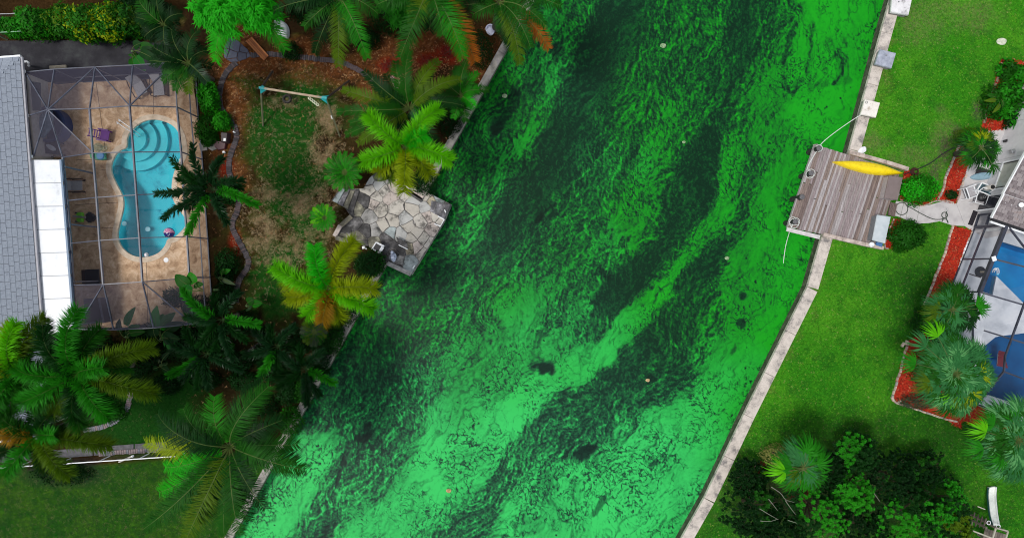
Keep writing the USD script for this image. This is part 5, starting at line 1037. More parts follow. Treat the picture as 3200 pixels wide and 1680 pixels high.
dr = put(hs, 'door', ring_loft([np.array([onwall(.1, .05, 0), onwall(.85, .05, 0), onwall(.85, 2.1, 0), onwall(.1, 2.1, 0)]), np.array([onwall(.1, .05, .02), onwall(.85, .05, .02), onwall(.85, 2.1, .02), onwall(.1, 2.1, .02)])]), gl_m); put(dr, 'frame', bar(onwall(.06, .05, .03), onwall(.06, 2.15, .03), .06, .06), white_m); put(dr, 'handle', bar(onwall(.75, .95, .05), onwall(.75, 1.15, .05), .03), metal_m)
put(hs, 'wall_lamp', box(onwall(3.3, 1.5, .12), (.2, .2, .25), .3, .04), metal_m); put(hs, 'outlet_box', box(onwall(4.1, .5, .06), (.14, .14, .2), .3), black_m)
for s_ in (3.0, 5.2): put(hs, 'wall_joint', bar(onwall(s_, .05, .004), onwall(s_, 2.5, .004), .012, .01), metal_m)
put(None, 'doormat', slab([P(*q) for q in [(3040, 657), (3055, 661), (3037, 705), (3023, 701)]], .036, .06, .008), plain('mat_black', (0.015, 0.012, 0.018), .9), label='black doormat on the patio by the screen door', category='doormat')
# white PVC chairs, table and pot
def pvc_chair(px, py, rz, label, s=1.0):
    c = P(px, py, .4) * [1, 1, 0]; t = thing('patio_chair', label, 'chair', c + [0, 0, .035]); R = lambda x, y, z: c + np.array([(x * math.cos(rz) - y * math.sin(rz)) * s, (x * math.sin(rz) + y * math.cos(rz)) * s, z])
    for sx in (-.3, .3):
        put(t, 'arm', tube([R(sx, -.32, .04), R(sx, -.34, .60), R(sx, .25, .64), R(sx, .38, .04)], .030, 6), white_m); put(t, 'back_post', tube([R(sx * .93, .2, .4), R(sx * .93, .45, .95)], .028, 6), white_m)
    for y_, z_ in ((-.32, .42), (.25, .38)): put(t, 'seat_rail', tube([R(-.3, y_, z_), R(.3, y_, z_)], .028, 6), white_m)
    put(t, 'top_rail', tube([R(-.29, .45, .95), R(.29, .45, .95)], .03, 6), white_m)
    for k in range(3): put(t, 'back_strap', bar(R(-.27, .26 + .06 * k, .5 + .14 * k), R(.27, .26 + .06 * k, .5 + .14 * k), .05, .012), metal_m)
    put(t, 'seat_sling', ring_loft([np.array([R(-.27, -.3, .40), R(.27, -.3, .40), R(.27, .24, .37), R(-.27, .24, .37)]), np.array([R(-.27, -.3, .415), R(.27, -.3, .415), R(.27, .24, .385), R(-.27, .24, .385)])]), fabric_m)
pvc_chair(3030, 600, 1.9, 'white tube patio chair nearest the long mulch bed')
pvc_chair(3062, 618, -.25, 'white tube patio chair next to the house wall')
t = thing('patio_table', 'white framed glass patio table under the fan palm', 'table', P(3070, 590))
tb = np.array([P(*q, .72) for q in [(3056, 573), (3070, 569), (3106, 583), (3092, 632), (3086, 604), (3050, 594)]]); rect = np.array([P(*q, .72) for q in [(3068, 571), (3106, 584), (3097, 612), (3053, 594)]])
put(t, 'glass_top', slab(rect, .70, .72), glassmat('patio_glass', (0.6, 0.72, 0.75)))
for i in range(4): put(t, 'frame_rail', bar(rect[i], rect[(i + 1) % 4], .06, .05), white_m); put(t, 'leg', bar(rect[i] * [1, 1, 0] + [0, 0, .035], rect[i], .05), white_m)
put(t, 'side_brace', bar(P(3097, 610, .72), P(3086, 632, .6), .09, .05), white_m)
t = thing('flower_pot', 'cream cylindrical pot with a black mouth on the patio table', 'pot', P(3085, 587, .72)); cp = P(3085, 587, .8)
put(t, 'pot', tube([cp * [1, 1, 0] + [0, 0, .72], cp * [1, 1, 0] + [0, 0, 1.25]], [.12, .14], 14), plain('cream_glaze', (0.66, 0.62, 0.55), .4)); put(t, 'mouth', disc(cp, .12, 1.25, 1.262, 14), black_m)
t = thing('black_grill', 'black kettle grill between the white chairs and the door', 'grill', P(3066, 618)); gk = P(3068, 617, .7)
put(t, 'bowl', (vv * [.24, .24, .18] + gk * [1, 1, 0] + [0, 0, .72], ff), black_m, smooth=True)
for k in range(3): put(t, 'leg', tube([gk * [1, 1, 0] + [.12 * math.cos(k * 2.1), .12 * math.sin(k * 2.1), .6], gk * [1, 1, 0] + [.25 * math.cos(k * 2.1), .25 * math.sin(k * 2.1), .04]], .02, 5), metal_m)
put(t, 'handle', torus(gk * [1, 1, 0] + [0, 0, .92], .06, .014), metal_m)
t = thing('kayak_cart', 'white padded paddle trolley leaning by the eave gutter', 'trolley', P(3118, 628)); 
for a, b in (((3088, 629), (3128, 615)), ((3110, 633), (3128, 622))): put(t, 'tube_rail', tube([P(*a, .5), P(*b, 1.2)], .04, 8), white_m)
put(t, 'wheel', torus(P(3107, 629, .55), .09, .03), black_m); put(t, 'axle', tube([P(3107, 622, .6), P(3110, 633, .6)], .02, 5), black_m)
t = thing('paddle_board', 'pale blue paddle board lying by the house wall under the fan palm', 'paddle board', P(3076, 548))
hull(P(3040, 553, .3), P(3118, 545, .3), .42, -.25, .12, plain('pale_blue_foam', (0.24, 0.38, 0.46), .5), t, 'board', 16, .5, 0); put(t, 'fin', bar(P(3108, 545, .45), P(3112, 545, .5), .03, .1), black_m)
put(None, 'patio_rug', slab([P(*q) for q in [(3054, 520), (3110, 538), (3098, 556), (3044, 546)]], .036, .045), plain('charcoal_rug', (0.03, 0.028, 0.03), .95), label='charcoal rug under the pale blue paddle board', category='rug')

# ---- right pool and its cage
pdk_m = surf('cool_deck', [(0, (0.42, 0.45, 0.50)), (.6, (0.56, 0.59, 0.64)), (1, (0.62, 0.64, 0.68))], scale=1.3, bump=.2, bscale=50)
dkp = Polygon([P(*q)[:2] for q in [(3036, 722), (3062, 660), (3400, 770), (3400, 1400), (3104, 1286), (3052, 1265), (2958, 1233), (2962, 1000), (2968, 908)]])
pA = Polygon([P(*q)[:2] for q in [(3124, 753), (3300, 808), (3300, 1010), (3196, 945), (3113, 862), (3101, 921), (3066, 910), (3092, 840)]])
pB = Polygon([P(*q)[:2] for q in [(3110, 1052), (3150, 1046), (3200, 1040), (3300, 1032), (3300, 1316), (3181, 1263), (3078, 1230), (3046, 1150), (3070, 1085)]])
put(None, 'pool_deck', extrude(dkp.difference(pA).difference(pB), -.3, .03), pdk_m, label='pale concrete deck round the right pool', kind='structure')
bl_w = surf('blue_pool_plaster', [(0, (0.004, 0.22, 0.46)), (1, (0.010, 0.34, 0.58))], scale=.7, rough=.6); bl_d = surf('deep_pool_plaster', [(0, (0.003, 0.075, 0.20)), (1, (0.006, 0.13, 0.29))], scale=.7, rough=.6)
pwb = glassmat('blue_pool_water', (0.5, 0.85, 0.98))
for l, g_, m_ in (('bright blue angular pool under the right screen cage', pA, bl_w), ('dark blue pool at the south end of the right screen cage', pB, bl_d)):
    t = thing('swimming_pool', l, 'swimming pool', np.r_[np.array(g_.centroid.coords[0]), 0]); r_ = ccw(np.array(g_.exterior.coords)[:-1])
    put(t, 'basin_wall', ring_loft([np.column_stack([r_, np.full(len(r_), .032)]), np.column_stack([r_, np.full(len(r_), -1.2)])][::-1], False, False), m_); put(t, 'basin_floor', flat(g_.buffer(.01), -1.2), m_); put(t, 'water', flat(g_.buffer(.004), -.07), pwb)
c2 = thing('screen_cage', 'dark framed screen cage over the blue pool at the right edge', 'screen cage', P(3080, 900))
ZA, ZB = 2.6, 3.5
N2 = {k: P(*q) for k, q in dict(e0=(3145, 700, ZA), e1=(3102, 808, ZA), e2=(3061, 912, ZA), e3=(3040, 1010, ZA), e4=(3040, 1130, ZA), e5=(3052, 1262, ZA), r0=(3260, 740, ZA), r1=(3260, 848, ZB), r2=(3260, 970, ZB), q3=(3182, 1000, ZB), q4=(3141, 1112, ZB), q5=(3137, 1160, ZB), t3=(3075, 1032, ZA), r3=(3260, 1090, ZB), r4=(3260, 1206, ZB), r5=(3260, 1332, ZA), q2=(3222, 890, ZB)).items()}
def beam2(a, b, w=.07, name='beam'): put(c2, name, bar(N2[a] if isinstance(a, str) else a, N2[b] if isinstance(b, str) else b, w, w * 1.5), cage2_m)
cage2_m = surf('dark_bronze', [(0, (0.02, 0.022, 0.032)), (1, (0.055, 0.06, 0.085))], scale=2, rough=.4)
for s in 'e0 e1|e1 e2'.split('|'): beam2(*s.split(), w=.16, name='eave_beam')
for s in 'e2 e3|e3 e4|e4 e5|e0 r0|e1 r1|e2 r2|t3 r3|q5 r4|e5 r5|q2 q3|q3 q4|q4 q5|q5 e5|r1 q2|e0 r1'.split('|'): beam2(*s.split())
g0 = lambda k, z=.03: N2[k] * [1, 1, 0] + [0, 0, z]
pe = {'e0': P(3036, 724), 'e1': P(3012, 806), 'e2': P(2972, 908)}
for k in ('e0', 'e1', 'e2', 'e3', 'e4', 'e5'): beam2(k, g0(k), .08, 'post')
for a, b in (('e0', 'e1'), ('e1', 'e2'), ('e2', 'e3'), ('e3', 'e4'), ('e4', 'e5')):
    beam2(g0(a, .06), g0(b, .06), .07, 'sill_rail'); beam2(g0(a, 1.0), g0(b, 1.0), .07, 'chair_rail')
put(c2, 'corner_bracket', box(N2['e1'] + [0, 0, .12], (.22, .26, .04), .3, .01), white_m)
s_r = screenmat('blue_grey_screen', (0.05, 0.06, 0.085), .10); s_w = screenmat('blue_grey_wall_screen', (0.04, 0.045, 0.06), .26)
def pan2(ks, m_):
    q = [N2[k] if isinstance(k, str) else k for k in ks]; c = sum(q) / len(q); q = [c + (x - c) * .98 for x in q]; put(c2, 'screen_panel', (np.array(q), np.array([[0, i, i + 1] for i in range(1, len(q) - 1)])), m_)
for ks in 'e0 r0 r1 e1|e1 r1 r2 e2|e2 q2 q3 t3|t3 q3 q4 e4|q3 r2 r3|q3 r3 r4 q5|e5 q5 r4 r5|e4 q4 q5 e5'.split('|'): pan2(ks.split(), s_r)
for a, b in (('e0', 'e1'), ('e1', 'e2'), ('e2', 'e3'), ('e3', 'e4'), ('e4', 'e5')): pan2([g0(a), g0(b), N2[b], N2[a]], s_w)
# door leaf of the cage
for a, b, z in (((3064, 665), (3112, 655), 1.5),): pass
t = thing('screen_door', 'dark framed screen door between the doormat and the right cage', 'door', P(3052, 700))
dA, dB = P(3056, 672), P(3043, 712)
for a, b in ((dA + [0, 0, .05], dA + [0, 0, 2.1]), (dB + [0, 0, .05], dB + [0, 0, 2.1]), (dA + [0, 0, 2.1], dB + [0, 0, 2.1]), (dA + [0, 0, 1.0], dB + [0, 0, 1.0]), (dA + [0, 0, .08], dB + [0, 0, .08])): put(t, 'frame_bar', bar(a, b, .10), cage2_m)
put(t, 'door_screen', (np.array([dA, dB, dB + [0, 0, 2.1], dA + [0, 0, 2.1]]), np.array([[0, 1, 2], [0, 2, 3]])), s_w); put(t, 'handle', bar(dB + [0, .1, .95], dB + [0, .1, 1.1], .04), metal_m)
put(None, 'door_post', bar(P(3046, 722), P(3046, 722) + [0, 0, 2.2], .12), white_m, label='white corner post at the screen door of the right cage', category='post')
t = thing('umbrella_stand', 'black round umbrella base with a tan pole stub on the right pool deck', 'umbrella stand', P(3061, 849)); put(t, 'base', disc(P(3061, 849), .30, .03, .12, 20, .02), black_m); put(t, 'pole', tube([P(3064, 849, .1), P(3068, 849, .25), P(3086, 848, .9)], .055, 8), plain('tan_pole', (0.38, 0.33, 0.24), .5))
put(None, 'skimmer_pole', tube([P(3029, 855, .06), P(3065, 867, .06)], .025, 6), darkbrown_m, label='thin brown pole lying beside the black umbrella base', category='pole')
t = thing('pool_ladder', 'pale curved pool ladder at the tip of the bright blue pool', 'ladder', P(3114, 848))
for k in (-3, 3): put(t, 'rail', tube(spline([P(3104 + k, 850, .03), P(3108 + k, 842, .7), P(3116 + k, 838, .75), P(3119 + k, 850, .2), P(3116 + k, 858, -.5)], 14), .03, 6), white_m)
for z in (-.1, -.4): put(t, 'step', bar(P(3114, 856, z), P(3121, 856, z), .08, .04), white_m)
t = thing('pool_lounger', 'crimson pool lounger beside the dark blue pool', 'lounger', P(3130, 1125)); rd = plain('crimson_fabric', (0.13, 0.006, 0.012), .8)
put(t, 'seat', slab([P(*q, .3) for q in [(3120, 1105), (3140, 1112), (3150, 1150), (3116, 1142)]], .24, .32, .02), rd); put(t, 'backrest', ring_loft([np.array([P(3118, 1106, .3), P(3142, 1113, .3), P(3146, 1100, .7), P(3122, 1094, .7)]), np.array([P(3118, 1106, .36), P(3142, 1113, .36), P(3146, 1100, .76), P(3122, 1094, .76)])]), rd)
put(t, 'frame', tube([P(3116, 1142, .05), P(3116, 1142, .28), P(3119, 1105, .28), P(3119, 1105, .05)], .02, 6), metal_m)

# ---- play set with slide at the lower right
t = thing('play_slide', 'long white wavy slide running up the lawn at the lower right', 'slide', P(3100, 1560))
sp_ = [(3099, 1520, .15), (3097, 1545, .25), (3099, 1570, .6), (3102, 1600, 1.0), (3107, 1625, 1.35), (3110, 1640, 1.5)]
pth = spline([P(*q) for q in sp_], 22); sdv = np.array([1, .12, 0]); sdv /= np.linalg.norm(sdv); rings = []
wd = np.interp(np.linspace(0, 1, 22), [0, .6, 1], [.21, .20, .16])
for q, w in zip(pth, wd): rings.append(np.array([q - sdv * w + [0, 0, -.05], q - sdv * w + [0, 0, .13], q - sdv * (w - .03) + [0, 0, .13], q - sdv * (w - .04), q + sdv * (w - .04), q + sdv * (w - .03) + [0, 0, .13], q + sdv * w + [0, 0, .13], q + sdv * w + [0, 0, -.05]]))
put(t, 'chute', ring_loft(rings), plain('slide_white', (0.82, 0.85, 0.80), .3), smooth=40)
grn_m = plain('dark_green_side', (0.006, 0.05, 0.045), .4)
for s_ in (-1, 1): put(t, 'side_rail', tube(pth + sdv * (wd[:, None] * s_ * 1.12) + [0, 0, .05], .045, 6), grn_m)
t = thing('play_tower', 'weathered wooden play tower at the head of the white slide', 'play tower', P(3110, 1690))
pw = surf('grey_play_wood', [(0, (0.06, 0.045, 0.035)), (1, (0.20, 0.17, 0.14))], scale=4, per='object'); pl2 = surf('pale_play_wood', [(0, (0.26, 0.25, 0.19)), (1, (0.46, 0.44, 0.36))], scale=4)
for k in range(8): put(t, 'floor_board', bar(P(3082 + 8 * k, 1650 + 2.4 * k, 1.4), P(3070 + 8 * k, 1700 + 2.4 * k, 1.4), .13, .04), pw)
for q in ((3083, 1648), (3148, 1662), (3072, 1700), (3136, 1714), (3112, 1648)): put(t, 'post', bar(P(*q, 2.1) * [1, 1, 0], P(*q, 2.1), .09), pw)
for a, b in (((3112, 1648), (3150, 1658)), ((3150, 1658), (3140, 1690)), ((3112, 1648), (3098, 1690)), ((3040, 1657), (3100, 1680))): put(t, 'hand_rail', bar(P(*a, 2.1), P(*b, 2.1), .07), pl2)
for k in range(4): put(t, 'ladder_rung', bar(P(3046 + 12 * k, 1600 + 6 * k, .4 + .3 * k), P(3036 + 12 * k, 1640 + 3 * k, .4 + .3 * k), .05), pw)
put(t, 'cross_brace', bar(P(3055, 1581, 1.4), P(3078, 1590, 1.4), .05), pl2)
for q in ((3090, 1632), (3120, 1643)): put(t, 'grab_hoop', torus(P(*q, 2.0), .10, .018), white_m)
# ================================================================== vegetation
def leaf_strips(base, dirv, wid, ln, w, droop, k=0.5):
    """Leaflets as folded strips (5 vertices, 3 triangles each): base points, unit directions, unit width vectors."""
    n = len(base); ln = np.broadcast_to(ln, (n,))[:, None]; w = np.broadcast_to(w, (n,))[:, None]; dz = np.array([0, 0, -1.0])
    dr = np.broadcast_to(droop, (n,))[:, None]
    mid = base + dirv * ln * k + dz * dr * ln * k * k; tip = base + dirv * ln + dz * dr * ln
    V = np.stack([base - wid * w * .35, base + wid * w * .35, mid + wid * w * .5, mid - wid * w * .5, tip], 1).reshape(-1, 3)
    o = np.arange(n)[:, None] * 5
    return V, (o[:, :, None] + np.array([[0, 1, 2], [0, 2, 3], [3, 2, 4]])[None]).reshape(-1, 3)

def unit(v): return v / (np.linalg.norm(v, axis=-1, keepdims=True) + 1e-12)

def rachis(origin, tip_xy, e0, e1, n=14):
    """Arching midrib from origin whose tip lies over tip_xy."""
    s = np.linspace(0, 1, n); e = e0 + (e1 - e0) * s ** 1.15
    hz, vz = np.r_[0, np.cumsum((np.cos(e[1:]) + np.cos(e[:-1])) / 2)], np.r_[0, np.cumsum((np.sin(e[1:]) + np.sin(e[:-1])) / 2)]
    d = np.asarray(tip_xy, float)[:2] - origin[:2]; R_ = np.linalg.norm(d); k = R_ / max(hz[-1], .2)
    side = np.array([-d[1], d[0]]) / R_
    sway = np.sin(s * np.pi) * R_ * 0.05
    return origin + np.column_stack([d[0] / R_ * hz * k, d[1] / R_ * hz * k, vz * k]) + np.column_stack([side[0] * sway, side[1] * sway, 0 * s])

def feather(t, origin, tip, kind, lm, rm, rng, e0=.9, e1=-.7, dens=1.0, ll=None, name='frond', fat=1.0, label=None):
    """One pinnate frond: leaflets (the frond mesh) and its midrib (sub-part)."""
    p = rachis(origin, tip, e0, e1); L_ = np.linalg.norm(np.diff(p, axis=0), axis=1).sum()
    n = int({'plume': 230, 'queen': 66, 'pinnate': 76, 'fish': 120}[kind] * L_ * dens)
    s = np.sort(rng.uniform({'plume': .10, 'queen': .12, 'pinnate': .14, 'fish': .16}[kind], .995, n)); q = s * (len(p) - 1)
    B_ = np.stack([np.interp(q, np.arange(len(p)), p[:, k]) for k in range(3)], 1)
    tg = unit(np.gradient(p, axis=0)); Tn = unit(np.stack([np.interp(q, np.arange(len(p)), tg[:, k]) for k in range(3)], 1))
    Bs = unit(np.cross(Tn, [0, 0, 1.0])); Nu = np.cross(Bs, Tn)
    if kind == 'plume':                                         # leaflets all round: a bottlebrush
        ph = rng.uniform(0, 2 * np.pi, n); o = np.cos(ph)[:, None] * Bs + np.sin(ph)[:, None] * Nu
        D = unit(Tn * rng.uniform(.2, .75, (n, 1)) + o); prof = np.minimum(1, s / .25 + .30) * (1 - .28 * np.clip((s - .75) / .25, 0, 1) ** 1.5); l0, w0, dr = (ll or .62), .030, .18
    elif kind == 'fish':                                        # jagged, clustered leaflets, several ranks
        ph = rng.choice([.35, 1.1, 2.05, 2.8], n) + rng.normal(0, .2, n); o = np.cos(ph)[:, None] * Bs + np.sin(ph)[:, None] * Nu
        D = unit(Tn * rng.uniform(.5, 1.1, (n, 1)) + o); prof = np.minimum(1, s / .3 + .3) * (1 - .35 * s ** 3); l0, w0, dr = (ll or .42), .050, .06
    else:
        sg = np.where(np.arange(n) % 2 == 0, 1.0, -1.0)[:, None]; lift = rng.uniform(-.05, .55, (n, 1)) if kind == 'queen' else rng.uniform(.1, .45, (n, 1))
        D = unit(Tn * rng.uniform(.5, .85, (n, 1)) + Bs * sg + Nu * lift); prof = np.minimum(1, s / .25 + .4) * (1 - .62 * np.clip((s - .5) / .5, 0, 1) ** 1.3); l0, w0, dr = (ll or (.62 if kind == 'queen' else .48)), (.027 if kind == 'queen' else .032), (.40 if kind == 'queen' else .12)
    lens = l0 * prof * rng.uniform(.70, 1.15, n); wv = unit(Tn - D * np.sum(Tn * D, 1, keepdims=True))
    f = put(t, name, leaf_strips(B_, D, wv, lens, w0 * fat * rng.uniform(.8, 1.2, n), dr * rng.uniform(.5, 1.5, n)), lm, label=label)
    put(f, 'midrib', tube(p, np.linspace(.026, .005, len(p)) * (.55 if kind == 'fish' else 1), 4, False), rib_dk if kind == 'fish' else rm)
    return f

rib_m = surf('frond_midrib', [(0, (0.03, 0.07, 0.01)), (1, (0.12, 0.16, 0.035))], scale=3, rough=.6)
rib_dk = surf('dark_midrib', [(0, (0.008, 0.03, 0.006)), (1, (0.03, 0.07, 0.014))], scale=3, rough=.6)
trunk_m = surf('palm_trunk', [(0, (0.025, 0.02, 0.016)), (1, (0.085, 0.07, 0.055))], scale=4, stretch=(1, 1, 5), bump=.5)
shaft_m = surf('crownshaft_green', [(0, (0.03, 0.08, 0.02)), (1, (0.08, 0.15, 0.04))], scale=3)
LM = {
    'lime': leafmat('leaf_lime', [(0, (0.05, 0.30, 0.002)), (.5, (0.15, 0.55, 0.004)), (1, (0.36, 0.68, 0.008))]),
    'neon': leafmat('leaf_neon', [(0, (0.010, 0.26, 0.004)), (.6, (0.025, 0.52, 0.008)), (1, (0.12, 0.66, 0.012))]),
    'gold': leafmat('leaf_gold', [(0, (0.10, 0.20, 0.003)), (.5, (0.36, 0.42, 0.004)), (1, (0.64, 0.58, 0.02))]),
    'olive': leafmat('leaf_olive', [(0, (0.025, 0.08, 0.003)), (.5, (0.11, 0.19, 0.004)), (1, (0.28, 0.33, 0.012))]),
    'rust': leafmat('leaf_rust', [(0, (0.15, 0.09, 0.005)), (.5, (0.40, 0.20, 0.008)), (1, (0.58, 0.28, 0.02))]),
    'orange': leafmat('leaf_orange', [(0, (0.22, 0.06, 0.006)), (.5, (0.46, 0.13, 0.012)), (1, (0.60, 0.26, 0.04))]),
    'mid': leafmat('leaf_mid', [(0, (0.006, 0.05, 0.003)), (.5, (0.018, 0.135, 0.006)), (1, (0.06, 0.29, 0.012))]),
    'dark': leafmat('leaf_dark', [(0, (0.003, 0.022, 0.003)), (.5, (0.007, 0.058, 0.006)), (1, (0.026, 0.16, 0.014))], spec=.12),
    'deep': leafmat('leaf_deep', [(0, (0.002, 0.014, 0.002)), (.55, (0.004, 0.036, 0.004)), (1, (0.014, 0.10, 0.010))], spec=.08),
    'glint': leafmat('leaf_glint', [(0, (0.004, 0.022, 0.006)), (.6, (0.010, 0.055, 0.012)), (.82, (0.04, 0.20, 0.025)), (1, (0.22, 0.48, 0.12))], spec=.25, rough=.35),
    'bright': leafmat('leaf_bright', [(0, (0.008, 0.11, 0.004)), (.5, (0.024, 0.28, 0.006)), (1, (0.08, 0.48, 0.012))]),
    'blue': leafmat('leaf_blue_green', [(0, (0.010, 0.07, 0.018)), (.45, (0.05, 0.25, 0.065)), (.7, (0.16, 0.48, 0.15)), (1, (0.42, 0.74, 0.36))]),
    'hedge': leafmat('leaf_hedge', [(0, (0.012, 0.06, 0.008)), (.35, (0.03, 0.20, 0.006)), (.7, (0.14, 0.38, 0.008)), (.9, (0.30, 0.46, 0.010)), (1, (0.14, 0.05, 0.02))]),
    'bluelite': leafmat('leaf_pale_blue_green', [(0, (0.04, 0.17, 0.05)), (.5, (0.16, 0.46, 0.15)), (1, (0.50, 0.76, 0.44))]),
    'tree': leafmat('leaf_tree', [(0, (0.003, 0.022, 0.003)), (.55, (0.008, 0.060, 0.006)), (1, (0.028, 0.15, 0.014))], spec=.08),
    'tips': leafmat('leaf_tips', [(0, (0.010, 0.14, 0.004)), (.5, (0.030, 0.32, 0.008)), (1, (0.16, 0.58, 0.05))]),
    'paddle': leafmat('leaf_paddle', [(0, (0.010, 0.10, 0.012)), (1, (0.04, 0.28, 0.03))], rough=.35),
    'ashy': leafmat('leaf_ashy', [(0, (0.03, 0.05, 0.025)), (.6, (0.08, 0.12, 0.06)), (1, (0.22, 0.26, 0.16))]),
    'cream': leafmat('leaf_cream', [(0, (0.12, 0.14, 0.03)), (.6, (0.35, 0.33, 0.10)), (1, (0.55, 0.45, 0.22))]),
    'redleaf': leafmat('leaf_red', [(0, (0.10, 0.010, 0.008)), (.6, (0.28, 0.04, 0.03)), (1, (0.45, 0.16, 0.10))]),
}

def palm_base(t, c, foot, zc, rad, shaft=True):
    top = c - [0, 0, .05]; b_ = np.r_[foot[:2], -.05]; n = 9; s = np.linspace(0, 1, n)[:, None]; pts = b_ + (top - b_) * s + np.column_stack([0 * s, 0 * s, 0 * s])
    cut_ = .80 if shaft else 1.0
    put(t, 'trunk', tube(b_ + (top - b_) * np.linspace(0, cut_, n)[:, None], rad * (1.25 - .35 * np.linspace(0, 1, n)), 10), trunk_m, smooth=40)
    if shaft: put(t, 'crownshaft', tube(b_ + (top - b_) * np.linspace(cut_, 1.0, 5)[:, None], rad * np.array([1.0, 1.05, .9, .6, .35]), 10), shaft_m, smooth=40)

def feather_palm(name, label, cxy, zc, fronds, kind, seed, rad=.13, extra=0, extra_m='mid', extra_r=(.55, .8), group=None, shaft=True, ll=None, dens=1.0, foot=None, e0=.9, e1=-.7, fat=1.0):
    """fronds: (tip px, tip py, leaf key[, start angle, end angle]). extra: more fronds all round."""
    rng = np.random.default_rng(seed); c = P(*cxy, zc); ft = P(*foot) if foot else c * [1, 1, 0] + np.r_[rng.normal(0, .1, 2), 0] + c * [1, 1, 0] / np.linalg.norm(c[:2]) * zc * .22
    t = thing(name, label, 'palm tree', ft * [1, 1, 0], group); palm_base(t, c, ft, zc, rad, shaft)
    rmax = max(math.hypot(f[0] - cxy[0], f[1] - cxy[1]) for f in fronds)
    for k in range(extra):
        a = k / extra * 2 * np.pi + rng.uniform(-.25, .25); r = rmax * rng.uniform(*extra_r)
        feather(t, c - [0, 0, .1], P(cxy[0] + r * math.cos(a), cxy[1] + r * math.sin(a), zc - .8), kind, LM[extra_m], rib_m, rng, e0 * .75, e1 - .15, dens, ll, fat=fat)
    for f in fronds:
        a0, a1 = (f[3], f[4]) if len(f) > 4 else (e0 + rng.uniform(-.1, .15), e1 + rng.uniform(-.15, .1))
        feather(t, c + [0, 0, .05], P(f[0], f[1], zc - .1 if a1 > -.5 else zc - .4), kind, LM[f[2]], rib_m, rng, a0, a1, dens, ll, fat=fat)
    return t

# foxtail palms (bottlebrush fronds)
feather_palm('foxtail_palm', 'lime green bottlebrush palm just above the flagstone patio', (1268, 462), 7.2, [(1180, 540, 'gold', .4, -.9), (1345, 548, 'gold', .4, -.9), (1140, 512, 'lime'), (1157, 366, 'lime'), (1380, 356, 'lime'), (1416, 514, 'lime'), (1268, 606, 'gold'), (1342, 432, 'neon', 1.2, .0), (1212, 560, 'olive', .3, -1.0)], 'plume', 101, .16, 0, group=None, dens=1.25)
feather_palm('foxtail_palm', 'yellow-green bottlebrush palm with one orange frond below the flagstone patio', (1030, 902), 7.2, [(900, 928, 'gold', .5, -.9), (1170, 968, 'lime', .5, -.9), (1060, 1000, 'gold', .3, -1.0), (876, 828, 'lime'), (895, 880, 'gold', .5, -.9), (1124, 752, 'gold'), (1188, 900, 'gold'), (969, 984, 'lime'), (1020, 1004, 'rust'), (1112, 938, 'lime', .9, -.4), (1009, 770, 'neon', 1.15, -.05)], 'plume', 102, .16, 0, dens=1.25)
feather_palm('foxtail_palm', 'dark bottlebrush palm at the lower corner of the white porch roof', (248, 1168), 7.8, [(294, 958, 'bright'), (90, 1142, 'bright'), (479, 1086, 'olive', .5, -.9), (484, 1232, 'olive', .5, -.9), (369, 1294, 'bright'), (106, 1246, 'bright'), (260, 1300, 'dark'), (180, 1010, 'dark'), (170, 1290, 'olive', .5, -.9), (376, 1134, 'bright', 1.15, -.05)], 'plume', 103, .17, 8, 'mid', (.4, .8), ll=.66, dens=1.2)
feather_palm('foxtail_palm', 'bottlebrush palm nearest the lower left rail fence', (124, 1356), 7.0, [(46, 1472, 'bright'), (256, 1472, 'olive'), (348, 1392, 'olive', .5, -.9), (-6, 1322, 'rust'), (150, 1450, 'olive', .5, -.9), (214, 1342, 'bright', 1.15, 0), (20, 1240, 'mid'), (230, 1260, 'dark')], 'plume', 104, .16, 5, 'dark', (.4, .7), ll=.62, dens=1.2)
feather_palm('foxtail_palm', 'pale yellow-tipped bottlebrush palm leaning over the grey roof at the left edge', (58, 1165), 7.4, [(100, 1000, 'lime'), (-10, 1100, 'gold'), (8, 1290, 'bright'), (150, 990, 'olive', .6, -.9), (60, 1010, 'gold', .7, -.8), (120, 1230, 'mid'), (-20, 1200, 'bright'), (20, 1060, 'mid'), (60, 1290, 'mid', .7, -.8)], 'plume', 105, .15, 8, 'mid', (.4, .85), dens=1.2)
# dark fishtail-like palms by the pool beds
feather_palm('cluster_palm', 'dark green palm leaning over the middle of the screen cage', (668, 592), 5.6, [(634, 462, 'glint'), (560, 500, 'dark'), (516, 612, 'glint'), (540, 690, 'glint'), (612, 735, 'bright', .8, -.6), (733, 704, 'glint'), (826, 646, 'bright', .8, -.6), (715, 498, 'glint'), (780, 570, 'glint'), (575, 560, 'dark')], 'fish', 111, .1, 5, 'dark', (.45, .75), dens=.95)
feather_palm('cluster_palm', 'dark palm south of the cage, tallest of the three fine-leaved ones', (696, 998), 5.4, [(612, 926, 'glint'), (615, 985, 'glint'), (764, 910, 'glint'), (828, 1010, 'bright', .8, -.6), (755, 1118, 'glint'), (640, 1080, 'dark'), (600, 900, 'bright'), (790, 1060, 'dark')], 'fish', 112, .1, 4, 'dark', (.5, .8), dens=.95)
feather_palm('cluster_palm', 'dark palm below the leafy bananas at the south end of the cage', (648, 1104), 5.0, [(550, 1054, 'glint'), (547, 1166, 'bright', .8, -.6), (677, 1204, 'glint'), (778, 1148, 'glint'), (590, 1180, 'glint'), (720, 1060, 'dark'), (600, 1020, 'dark'), (640, 1210, 'dark')], 'fish', 113, .1, 4, 'dark', (.5, .8), dens=.95)
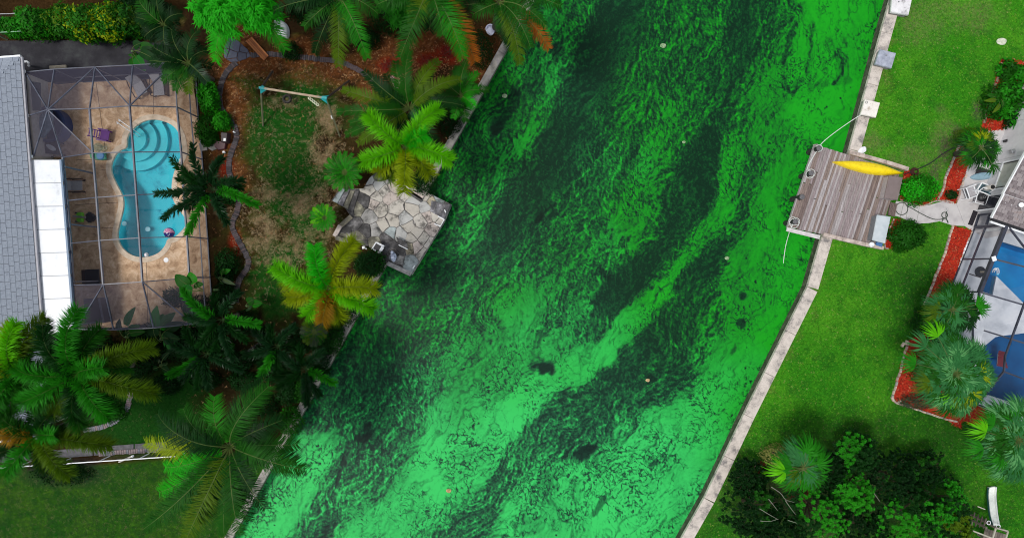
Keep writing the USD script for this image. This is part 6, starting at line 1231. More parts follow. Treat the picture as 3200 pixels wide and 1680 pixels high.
feather_palm('cluster_palm', 'small dark star-shaped palm between the worn lawn and the seawall', (868, 1080), 4.6, [(812, 1022, 'glint'), (936, 1016, 'glint'), (778, 1102, 'glint'), (828, 1174, 'bright', .8, -.6), (936, 1142, 'glint'), (880, 1150, 'dark'), (860, 1010, 'dark')], 'fish', 114, .09, 3, 'deep', (.5, .8), dens=.95)
feather_palm('cluster_palm', 'dark palm overhanging the left seawall into the canal', (956, 1150), 4.8, [(1058, 1190, 'bright', .8, -.6), (976, 1256, 'glint'), (1022, 1092, 'glint'), (900, 1105, 'glint'), (880, 1200, 'dark'), (1010, 1230, 'glint'), (950, 1080, 'dark')], 'fish', 115, .09, 4, 'deep', (.5, .8), dens=.95)
feather_palm('areca_palm', 'dark areca palm over the north-east corner of the screen cage', (592, 200), 5.2, [(486, 202, 'dark'), (500, 160, 'deep'), (520, 262, 'mid', .7, -.9), (560, 290, 'mid', .7, -.9), (600, 298, 'olive', .6, -.9), (668, 268, 'glint'), (664, 170, 'deep'), (640, 110, 'dark'), (560, 110, 'deep'), (640, 240, 'dark')], 'pinnate', 116, .09, 7, 'deep', (.5, .85), ll=.55)
feather_palm('areca_palm', 'very dark areca palm between the hedge and the bright bamboo', (515, 80), 5.0, [(450, 70, 'dark'), (460, 20, 'mid'), (470, 130, 'deep'), (540, 170, 'glint'), (590, 60, 'deep'), (580, 130, 'deep'), (520, -20, 'dark')], 'pinnate', 117, .09, 7, 'deep', (.5, .85), ll=.55)
# queen palms with long drooping leaflets
feather_palm('queen_palm', 'large spreading feather palm at the foot of the left seawall with one yellow tip', (722, 1392), 8.6, [(698, 1226, 'bright', .9, -.6), (606, 1262, 'mid'), (524, 1520, 'neon', .7, -.6), (490, 1622, 'mid'), (612, 1668, 'olive'), (727, 1650, 'mid'), (872, 1190, 'mid'), (974, 1452, 'mid'), (940, 1380, 'mid', .7, -.8), (784, 1642, 'mid'), (860, 1560, 'dark'), (536, 1276, 'dark'), (488, 1366, 'gold', .6, -.2), (550, 1440, 'neon', .8, -.5), (900, 1300, 'dark'), (660, 1600, 'dark'), (560, 1350, 'mid', .8, -.6)], 'queen', 121, .20, 5, 'dark', (.5, .8), shaft=False, ll=.85, dens=1.2)
feather_palm('queen_palm', 'feather palm at the top edge with a frond pointing down between two leaf piles', (1062, -8), 7.6, [(1062, 212, 'olive', .7, -1.0), (1154, 192, 'bright', .8, -.9), (966, 102, 'mid'), (1110, 150, 'mid'), (880, 60, 'dark'), (1190, 60, 'mid'), (985, 170, 'deep', .6, -1.0), (1240, 20, 'dark')], 'queen', 122, .18, 4, 'deep', (.5, .85), shaft=False, ll=.62, dens=1.2)
feather_palm('queen_palm', 'feather palm at the top edge left of the slate landing with two long bright fronds', (742, -36), 6.4, [(908, 172, 'bright', .8, -.8), (684, 200, 'neon', .8, -1.0), (820, 40, 'mid'), (640, 60, 'mid'), (870, 40, 'mid')], 'queen', 123, .18, 3, 'dark', (.4, .7), shaft=False, ll=.8, dens=1.25)
feather_palm('queen_palm', 'feather palm at the top edge with fronds over the red leaf pile', (1340, -30), 8.0, [(1256, 190, 'mid', .8, -.9), (1450, 194, 'bright', .8, -.9), (1390, 130, 'mid'), (1300, 100, 'olive'), (1190, 40, 'mid'), (1484, 190, 'orange', .5, -1.0), (1470, 150, 'olive', .6, -.9), (1440, 40, 'mid')], 'queen', 124, .18, 4, 'deep', (.5, .8), shaft=False, ll=.75, dens=1.2)
feather_palm('queen_palm', 'feather palm at the top of the left seawall reaching over the canal, one orange tip', (1560, 10), 7.4, [(1750, 38, 'mid', .7, -.6), (1656, 168, 'mid'), (1716, 152, 'orange', .5, -.9), (1624, 208, 'olive', .7, -.9), (1568, 108, 'mid', .9, -.8), (1480, 60, 'mid'), (1700, 100, 'mid'), (1440, -40, 'mid'), (1650, -30, 'dark'), (1600, 160, 'dark', .6, -1.0)], 'queen', 125, .18, 4, 'dark', (.5, .8), shaft=False, ll=.62, dens=1.2)
feather_palm('date_palm', 'spreading dark feather palm behind the lime bottlebrush palm', (1282, 342), 4.6, [(1246, 208, 'mid'), (1378, 204, 'olive'), (1442, 264, 'olive'), (1083, 294, 'olive'), (1074, 368, 'mid'), (1110, 400, 'mid'), (1400, 320, 'mid'), (1290, 180, 'mid'), (1180, 280, 'mid'), (1130, 460, 'olive'), (1090, 430, 'mid'), (1330, 400, 'blue', .9, -.5), (1150, 240, 'dark'), (1450, 340, 'dark')], 'pinnate', 126, .13, 6, 'dark', (.5, .8), shaft=False, ll=.55, dens=1.1)
feather_palm('date_palm', 'bright feather palm crowding the left seawall north of the patio', (1440, 300), 3.6, [(1496, 238, 'bright'), (1484, 344, 'neon', .8, -.8), (1500, 290, 'bright'), (1420, 380, 'bright'), (1400, 270, 'mid'), (1440, 220, 'mid'), (1462, 200, 'mid')], 'pinnate', 127, .1, 4, 'mid', (.6, .9), shaft=False, ll=.45)
feather_palm('pygmy_palm', 'round bright green pygmy palm above the patio steps', (1080, 540), 2.0, [(1080 + 60 * math.cos(a), 540 + 62 * math.sin(a), ['bright', 'mid', 'bright', 'tips'][int(a * 7) % 4], .75, -.5) for a in np.linspace(0, 6.28, 19)[:-1]], 'pinnate', 128, .09, 8, 'bright', (.4, .7), shaft=False, ll=.26, dens=1.5, fat=.8)
feather_palm('pygmy_palm', 'small round lime pygmy palm left of the patio steps', (1017, 681), 1.6, [(1017 + 40 * math.cos(a), 681 + 42 * math.sin(a), ['tips', 'bright', 'tips', 'lime'][int(a * 7) % 4], .75, -.5) for a in np.linspace(0, 6.28, 17)[:-1]], 'pinnate', 129, .08, 8, 'bright', (.4, .7), shaft=False, ll=.22, dens=1.7, fat=.8)
feather_palm('pygmy_palm', 'spiky ash-green rosette plant below the orange frond', (984, 1036), 1.7, [(984 + 42 * math.cos(a), 1036 + 44 * math.sin(a), ['ashy', 'mid', 'olive'][int(a * 7) % 3], .6, -.3) for a in np.linspace(0, 6.28, 19)[:-1]], 'pinnate', 130, .08, 8, 'ashy', (.4, .7), shaft=False, ll=.24, dens=1.4)

def fan_frond(t, c, tip, R_, lm, rng, nseg=28, e0=.6, droop=.6, spread=2.3):
    """A palmate leaf: petiole (sub-part) and a fan of split segments."""
    d = np.asarray(tip)[:2] - c[:2]; Lh = np.linalg.norm(d); d = d / max(Lh, 1e-6); hub = np.r_[c[:2] + d * max(Lh - R_ * .72, .12), 0]; hub[2] = c[2] + (Lh - R_ * .72) * math.tan(e0) * .6
    ax = unit(np.r_[d * math.cos(e0 * .35), math.sin(e0 * .35) - .12]); sd_ = unit(np.cross(ax, [0, 0, 1.0])); up_ = np.cross(sd_, ax)
    a = np.linspace(-spread / 2, spread / 2, nseg) + rng.normal(0, .06, nseg); wv = lambda x: x
    D = unit(np.cos(a)[:, None] * ax + np.sin(a)[:, None] * sd_ + (.22 * np.abs(np.sin(a)) + .05)[:, None] * up_ + rng.normal(0, .10, (nseg, 3)))
    ln = R_ * (1 - .28 * (np.abs(a) / (spread / 2)) ** 2) * rng.uniform(.85, 1.08, nseg); tv = unit(np.cross(D, up_)); base = np.repeat(hub[None], nseg, 0)
    dz = np.array([0, 0, -1.0]); dr = droop * rng.uniform(.6, 1.5, nseg)[:, None]; l = ln[:, None]; w = R_ * spread / nseg * .72
    p1 = base + D * l * .45; p2 = base + D * l * .75 + dz * dr * l * .28; p3 = base + D * l * .98 + dz * dr * l * .8 + rng.normal(0, .03, (nseg, 3))
    V = np.stack([base - tv * .006, base + tv * .006, p1 + tv * w * .5, p1 - tv * w * .5, p2 + tv * w * .28, p2 - tv * w * .28, p3], 1).reshape(-1, 3); o = np.arange(nseg)[:, None] * 7
    F_ = (o[:, :, None] + np.array([[0, 1, 2], [0, 2, 3], [3, 2, 4], [3, 4, 5], [5, 4, 6]])[None]).reshape(-1, 3)
    f = put(t, 'frond', (V, F_), lm)
    put(f, 'petiole', tube(spline([c, (c + hub) / 2 + [0, 0, .08], hub], 6), np.linspace(.022, .012, 6), 4, False), rib_m)

def fan_palm(label, cxy, zc, rpx, n, keys, seed, R_=.8, tips=(), rad=.15, droop=.5):
    rng = np.random.default_rng(seed); c = P(*cxy, zc); ft = c * [1, 1, 0] + c * [1, 1, 0] / np.linalg.norm(c[:2]) * zc * .28; t = thing('fan_palm', label, 'palm tree', ft); palm_base(t, c, ft, zc, rad, False)
    for k in range(n):
        a = k * 2.399 + rng.uniform(-.2, .2); u = math.sqrt((k + .6) / n); r = rpx * (.30 + .70 * (1 - u)) if k % 2 else rpx * rng.uniform(.75, 1.0); lvl = 1 - r / rpx
        e = .15 + 1.0 * lvl
        fan_frond(t, c + [0, 0, .25 * lvl - .15], P(cxy[0] + r * math.cos(a), cxy[1] + r * math.sin(a), zc), R_ * rng.uniform(.85, 1.1), LM[keys[rng.integers(len(keys))]], rng, e0=e, droop=droop * (1.2 - .5 * lvl))
    for q in tips: fan_frond(t, c, P(q[0], q[1], zc - .2), R_, LM[q[2]], rng, e0=.25, droop=droop)
    return t
fan_palm('grey-green fan palm filling the red bed beside the dark blue pool', (2985, 1168), 4.2, 140, 84, ['blue', 'blue', 'blue', 'bluelite', 'mid'], 201, 1.0, [(2800, 1120, 'bright'), (2850, 1200, 'olive'), (2890, 1010, 'lime'), (3040, 1258, 'gold'), (2950, 1268, 'lime'), (3088, 1160, 'gold'), (2840, 1050, 'blue'), (2985, 1275, 'olive')])
fan_palm('darker fan palm at the north end of the fan palm bed', (2975, 968), 3.8, 98, 48, ['mid', 'dark', 'mid', 'blue'], 202, .85, [(3070, 940, 'bright'), (3078, 960, 'bright'), (2895, 960, 'olive'), (2990, 880, 'mid'), (2880, 980, 'olive'), (2930, 1040, 'mid')])
fan_palm('pale grey-green fan palm at the right edge above the white slide', (3180, 1376), 4.4, 140, 80, ['blue', 'bluelite', 'blue', 'mid'], 203, 1.0, [(3020, 1330, 'lime'), (3010, 1400, 'bright'), (3050, 1300, 'bright'), (3080, 1450, 'bright'), (3100, 1290, 'mid'), (3140, 1270, 'bright')])
fan_palm('fan palm shading the white patio chairs by the pale house wall', (3066, 462), 3.6, 74, 28, ['mid', 'mid', 'bright', 'dark'], 204, .72, [(3020, 440, 'olive'), (3000, 520, 'mid'), (3056, 410, 'gold'), (3080, 415, 'olive'), (3100, 545, 'mid')])
fan_palm('wind-swept fan palm standing among the dark bushes at the lower right', (2510, 1462), 5.2, 96, 30, ['bright', 'blue', 'mid'], 205, 1.05, [(2515, 1360, 'bright'), (2540, 1375, 'bright'), (2590, 1430, 'bright'), (2420, 1445, 'bright'), (2400, 1470, 'lime'), (2450, 1500, 'olive'), (2480, 1390, 'blue')], .17, .6)

def ell_pts(n, rx, ry, rz, rng, shell=.55, lump=2.2, seed=0, low=-.25):
    """Points through the outer part of an uneven dome, with outward normals."""
    d = unit(rng.normal(size=(n * 2, 3))); d = d[d[:, 2] > low][:n]
    lum = .48 + 1.0 * meshkit.fbm(d * lump + seed * 3.1, 3, seed); r = lum * (shell + (1 - shell) * rng.random(len(d)) ** .6)
    return d * r[:, None] * [rx, ry, rz], d, lum

def leaf_cards(pos, nrm, ln, w, rng, tilt=.7):
    n = len(pos); D = unit(np.cross(nrm, unit(rng.normal(size=(n, 3)))) + nrm * rng.uniform(-.1, tilt, (n, 1))); wv = unit(np.cross(D, nrm + rng.normal(0, .35, (n, 3))))
    return leaf_strips(pos, D, wv, ln * rng.uniform(.7, 1.2, n), w * rng.uniform(.8, 1.2, n), .1, .45)

stem_m = surf('shrub_stem', [(0, (0.03, 0.02, 0.012)), (1, (0.10, 0.07, 0.045))], scale=6)
def bush(label, px, py, rx, ry, hgt, key, n, seed, leaf=.11, lw=.055, name='shrub', cat_='shrub', key2=None, frac=.25, extra=None, group=None):
    """rx, ry in photo pixels. key2: brighter shoots on top."""
    rng = np.random.default_rng(seed); c = P(px, py, hgt * .6); kx = S * (H - hgt * .6) / H; X_, Y_ = rx * kx, ry * kx
    t = thing(name, label, cat_, c * [1, 1, 0], group)
    p, d, l = ell_pts(n, X_, Y_, hgt * .75, rng, seed=seed); p[:, 2] += hgt * .30; p[:, 2] = np.maximum(p[:, 2], .03); w = c * [1, 1, 0] + p
    put(t, 'foliage', leaf_cards(w, d, leaf, lw, rng), LM[key], kind='stuff')
    if key2:
        m = (d[:, 2] > .25) & (meshkit.noise(p * 1.4 + seed, seed) > .5); k = np.nonzero(m)[0]; k = k[rng.random(len(k)) < min(1, frac * 2.5)]
        if len(k): put(t, 'young_shoots', leaf_cards(w[k] + d[k] * leaf * .6, d[k], leaf, lw, rng), LM[key2], kind='stuff')
    put(t, 'stems', cat([tube([c * [1, 1, 0] + [rng.normal(0, .05), rng.normal(0, .05), 0], c * [1, 1, 0] + [math.cos(a) * X_ * .3, math.sin(a) * Y_ * .3, hgt * .35], c * [1, 1, 0] + [math.cos(a) * X_ * .6, math.sin(a) * Y_ * .6, hgt * .62]], [.03, .022, .01], 5) for a in np.linspace(0, 6.28, 6)[:-1]]), stem_m, kind='stuff')
    return t
# hedge along the drive: five shrubs grown into one another
for k, (x, y, rx, ry, h_, key, k2) in enumerate([(40, 84, 52, 26, 1.5, 'hedge', 'bright'), (112, 68, 56, 50, 2.0, 'hedge', 'bright'), (196, 64, 56, 56, 2.2, 'hedge', 'olive'), (268, 66, 56, 58, 2.3, 'hedge', 'gold'), (340, 66, 52, 56, 2.2, 'hedge', 'gold'), (404, 56, 46, 58, 2.2, 'mid', 'olive')]):
    bush(['low green hedge shrub at the left edge beside the green rail', 'mid-green hedge shrub, first full one from the left', 'hedge shrub with brownish tinge in the row beside the drive', 'brightest yellow-green hedge shrub in the row beside the drive', 'yellow-green hedge shrub right of the brightest one', 'darker hedge shrub at the right end of the row'][k], x, y, rx, ry, h_, key, 2600, 300 + k, .16, .09, 'hedge_shrub', 'hedge', k2, .3)
bush('bright green narrow shrub row along the east side of the cage', 648, 302, 32, 56, 1.2, 'bright', 2600, 310, .12, .07, key2='tips')
bush('bright green round shrub by the brick edging north of the pump', 690, 378, 30, 30, .9, 'bright', 1300, 311, .11, .06, key2='tips')
bush('dark green shrub with orange flowers outside the cage', 640, 400, 36, 46, .8, 'mid', 1300, 312, .11, .06)
bush('dark round shrub with red berries inside the curve of the brick edging', 706, 818, 40, 46, 1.1, 'dark', 1700, 313, .10, .055)
bush('dense dark round bush below the square grill', 1152, 826, 48, 46, 1.7, 'dark', 2600, 314, .14, .055, key2='mid', frac=.12)
bush('dark shrub at the seawall below the lime palm', 1322, 566, 42, 44, 1.0, 'dark', 1700, 315, .10, .05)
bush('dark shrub at the seawall right of the yellow-green palm', 1082, 968, 40, 52, 1.0, 'dark', 1800, 316, .10, .05, key2='mid', frac=.1)
bush('low dark green groundcover shrub hugging the seawall below it', 1042, 1052, 36, 60, .8, 'dark', 1900, 317, .10, .05, key2='mid', frac=.15)
bush('glossy dark shrub spilling over the seawall beside the dark palms', 1000, 1140, 32, 46, .9, 'glint', 1500, 318, .11, .05)
bush('dark shrub at the seawall above the bare soil gap', 946, 1222, 34, 44, .8, 'mid', 1500, 319, .10, .05)
bush('green shrub on the seawall beside the large feather palm', 905, 1318, 40, 50, .9, 'mid', 1700, 320, .11, .06, key2='bright', frac=.15)
bush('dark shrub at the seawall under the top feather palm', 1500, 150, 44, 60, 1.0, 'deep', 1900, 321, .10, .05)
bush('dark shrub between the date palm and the seawall', 1448, 268, 36, 52, .9, 'dark', 1500, 322, .1, .05)
bush('dark shrub at the seawall beside the date palm fronds', 1404, 372, 40, 56, .9, 'deep', 1700, 323, .1, .05)
bush('dark glossy shrub at the edge of the leaf pile below the top palms', 1148, 120, 40, 34, .9, 'deep', 1500, 324, .10, .05)
bush('dark shrub beside the pale upturned canoe', 906, 158, 34, 30, .8, 'deep', 1200, 325, .1, .05)
bush('very dark shrub mass behind the hedge at the top edge', 440, 10, 80, 30, 2.2, 'deep', 2200, 326, .15, .08)
bush('dark leafy shrub at the top edge behind the canoe', 960, 20, 80, 50, 2.4, 'deep', 2600, 327, .16, .06)
bush('dark shrub under the top palms right of the leaf pile', 1240, 40, 90, 60, 2.2, 'deep', 2800, 328, .16, .06)
bush('bright green rounded bush in the red bed at the dock', 2876, 592, 58, 46, 1.4, 'bright', 3200, 330, .12, .065, key2='neon', frac=.35)
bush('dark green bush beside the pale deck box', 2842, 738, 56, 48, 1.4, 'mid', 3000, 331, .13, .06, key2='mid', frac=.2)
bush('small dark red-leaved shrub at the corner of the long mulch bed', 2976, 608, 20, 16, .5, 'dark', 500, 332, .08, .05)
bush('silvery low shrub along the edge of the fan palm bed', 2870, 1256, 62, 24, .6, 'ashy', 1500, 333, .09, .035)
for k, (x, y, r, h_, key, l) in enumerate([(3154, 222, 30, .7, 'mid', 'small leafy shrub at the top of the right edge bed'), (3196, 238, 36, .9, 'bright', 'bright leafy shrub at the right edge, upper one'), (3162, 286, 34, .8, 'mid', 'mid-green shrub in the middle of the right edge bed'), (3204, 322, 42, 1.1, 'mid', 'taller shrub at the right edge above the pale wall'), (3142, 336, 34, .7, 'bright', 'bright shrub at the lower left of the right edge bed'), (3184, 378, 34, .8, 'dark', 'dark shrub at the corner of the pale wall')]): bush(l, x, y, r, r, h_, key, 520, 430 + k, .24, .11, key2='bright')
bush('low mixed shrub below the right edge shrubs', 3110, 320, 40, 60, .7, 'mid', 1200, 336, .14, .07)
bush('olive seedling shrub at the foot of the house fan palm', 3030, 422, 46, 26, .5, 'olive', 700, 337, .14, .03)
bush('cream-flowered shrub on the left of the wind-swept fan palm', 2440, 1428, 54, 34, 1.8, 'cream', 1500, 338, .10, .05)
bush('red-leaved flowering shrub left of the wind-swept fan palm', 2384, 1466, 16, 20, 1.0, 'redleaf', 450, 339, .1, .05)
bush('purplish shrub below the wind-swept fan palm', 2496, 1548, 44, 22, 1.4, 'redleaf', 500, 340, .08, .035)
bush('low dark creeping shrub beside the lower left rail fence', 190, 1478, 100, 36, .4, 'deep', 1600, 341, .10, .05)
for x, y, k in ((1402, 160, 0), (1335, 192, 1), (1216, 205, 2)): bush(['small dry red-brown leaf bush in the litter under the top palms', 'red-brown leaf bush right of the toy kitchen', 'low rust-coloured plant above the toy kitchen'][k], x, y, 28, 22, .35, 'redleaf', 500, 345 + k, .09, .03)
bush('red-leaved plant beside the tall frond above the patio', 1246, 536, 26, 20, .5, 'redleaf', 500, 349, .12, .04)

for k, (x, y, rx, ry, h_, key, l) in enumerate([(470, 1110, 60, 40, 1.0, 'deep', 'dark low shrub below the big-leaved paddle plant'), (560, 1090, 50, 40, .9, 'dark', 'dark shrub left of the lower fine-leaved palm'), (420, 1040, 46, 26, .9, 'deep', 'dark shrub against the south wall of the cage'), (620, 960, 44, 36, 1.0, 'deep', 'dark shrub outside the south-east corner of the cage'), (700, 920, 40, 36, .9, 'deep', 'dark shrub at the lower end of the winding brick edging'), (760, 1010, 48, 40, .8, 'deep', 'dark shrub between the fine-leaved palm and the worn lawn'), (740, 1130, 50, 36, .7, 'deep', 'dark low shrub right of the lower fine-leaved palm'), (820, 1110, 44, 40, .7, 'deep', 'dark low shrub under the star-shaped palm'), (930, 1070, 50, 44, .8, 'deep', 'dark shrub below the ash-green rosette'),
        (300, 1080, 60, 40, 1.0, 'deep', 'dark shrub under the corner bottlebrush palm'), (210, 1110, 60, 44, 1.0, 'dark', 'dark shrub against the house below the porch roof'), (300, 1230, 70, 54, .8, 'deep', 'dark shrub inside the pale brick arc'), (180, 1250, 70, 60, 1.0, 'dark', 'dark shrub between the two lower left bottlebrush palms'), (350, 1290, 40, 30, .5, 'mid', 'low green plant at the pale brick arc'), (820, 1270, 50, 40, .8, 'deep', 'dark shrub above the large feather palm'), (800, 1400, 60, 60, .9, 'dark', 'dark shrub under the right fronds of the large feather palm'), (640, 1420, 60, 50, .8, 'deep', 'dark shrub under the large feather palm'), (640, 1190, 50, 30, .6, 'deep', 'low dark plant north of the large feather palm'), (540, 930, 40, 30, 1.0, 'dark', 'dark shrub at the south-east post of the cage'), (480, 1030, 44, 26, 1.2, 'dark', 'dark shrub beside the broad bright paddle leaf'), (600, 1050, 50, 40, 1.0, 'dark', 'dark shrub between the two lower fine-leaved palms'), (680, 1080, 46, 36, .9, 'mid', 'mid-green shrub left of the star-shaped palm'), (760, 1190, 54, 30, .6, 'dark', 'low dark shrub on the brown soil below the star-shaped palm'), (850, 1160, 40, 40, .8, 'dark', 'dark shrub left of the wall-overhanging palm'), (1000, 1080, 36, 40, .8, 'dark', 'dark shrub right of the ash-green rosette'), (900, 1230, 40, 36, .8, 'dark', 'dark shrub between the large feather palm and the wall-overhanging palm'), (420, 1150, 50, 40, .8, 'dark', 'dark shrub under the right fronds of the corner bottlebrush palm'), (520, 1200, 46, 36, .6, 'deep', 'low dark shrub on the lower left lawn above the brick run'), (700, 850, 30, 34, .7, 'dark', 'dark shrub inside the last bend of the winding brick edging'), (650, 430, 26, 26, .5, 'mid', 'low green plant left of the pump housing'), (710, 600, 30, 40, .6, 'dark', 'dark plant below the leaning cage palm')]): bush(l, x, y, rx, ry, h_, key, 1300, 400 + k, .13, .05)
bush('low dark understorey below the grey-green fan palm', 2950, 1150, 110, 90, .9, 'dark', 2600, 450, .13, .05)
bush('dark understorey between the two fan palms of the bed', 2930, 1010, 80, 60, .8, 'dark', 1500, 451, .13, .05)
# bamboo with lance leaves
def bamboo(label, px, py, rx, ry, hgt, key, n, seed):
    rng = np.random.default_rng(seed); c = P(px, py, hgt); t = thing('bamboo_clump', label, 'bamboo', c * [1, 1, 0]); k = S * (H - hgt) / H
    for i in range(7):
        a = i * .9; r = .5; b0 = P(px, py - 30, 0) + [.25 * math.cos(a), .25 * math.sin(a), 0]; e_ = c + [rx * k * .6 * math.cos(a), ry * k * .6 * math.sin(a), -.3]
        put(t, 'culm', tube(spline([b0, (b0 + e_) / 2 + [0, 0, .6], e_], 8), np.linspace(.03, .008, 8), 5), shaft_m)
    spr = 130; u = rng.uniform(-1, 1, (spr * 3, 2)); u = u[(u ** 2).sum(1) < 1][:spr]; cen = c + np.column_stack([u[:, 0] * rx * k, u[:, 1] * ry * k, -.9 * (u ** 2).sum(1) + rng.normal(0, .3, len(u))])
    m = n // len(cen); pos = np.repeat(cen, m, 0) + rng.normal(0, .09, (m * len(cen), 3)); D = unit(np.repeat(unit(cen - c + [0, 0, -.3]), m, 0) * .6 + rng.normal(0, .55, (len(pos), 3)) * [1, 1, .5]); wv = unit(np.cross(D, [0, 0, 1.0]))
    put(t, 'foliage', leaf_strips(pos, D, wv, .30 * rng.uniform(.6, 1.2, len(pos)), .034, .25), LM[key], kind='stuff')
bamboo('bright neon-green bamboo clump at the top edge above the slate landing', 690, 18, 100, 66, 8.6, 'neon', 6500, 361)
bamboo('second bright bamboo clump beside it, thinner and further right', 796, 20, 50, 52, 8.2, 'neon', 3000, 362)
bamboo('small bright bamboo tuft at the top edge between the feather palms', 1240, 10, 44, 48, 6.0, 'bright', 2600, 363)

# bird-of-paradise and banana plants with paddle leaves
def paddle(t, base, tip, width, lm, rng, e0=1.0, e1=-.3):
    p = rachis(base, tip, e0, e1, 12); s = np.linspace(0, 1, 12); st = .38
    tg = unit(np.gradient(p, axis=0)); sd_ = unit(np.cross(tg, [0, 0, 1.0])); u = np.clip((s - st) / (1 - st), 0, 1); w = width * np.sin(np.pi * np.clip(u, .02, .98) ** .8) ** .7
    k = np.nonzero(s >= st)[0]; Lf = p[k] - sd_[k] * w[k, None] + [0, 0, .12 * width]; Rt = p[k] + sd_[k] * w[k, None] + [0, 0, .12 * width]; n = len(k)
    V = np.vstack([Lf, p[k], Rt]); i = np.arange(n - 1); F_ = np.vstack([np.stack([i, i + 1, n + i + 1], 1), np.stack([i, n + i + 1, n + i], 1), np.stack([n + i, n + i + 1, 2 * n + i + 1], 1), np.stack([n + i, 2 * n + i + 1, 2 * n + i], 1)])
    f = put(t, 'leaf', (V, F_), lm, smooth=True); put(f, 'midrib', tube(p, np.linspace(.025, .006, 12), 4, False), rib_m)
def paddle_plant(label, cxy, hgt, leaves, seed, width=.26, name='bird_of_paradise', z0=None):
    rng = np.random.default_rng(seed); c = P(*cxy, hgt * .4); t = thing(name, label, 'plant', c * [1, 1, 0])
    put(t, 'stem', tube([c * [1, 1, 0], c * [1, 1, 0] + [0, 0, hgt * .4]], [.09, .06], 8), shaft_m)
    for x, y, key in leaves: paddle(t, c * [1, 1, 0] + [rng.normal(0, .06), rng.normal(0, .06), z0 or hgt * .35], P(x, y, hgt), width * rng.uniform(.85, 1.15), LM[key], rng, rng.uniform(.9, 1.25), rng.uniform(-.6, .1))
paddle_plant('broad-leaved plant leaning over the timber edging at the right edge', (3120, 310), 1.2, [(3085, 312, 'olive'), (3100, 290, 'mid'), (3140, 290, 'bright'), (3110, 350, 'olive'), (3150, 330, 'mid')], 440, .13)
paddle_plant('banana-like plant with one glossy leaf over the south-east cage corner', (668, 905), 3.2, [(560, 900, 'paddle'), (548, 858, 'mid'), (590, 850, 'bright'), (610, 880, 'mid')], 371, .30, z0=2.7)
paddle_plant('big-leaved plant with the broad bright paddle south of the cage', (500, 1060), 3.0, [(466, 958, 'paddle'), (478, 985, 'bright'), (530, 1100, 'paddle'), (470, 1070, 'paddle'), (560, 1010, 'dark'), (440, 1010, 'dark'), (520, 980, 'mid'), (545, 1062, 'dark')], 372, .32)
paddle_plant('paddle-leaved plant at the dark south wall of the cage', (392, 1052), 2.9, [(394, 962, 'paddle'), (400, 1022, 'paddle'), (360, 1040, 'dark'), (430, 1040, 'mid'), (340, 1000, 'dark')], 373, .20)
paddle_plant('paddle-leaved plant with upright pale leaves beside the brick edging', (684, 868), 2.4, [(672, 838, 'mid'), (690, 842, 'bright'), (700, 888, 'ashy'), (668, 890, 'dark'), (726, 890, 'ashy')], 374, .12)
paddle_plant('paddle-leaved plant among the dark palms under the cage', (596, 1000), 2.2, [(590, 1022, 'paddle'), (560, 950, 'dark'), (640, 960, 'mid'), (620, 1030, 'dark'), (570, 980, 'dark')], 375, .22)
paddle_plant('single-leaved paddle plant at the west edge of the worn lawn', (770, 955), 1.8, [(806, 948, 'bright'), (760, 970, 'dark'), (780, 935, 'mid')], 376, .26)
paddle_plant('low dark paddle plant below the big-leaved one', (500, 1140), 1.8, [(500, 1160, 'dark'), (540, 1170, 'dark'), (470, 1130, 'ashy'), (520, 1100, 'dark'), (450, 1160, 'dark')], 377, .14)
paddle_plant('dark banana plant at the end of the drive', (412, 160), 2.8, [(360, 150, 'mid'), (385, 195, 'mid'), (424, 205, 'paddle'), (470, 150, 'dark'), (400, 110, 'dark'), (440, 120, 'mid'), (480, 185, 'dark')], 378, .28, 'banana_plant')

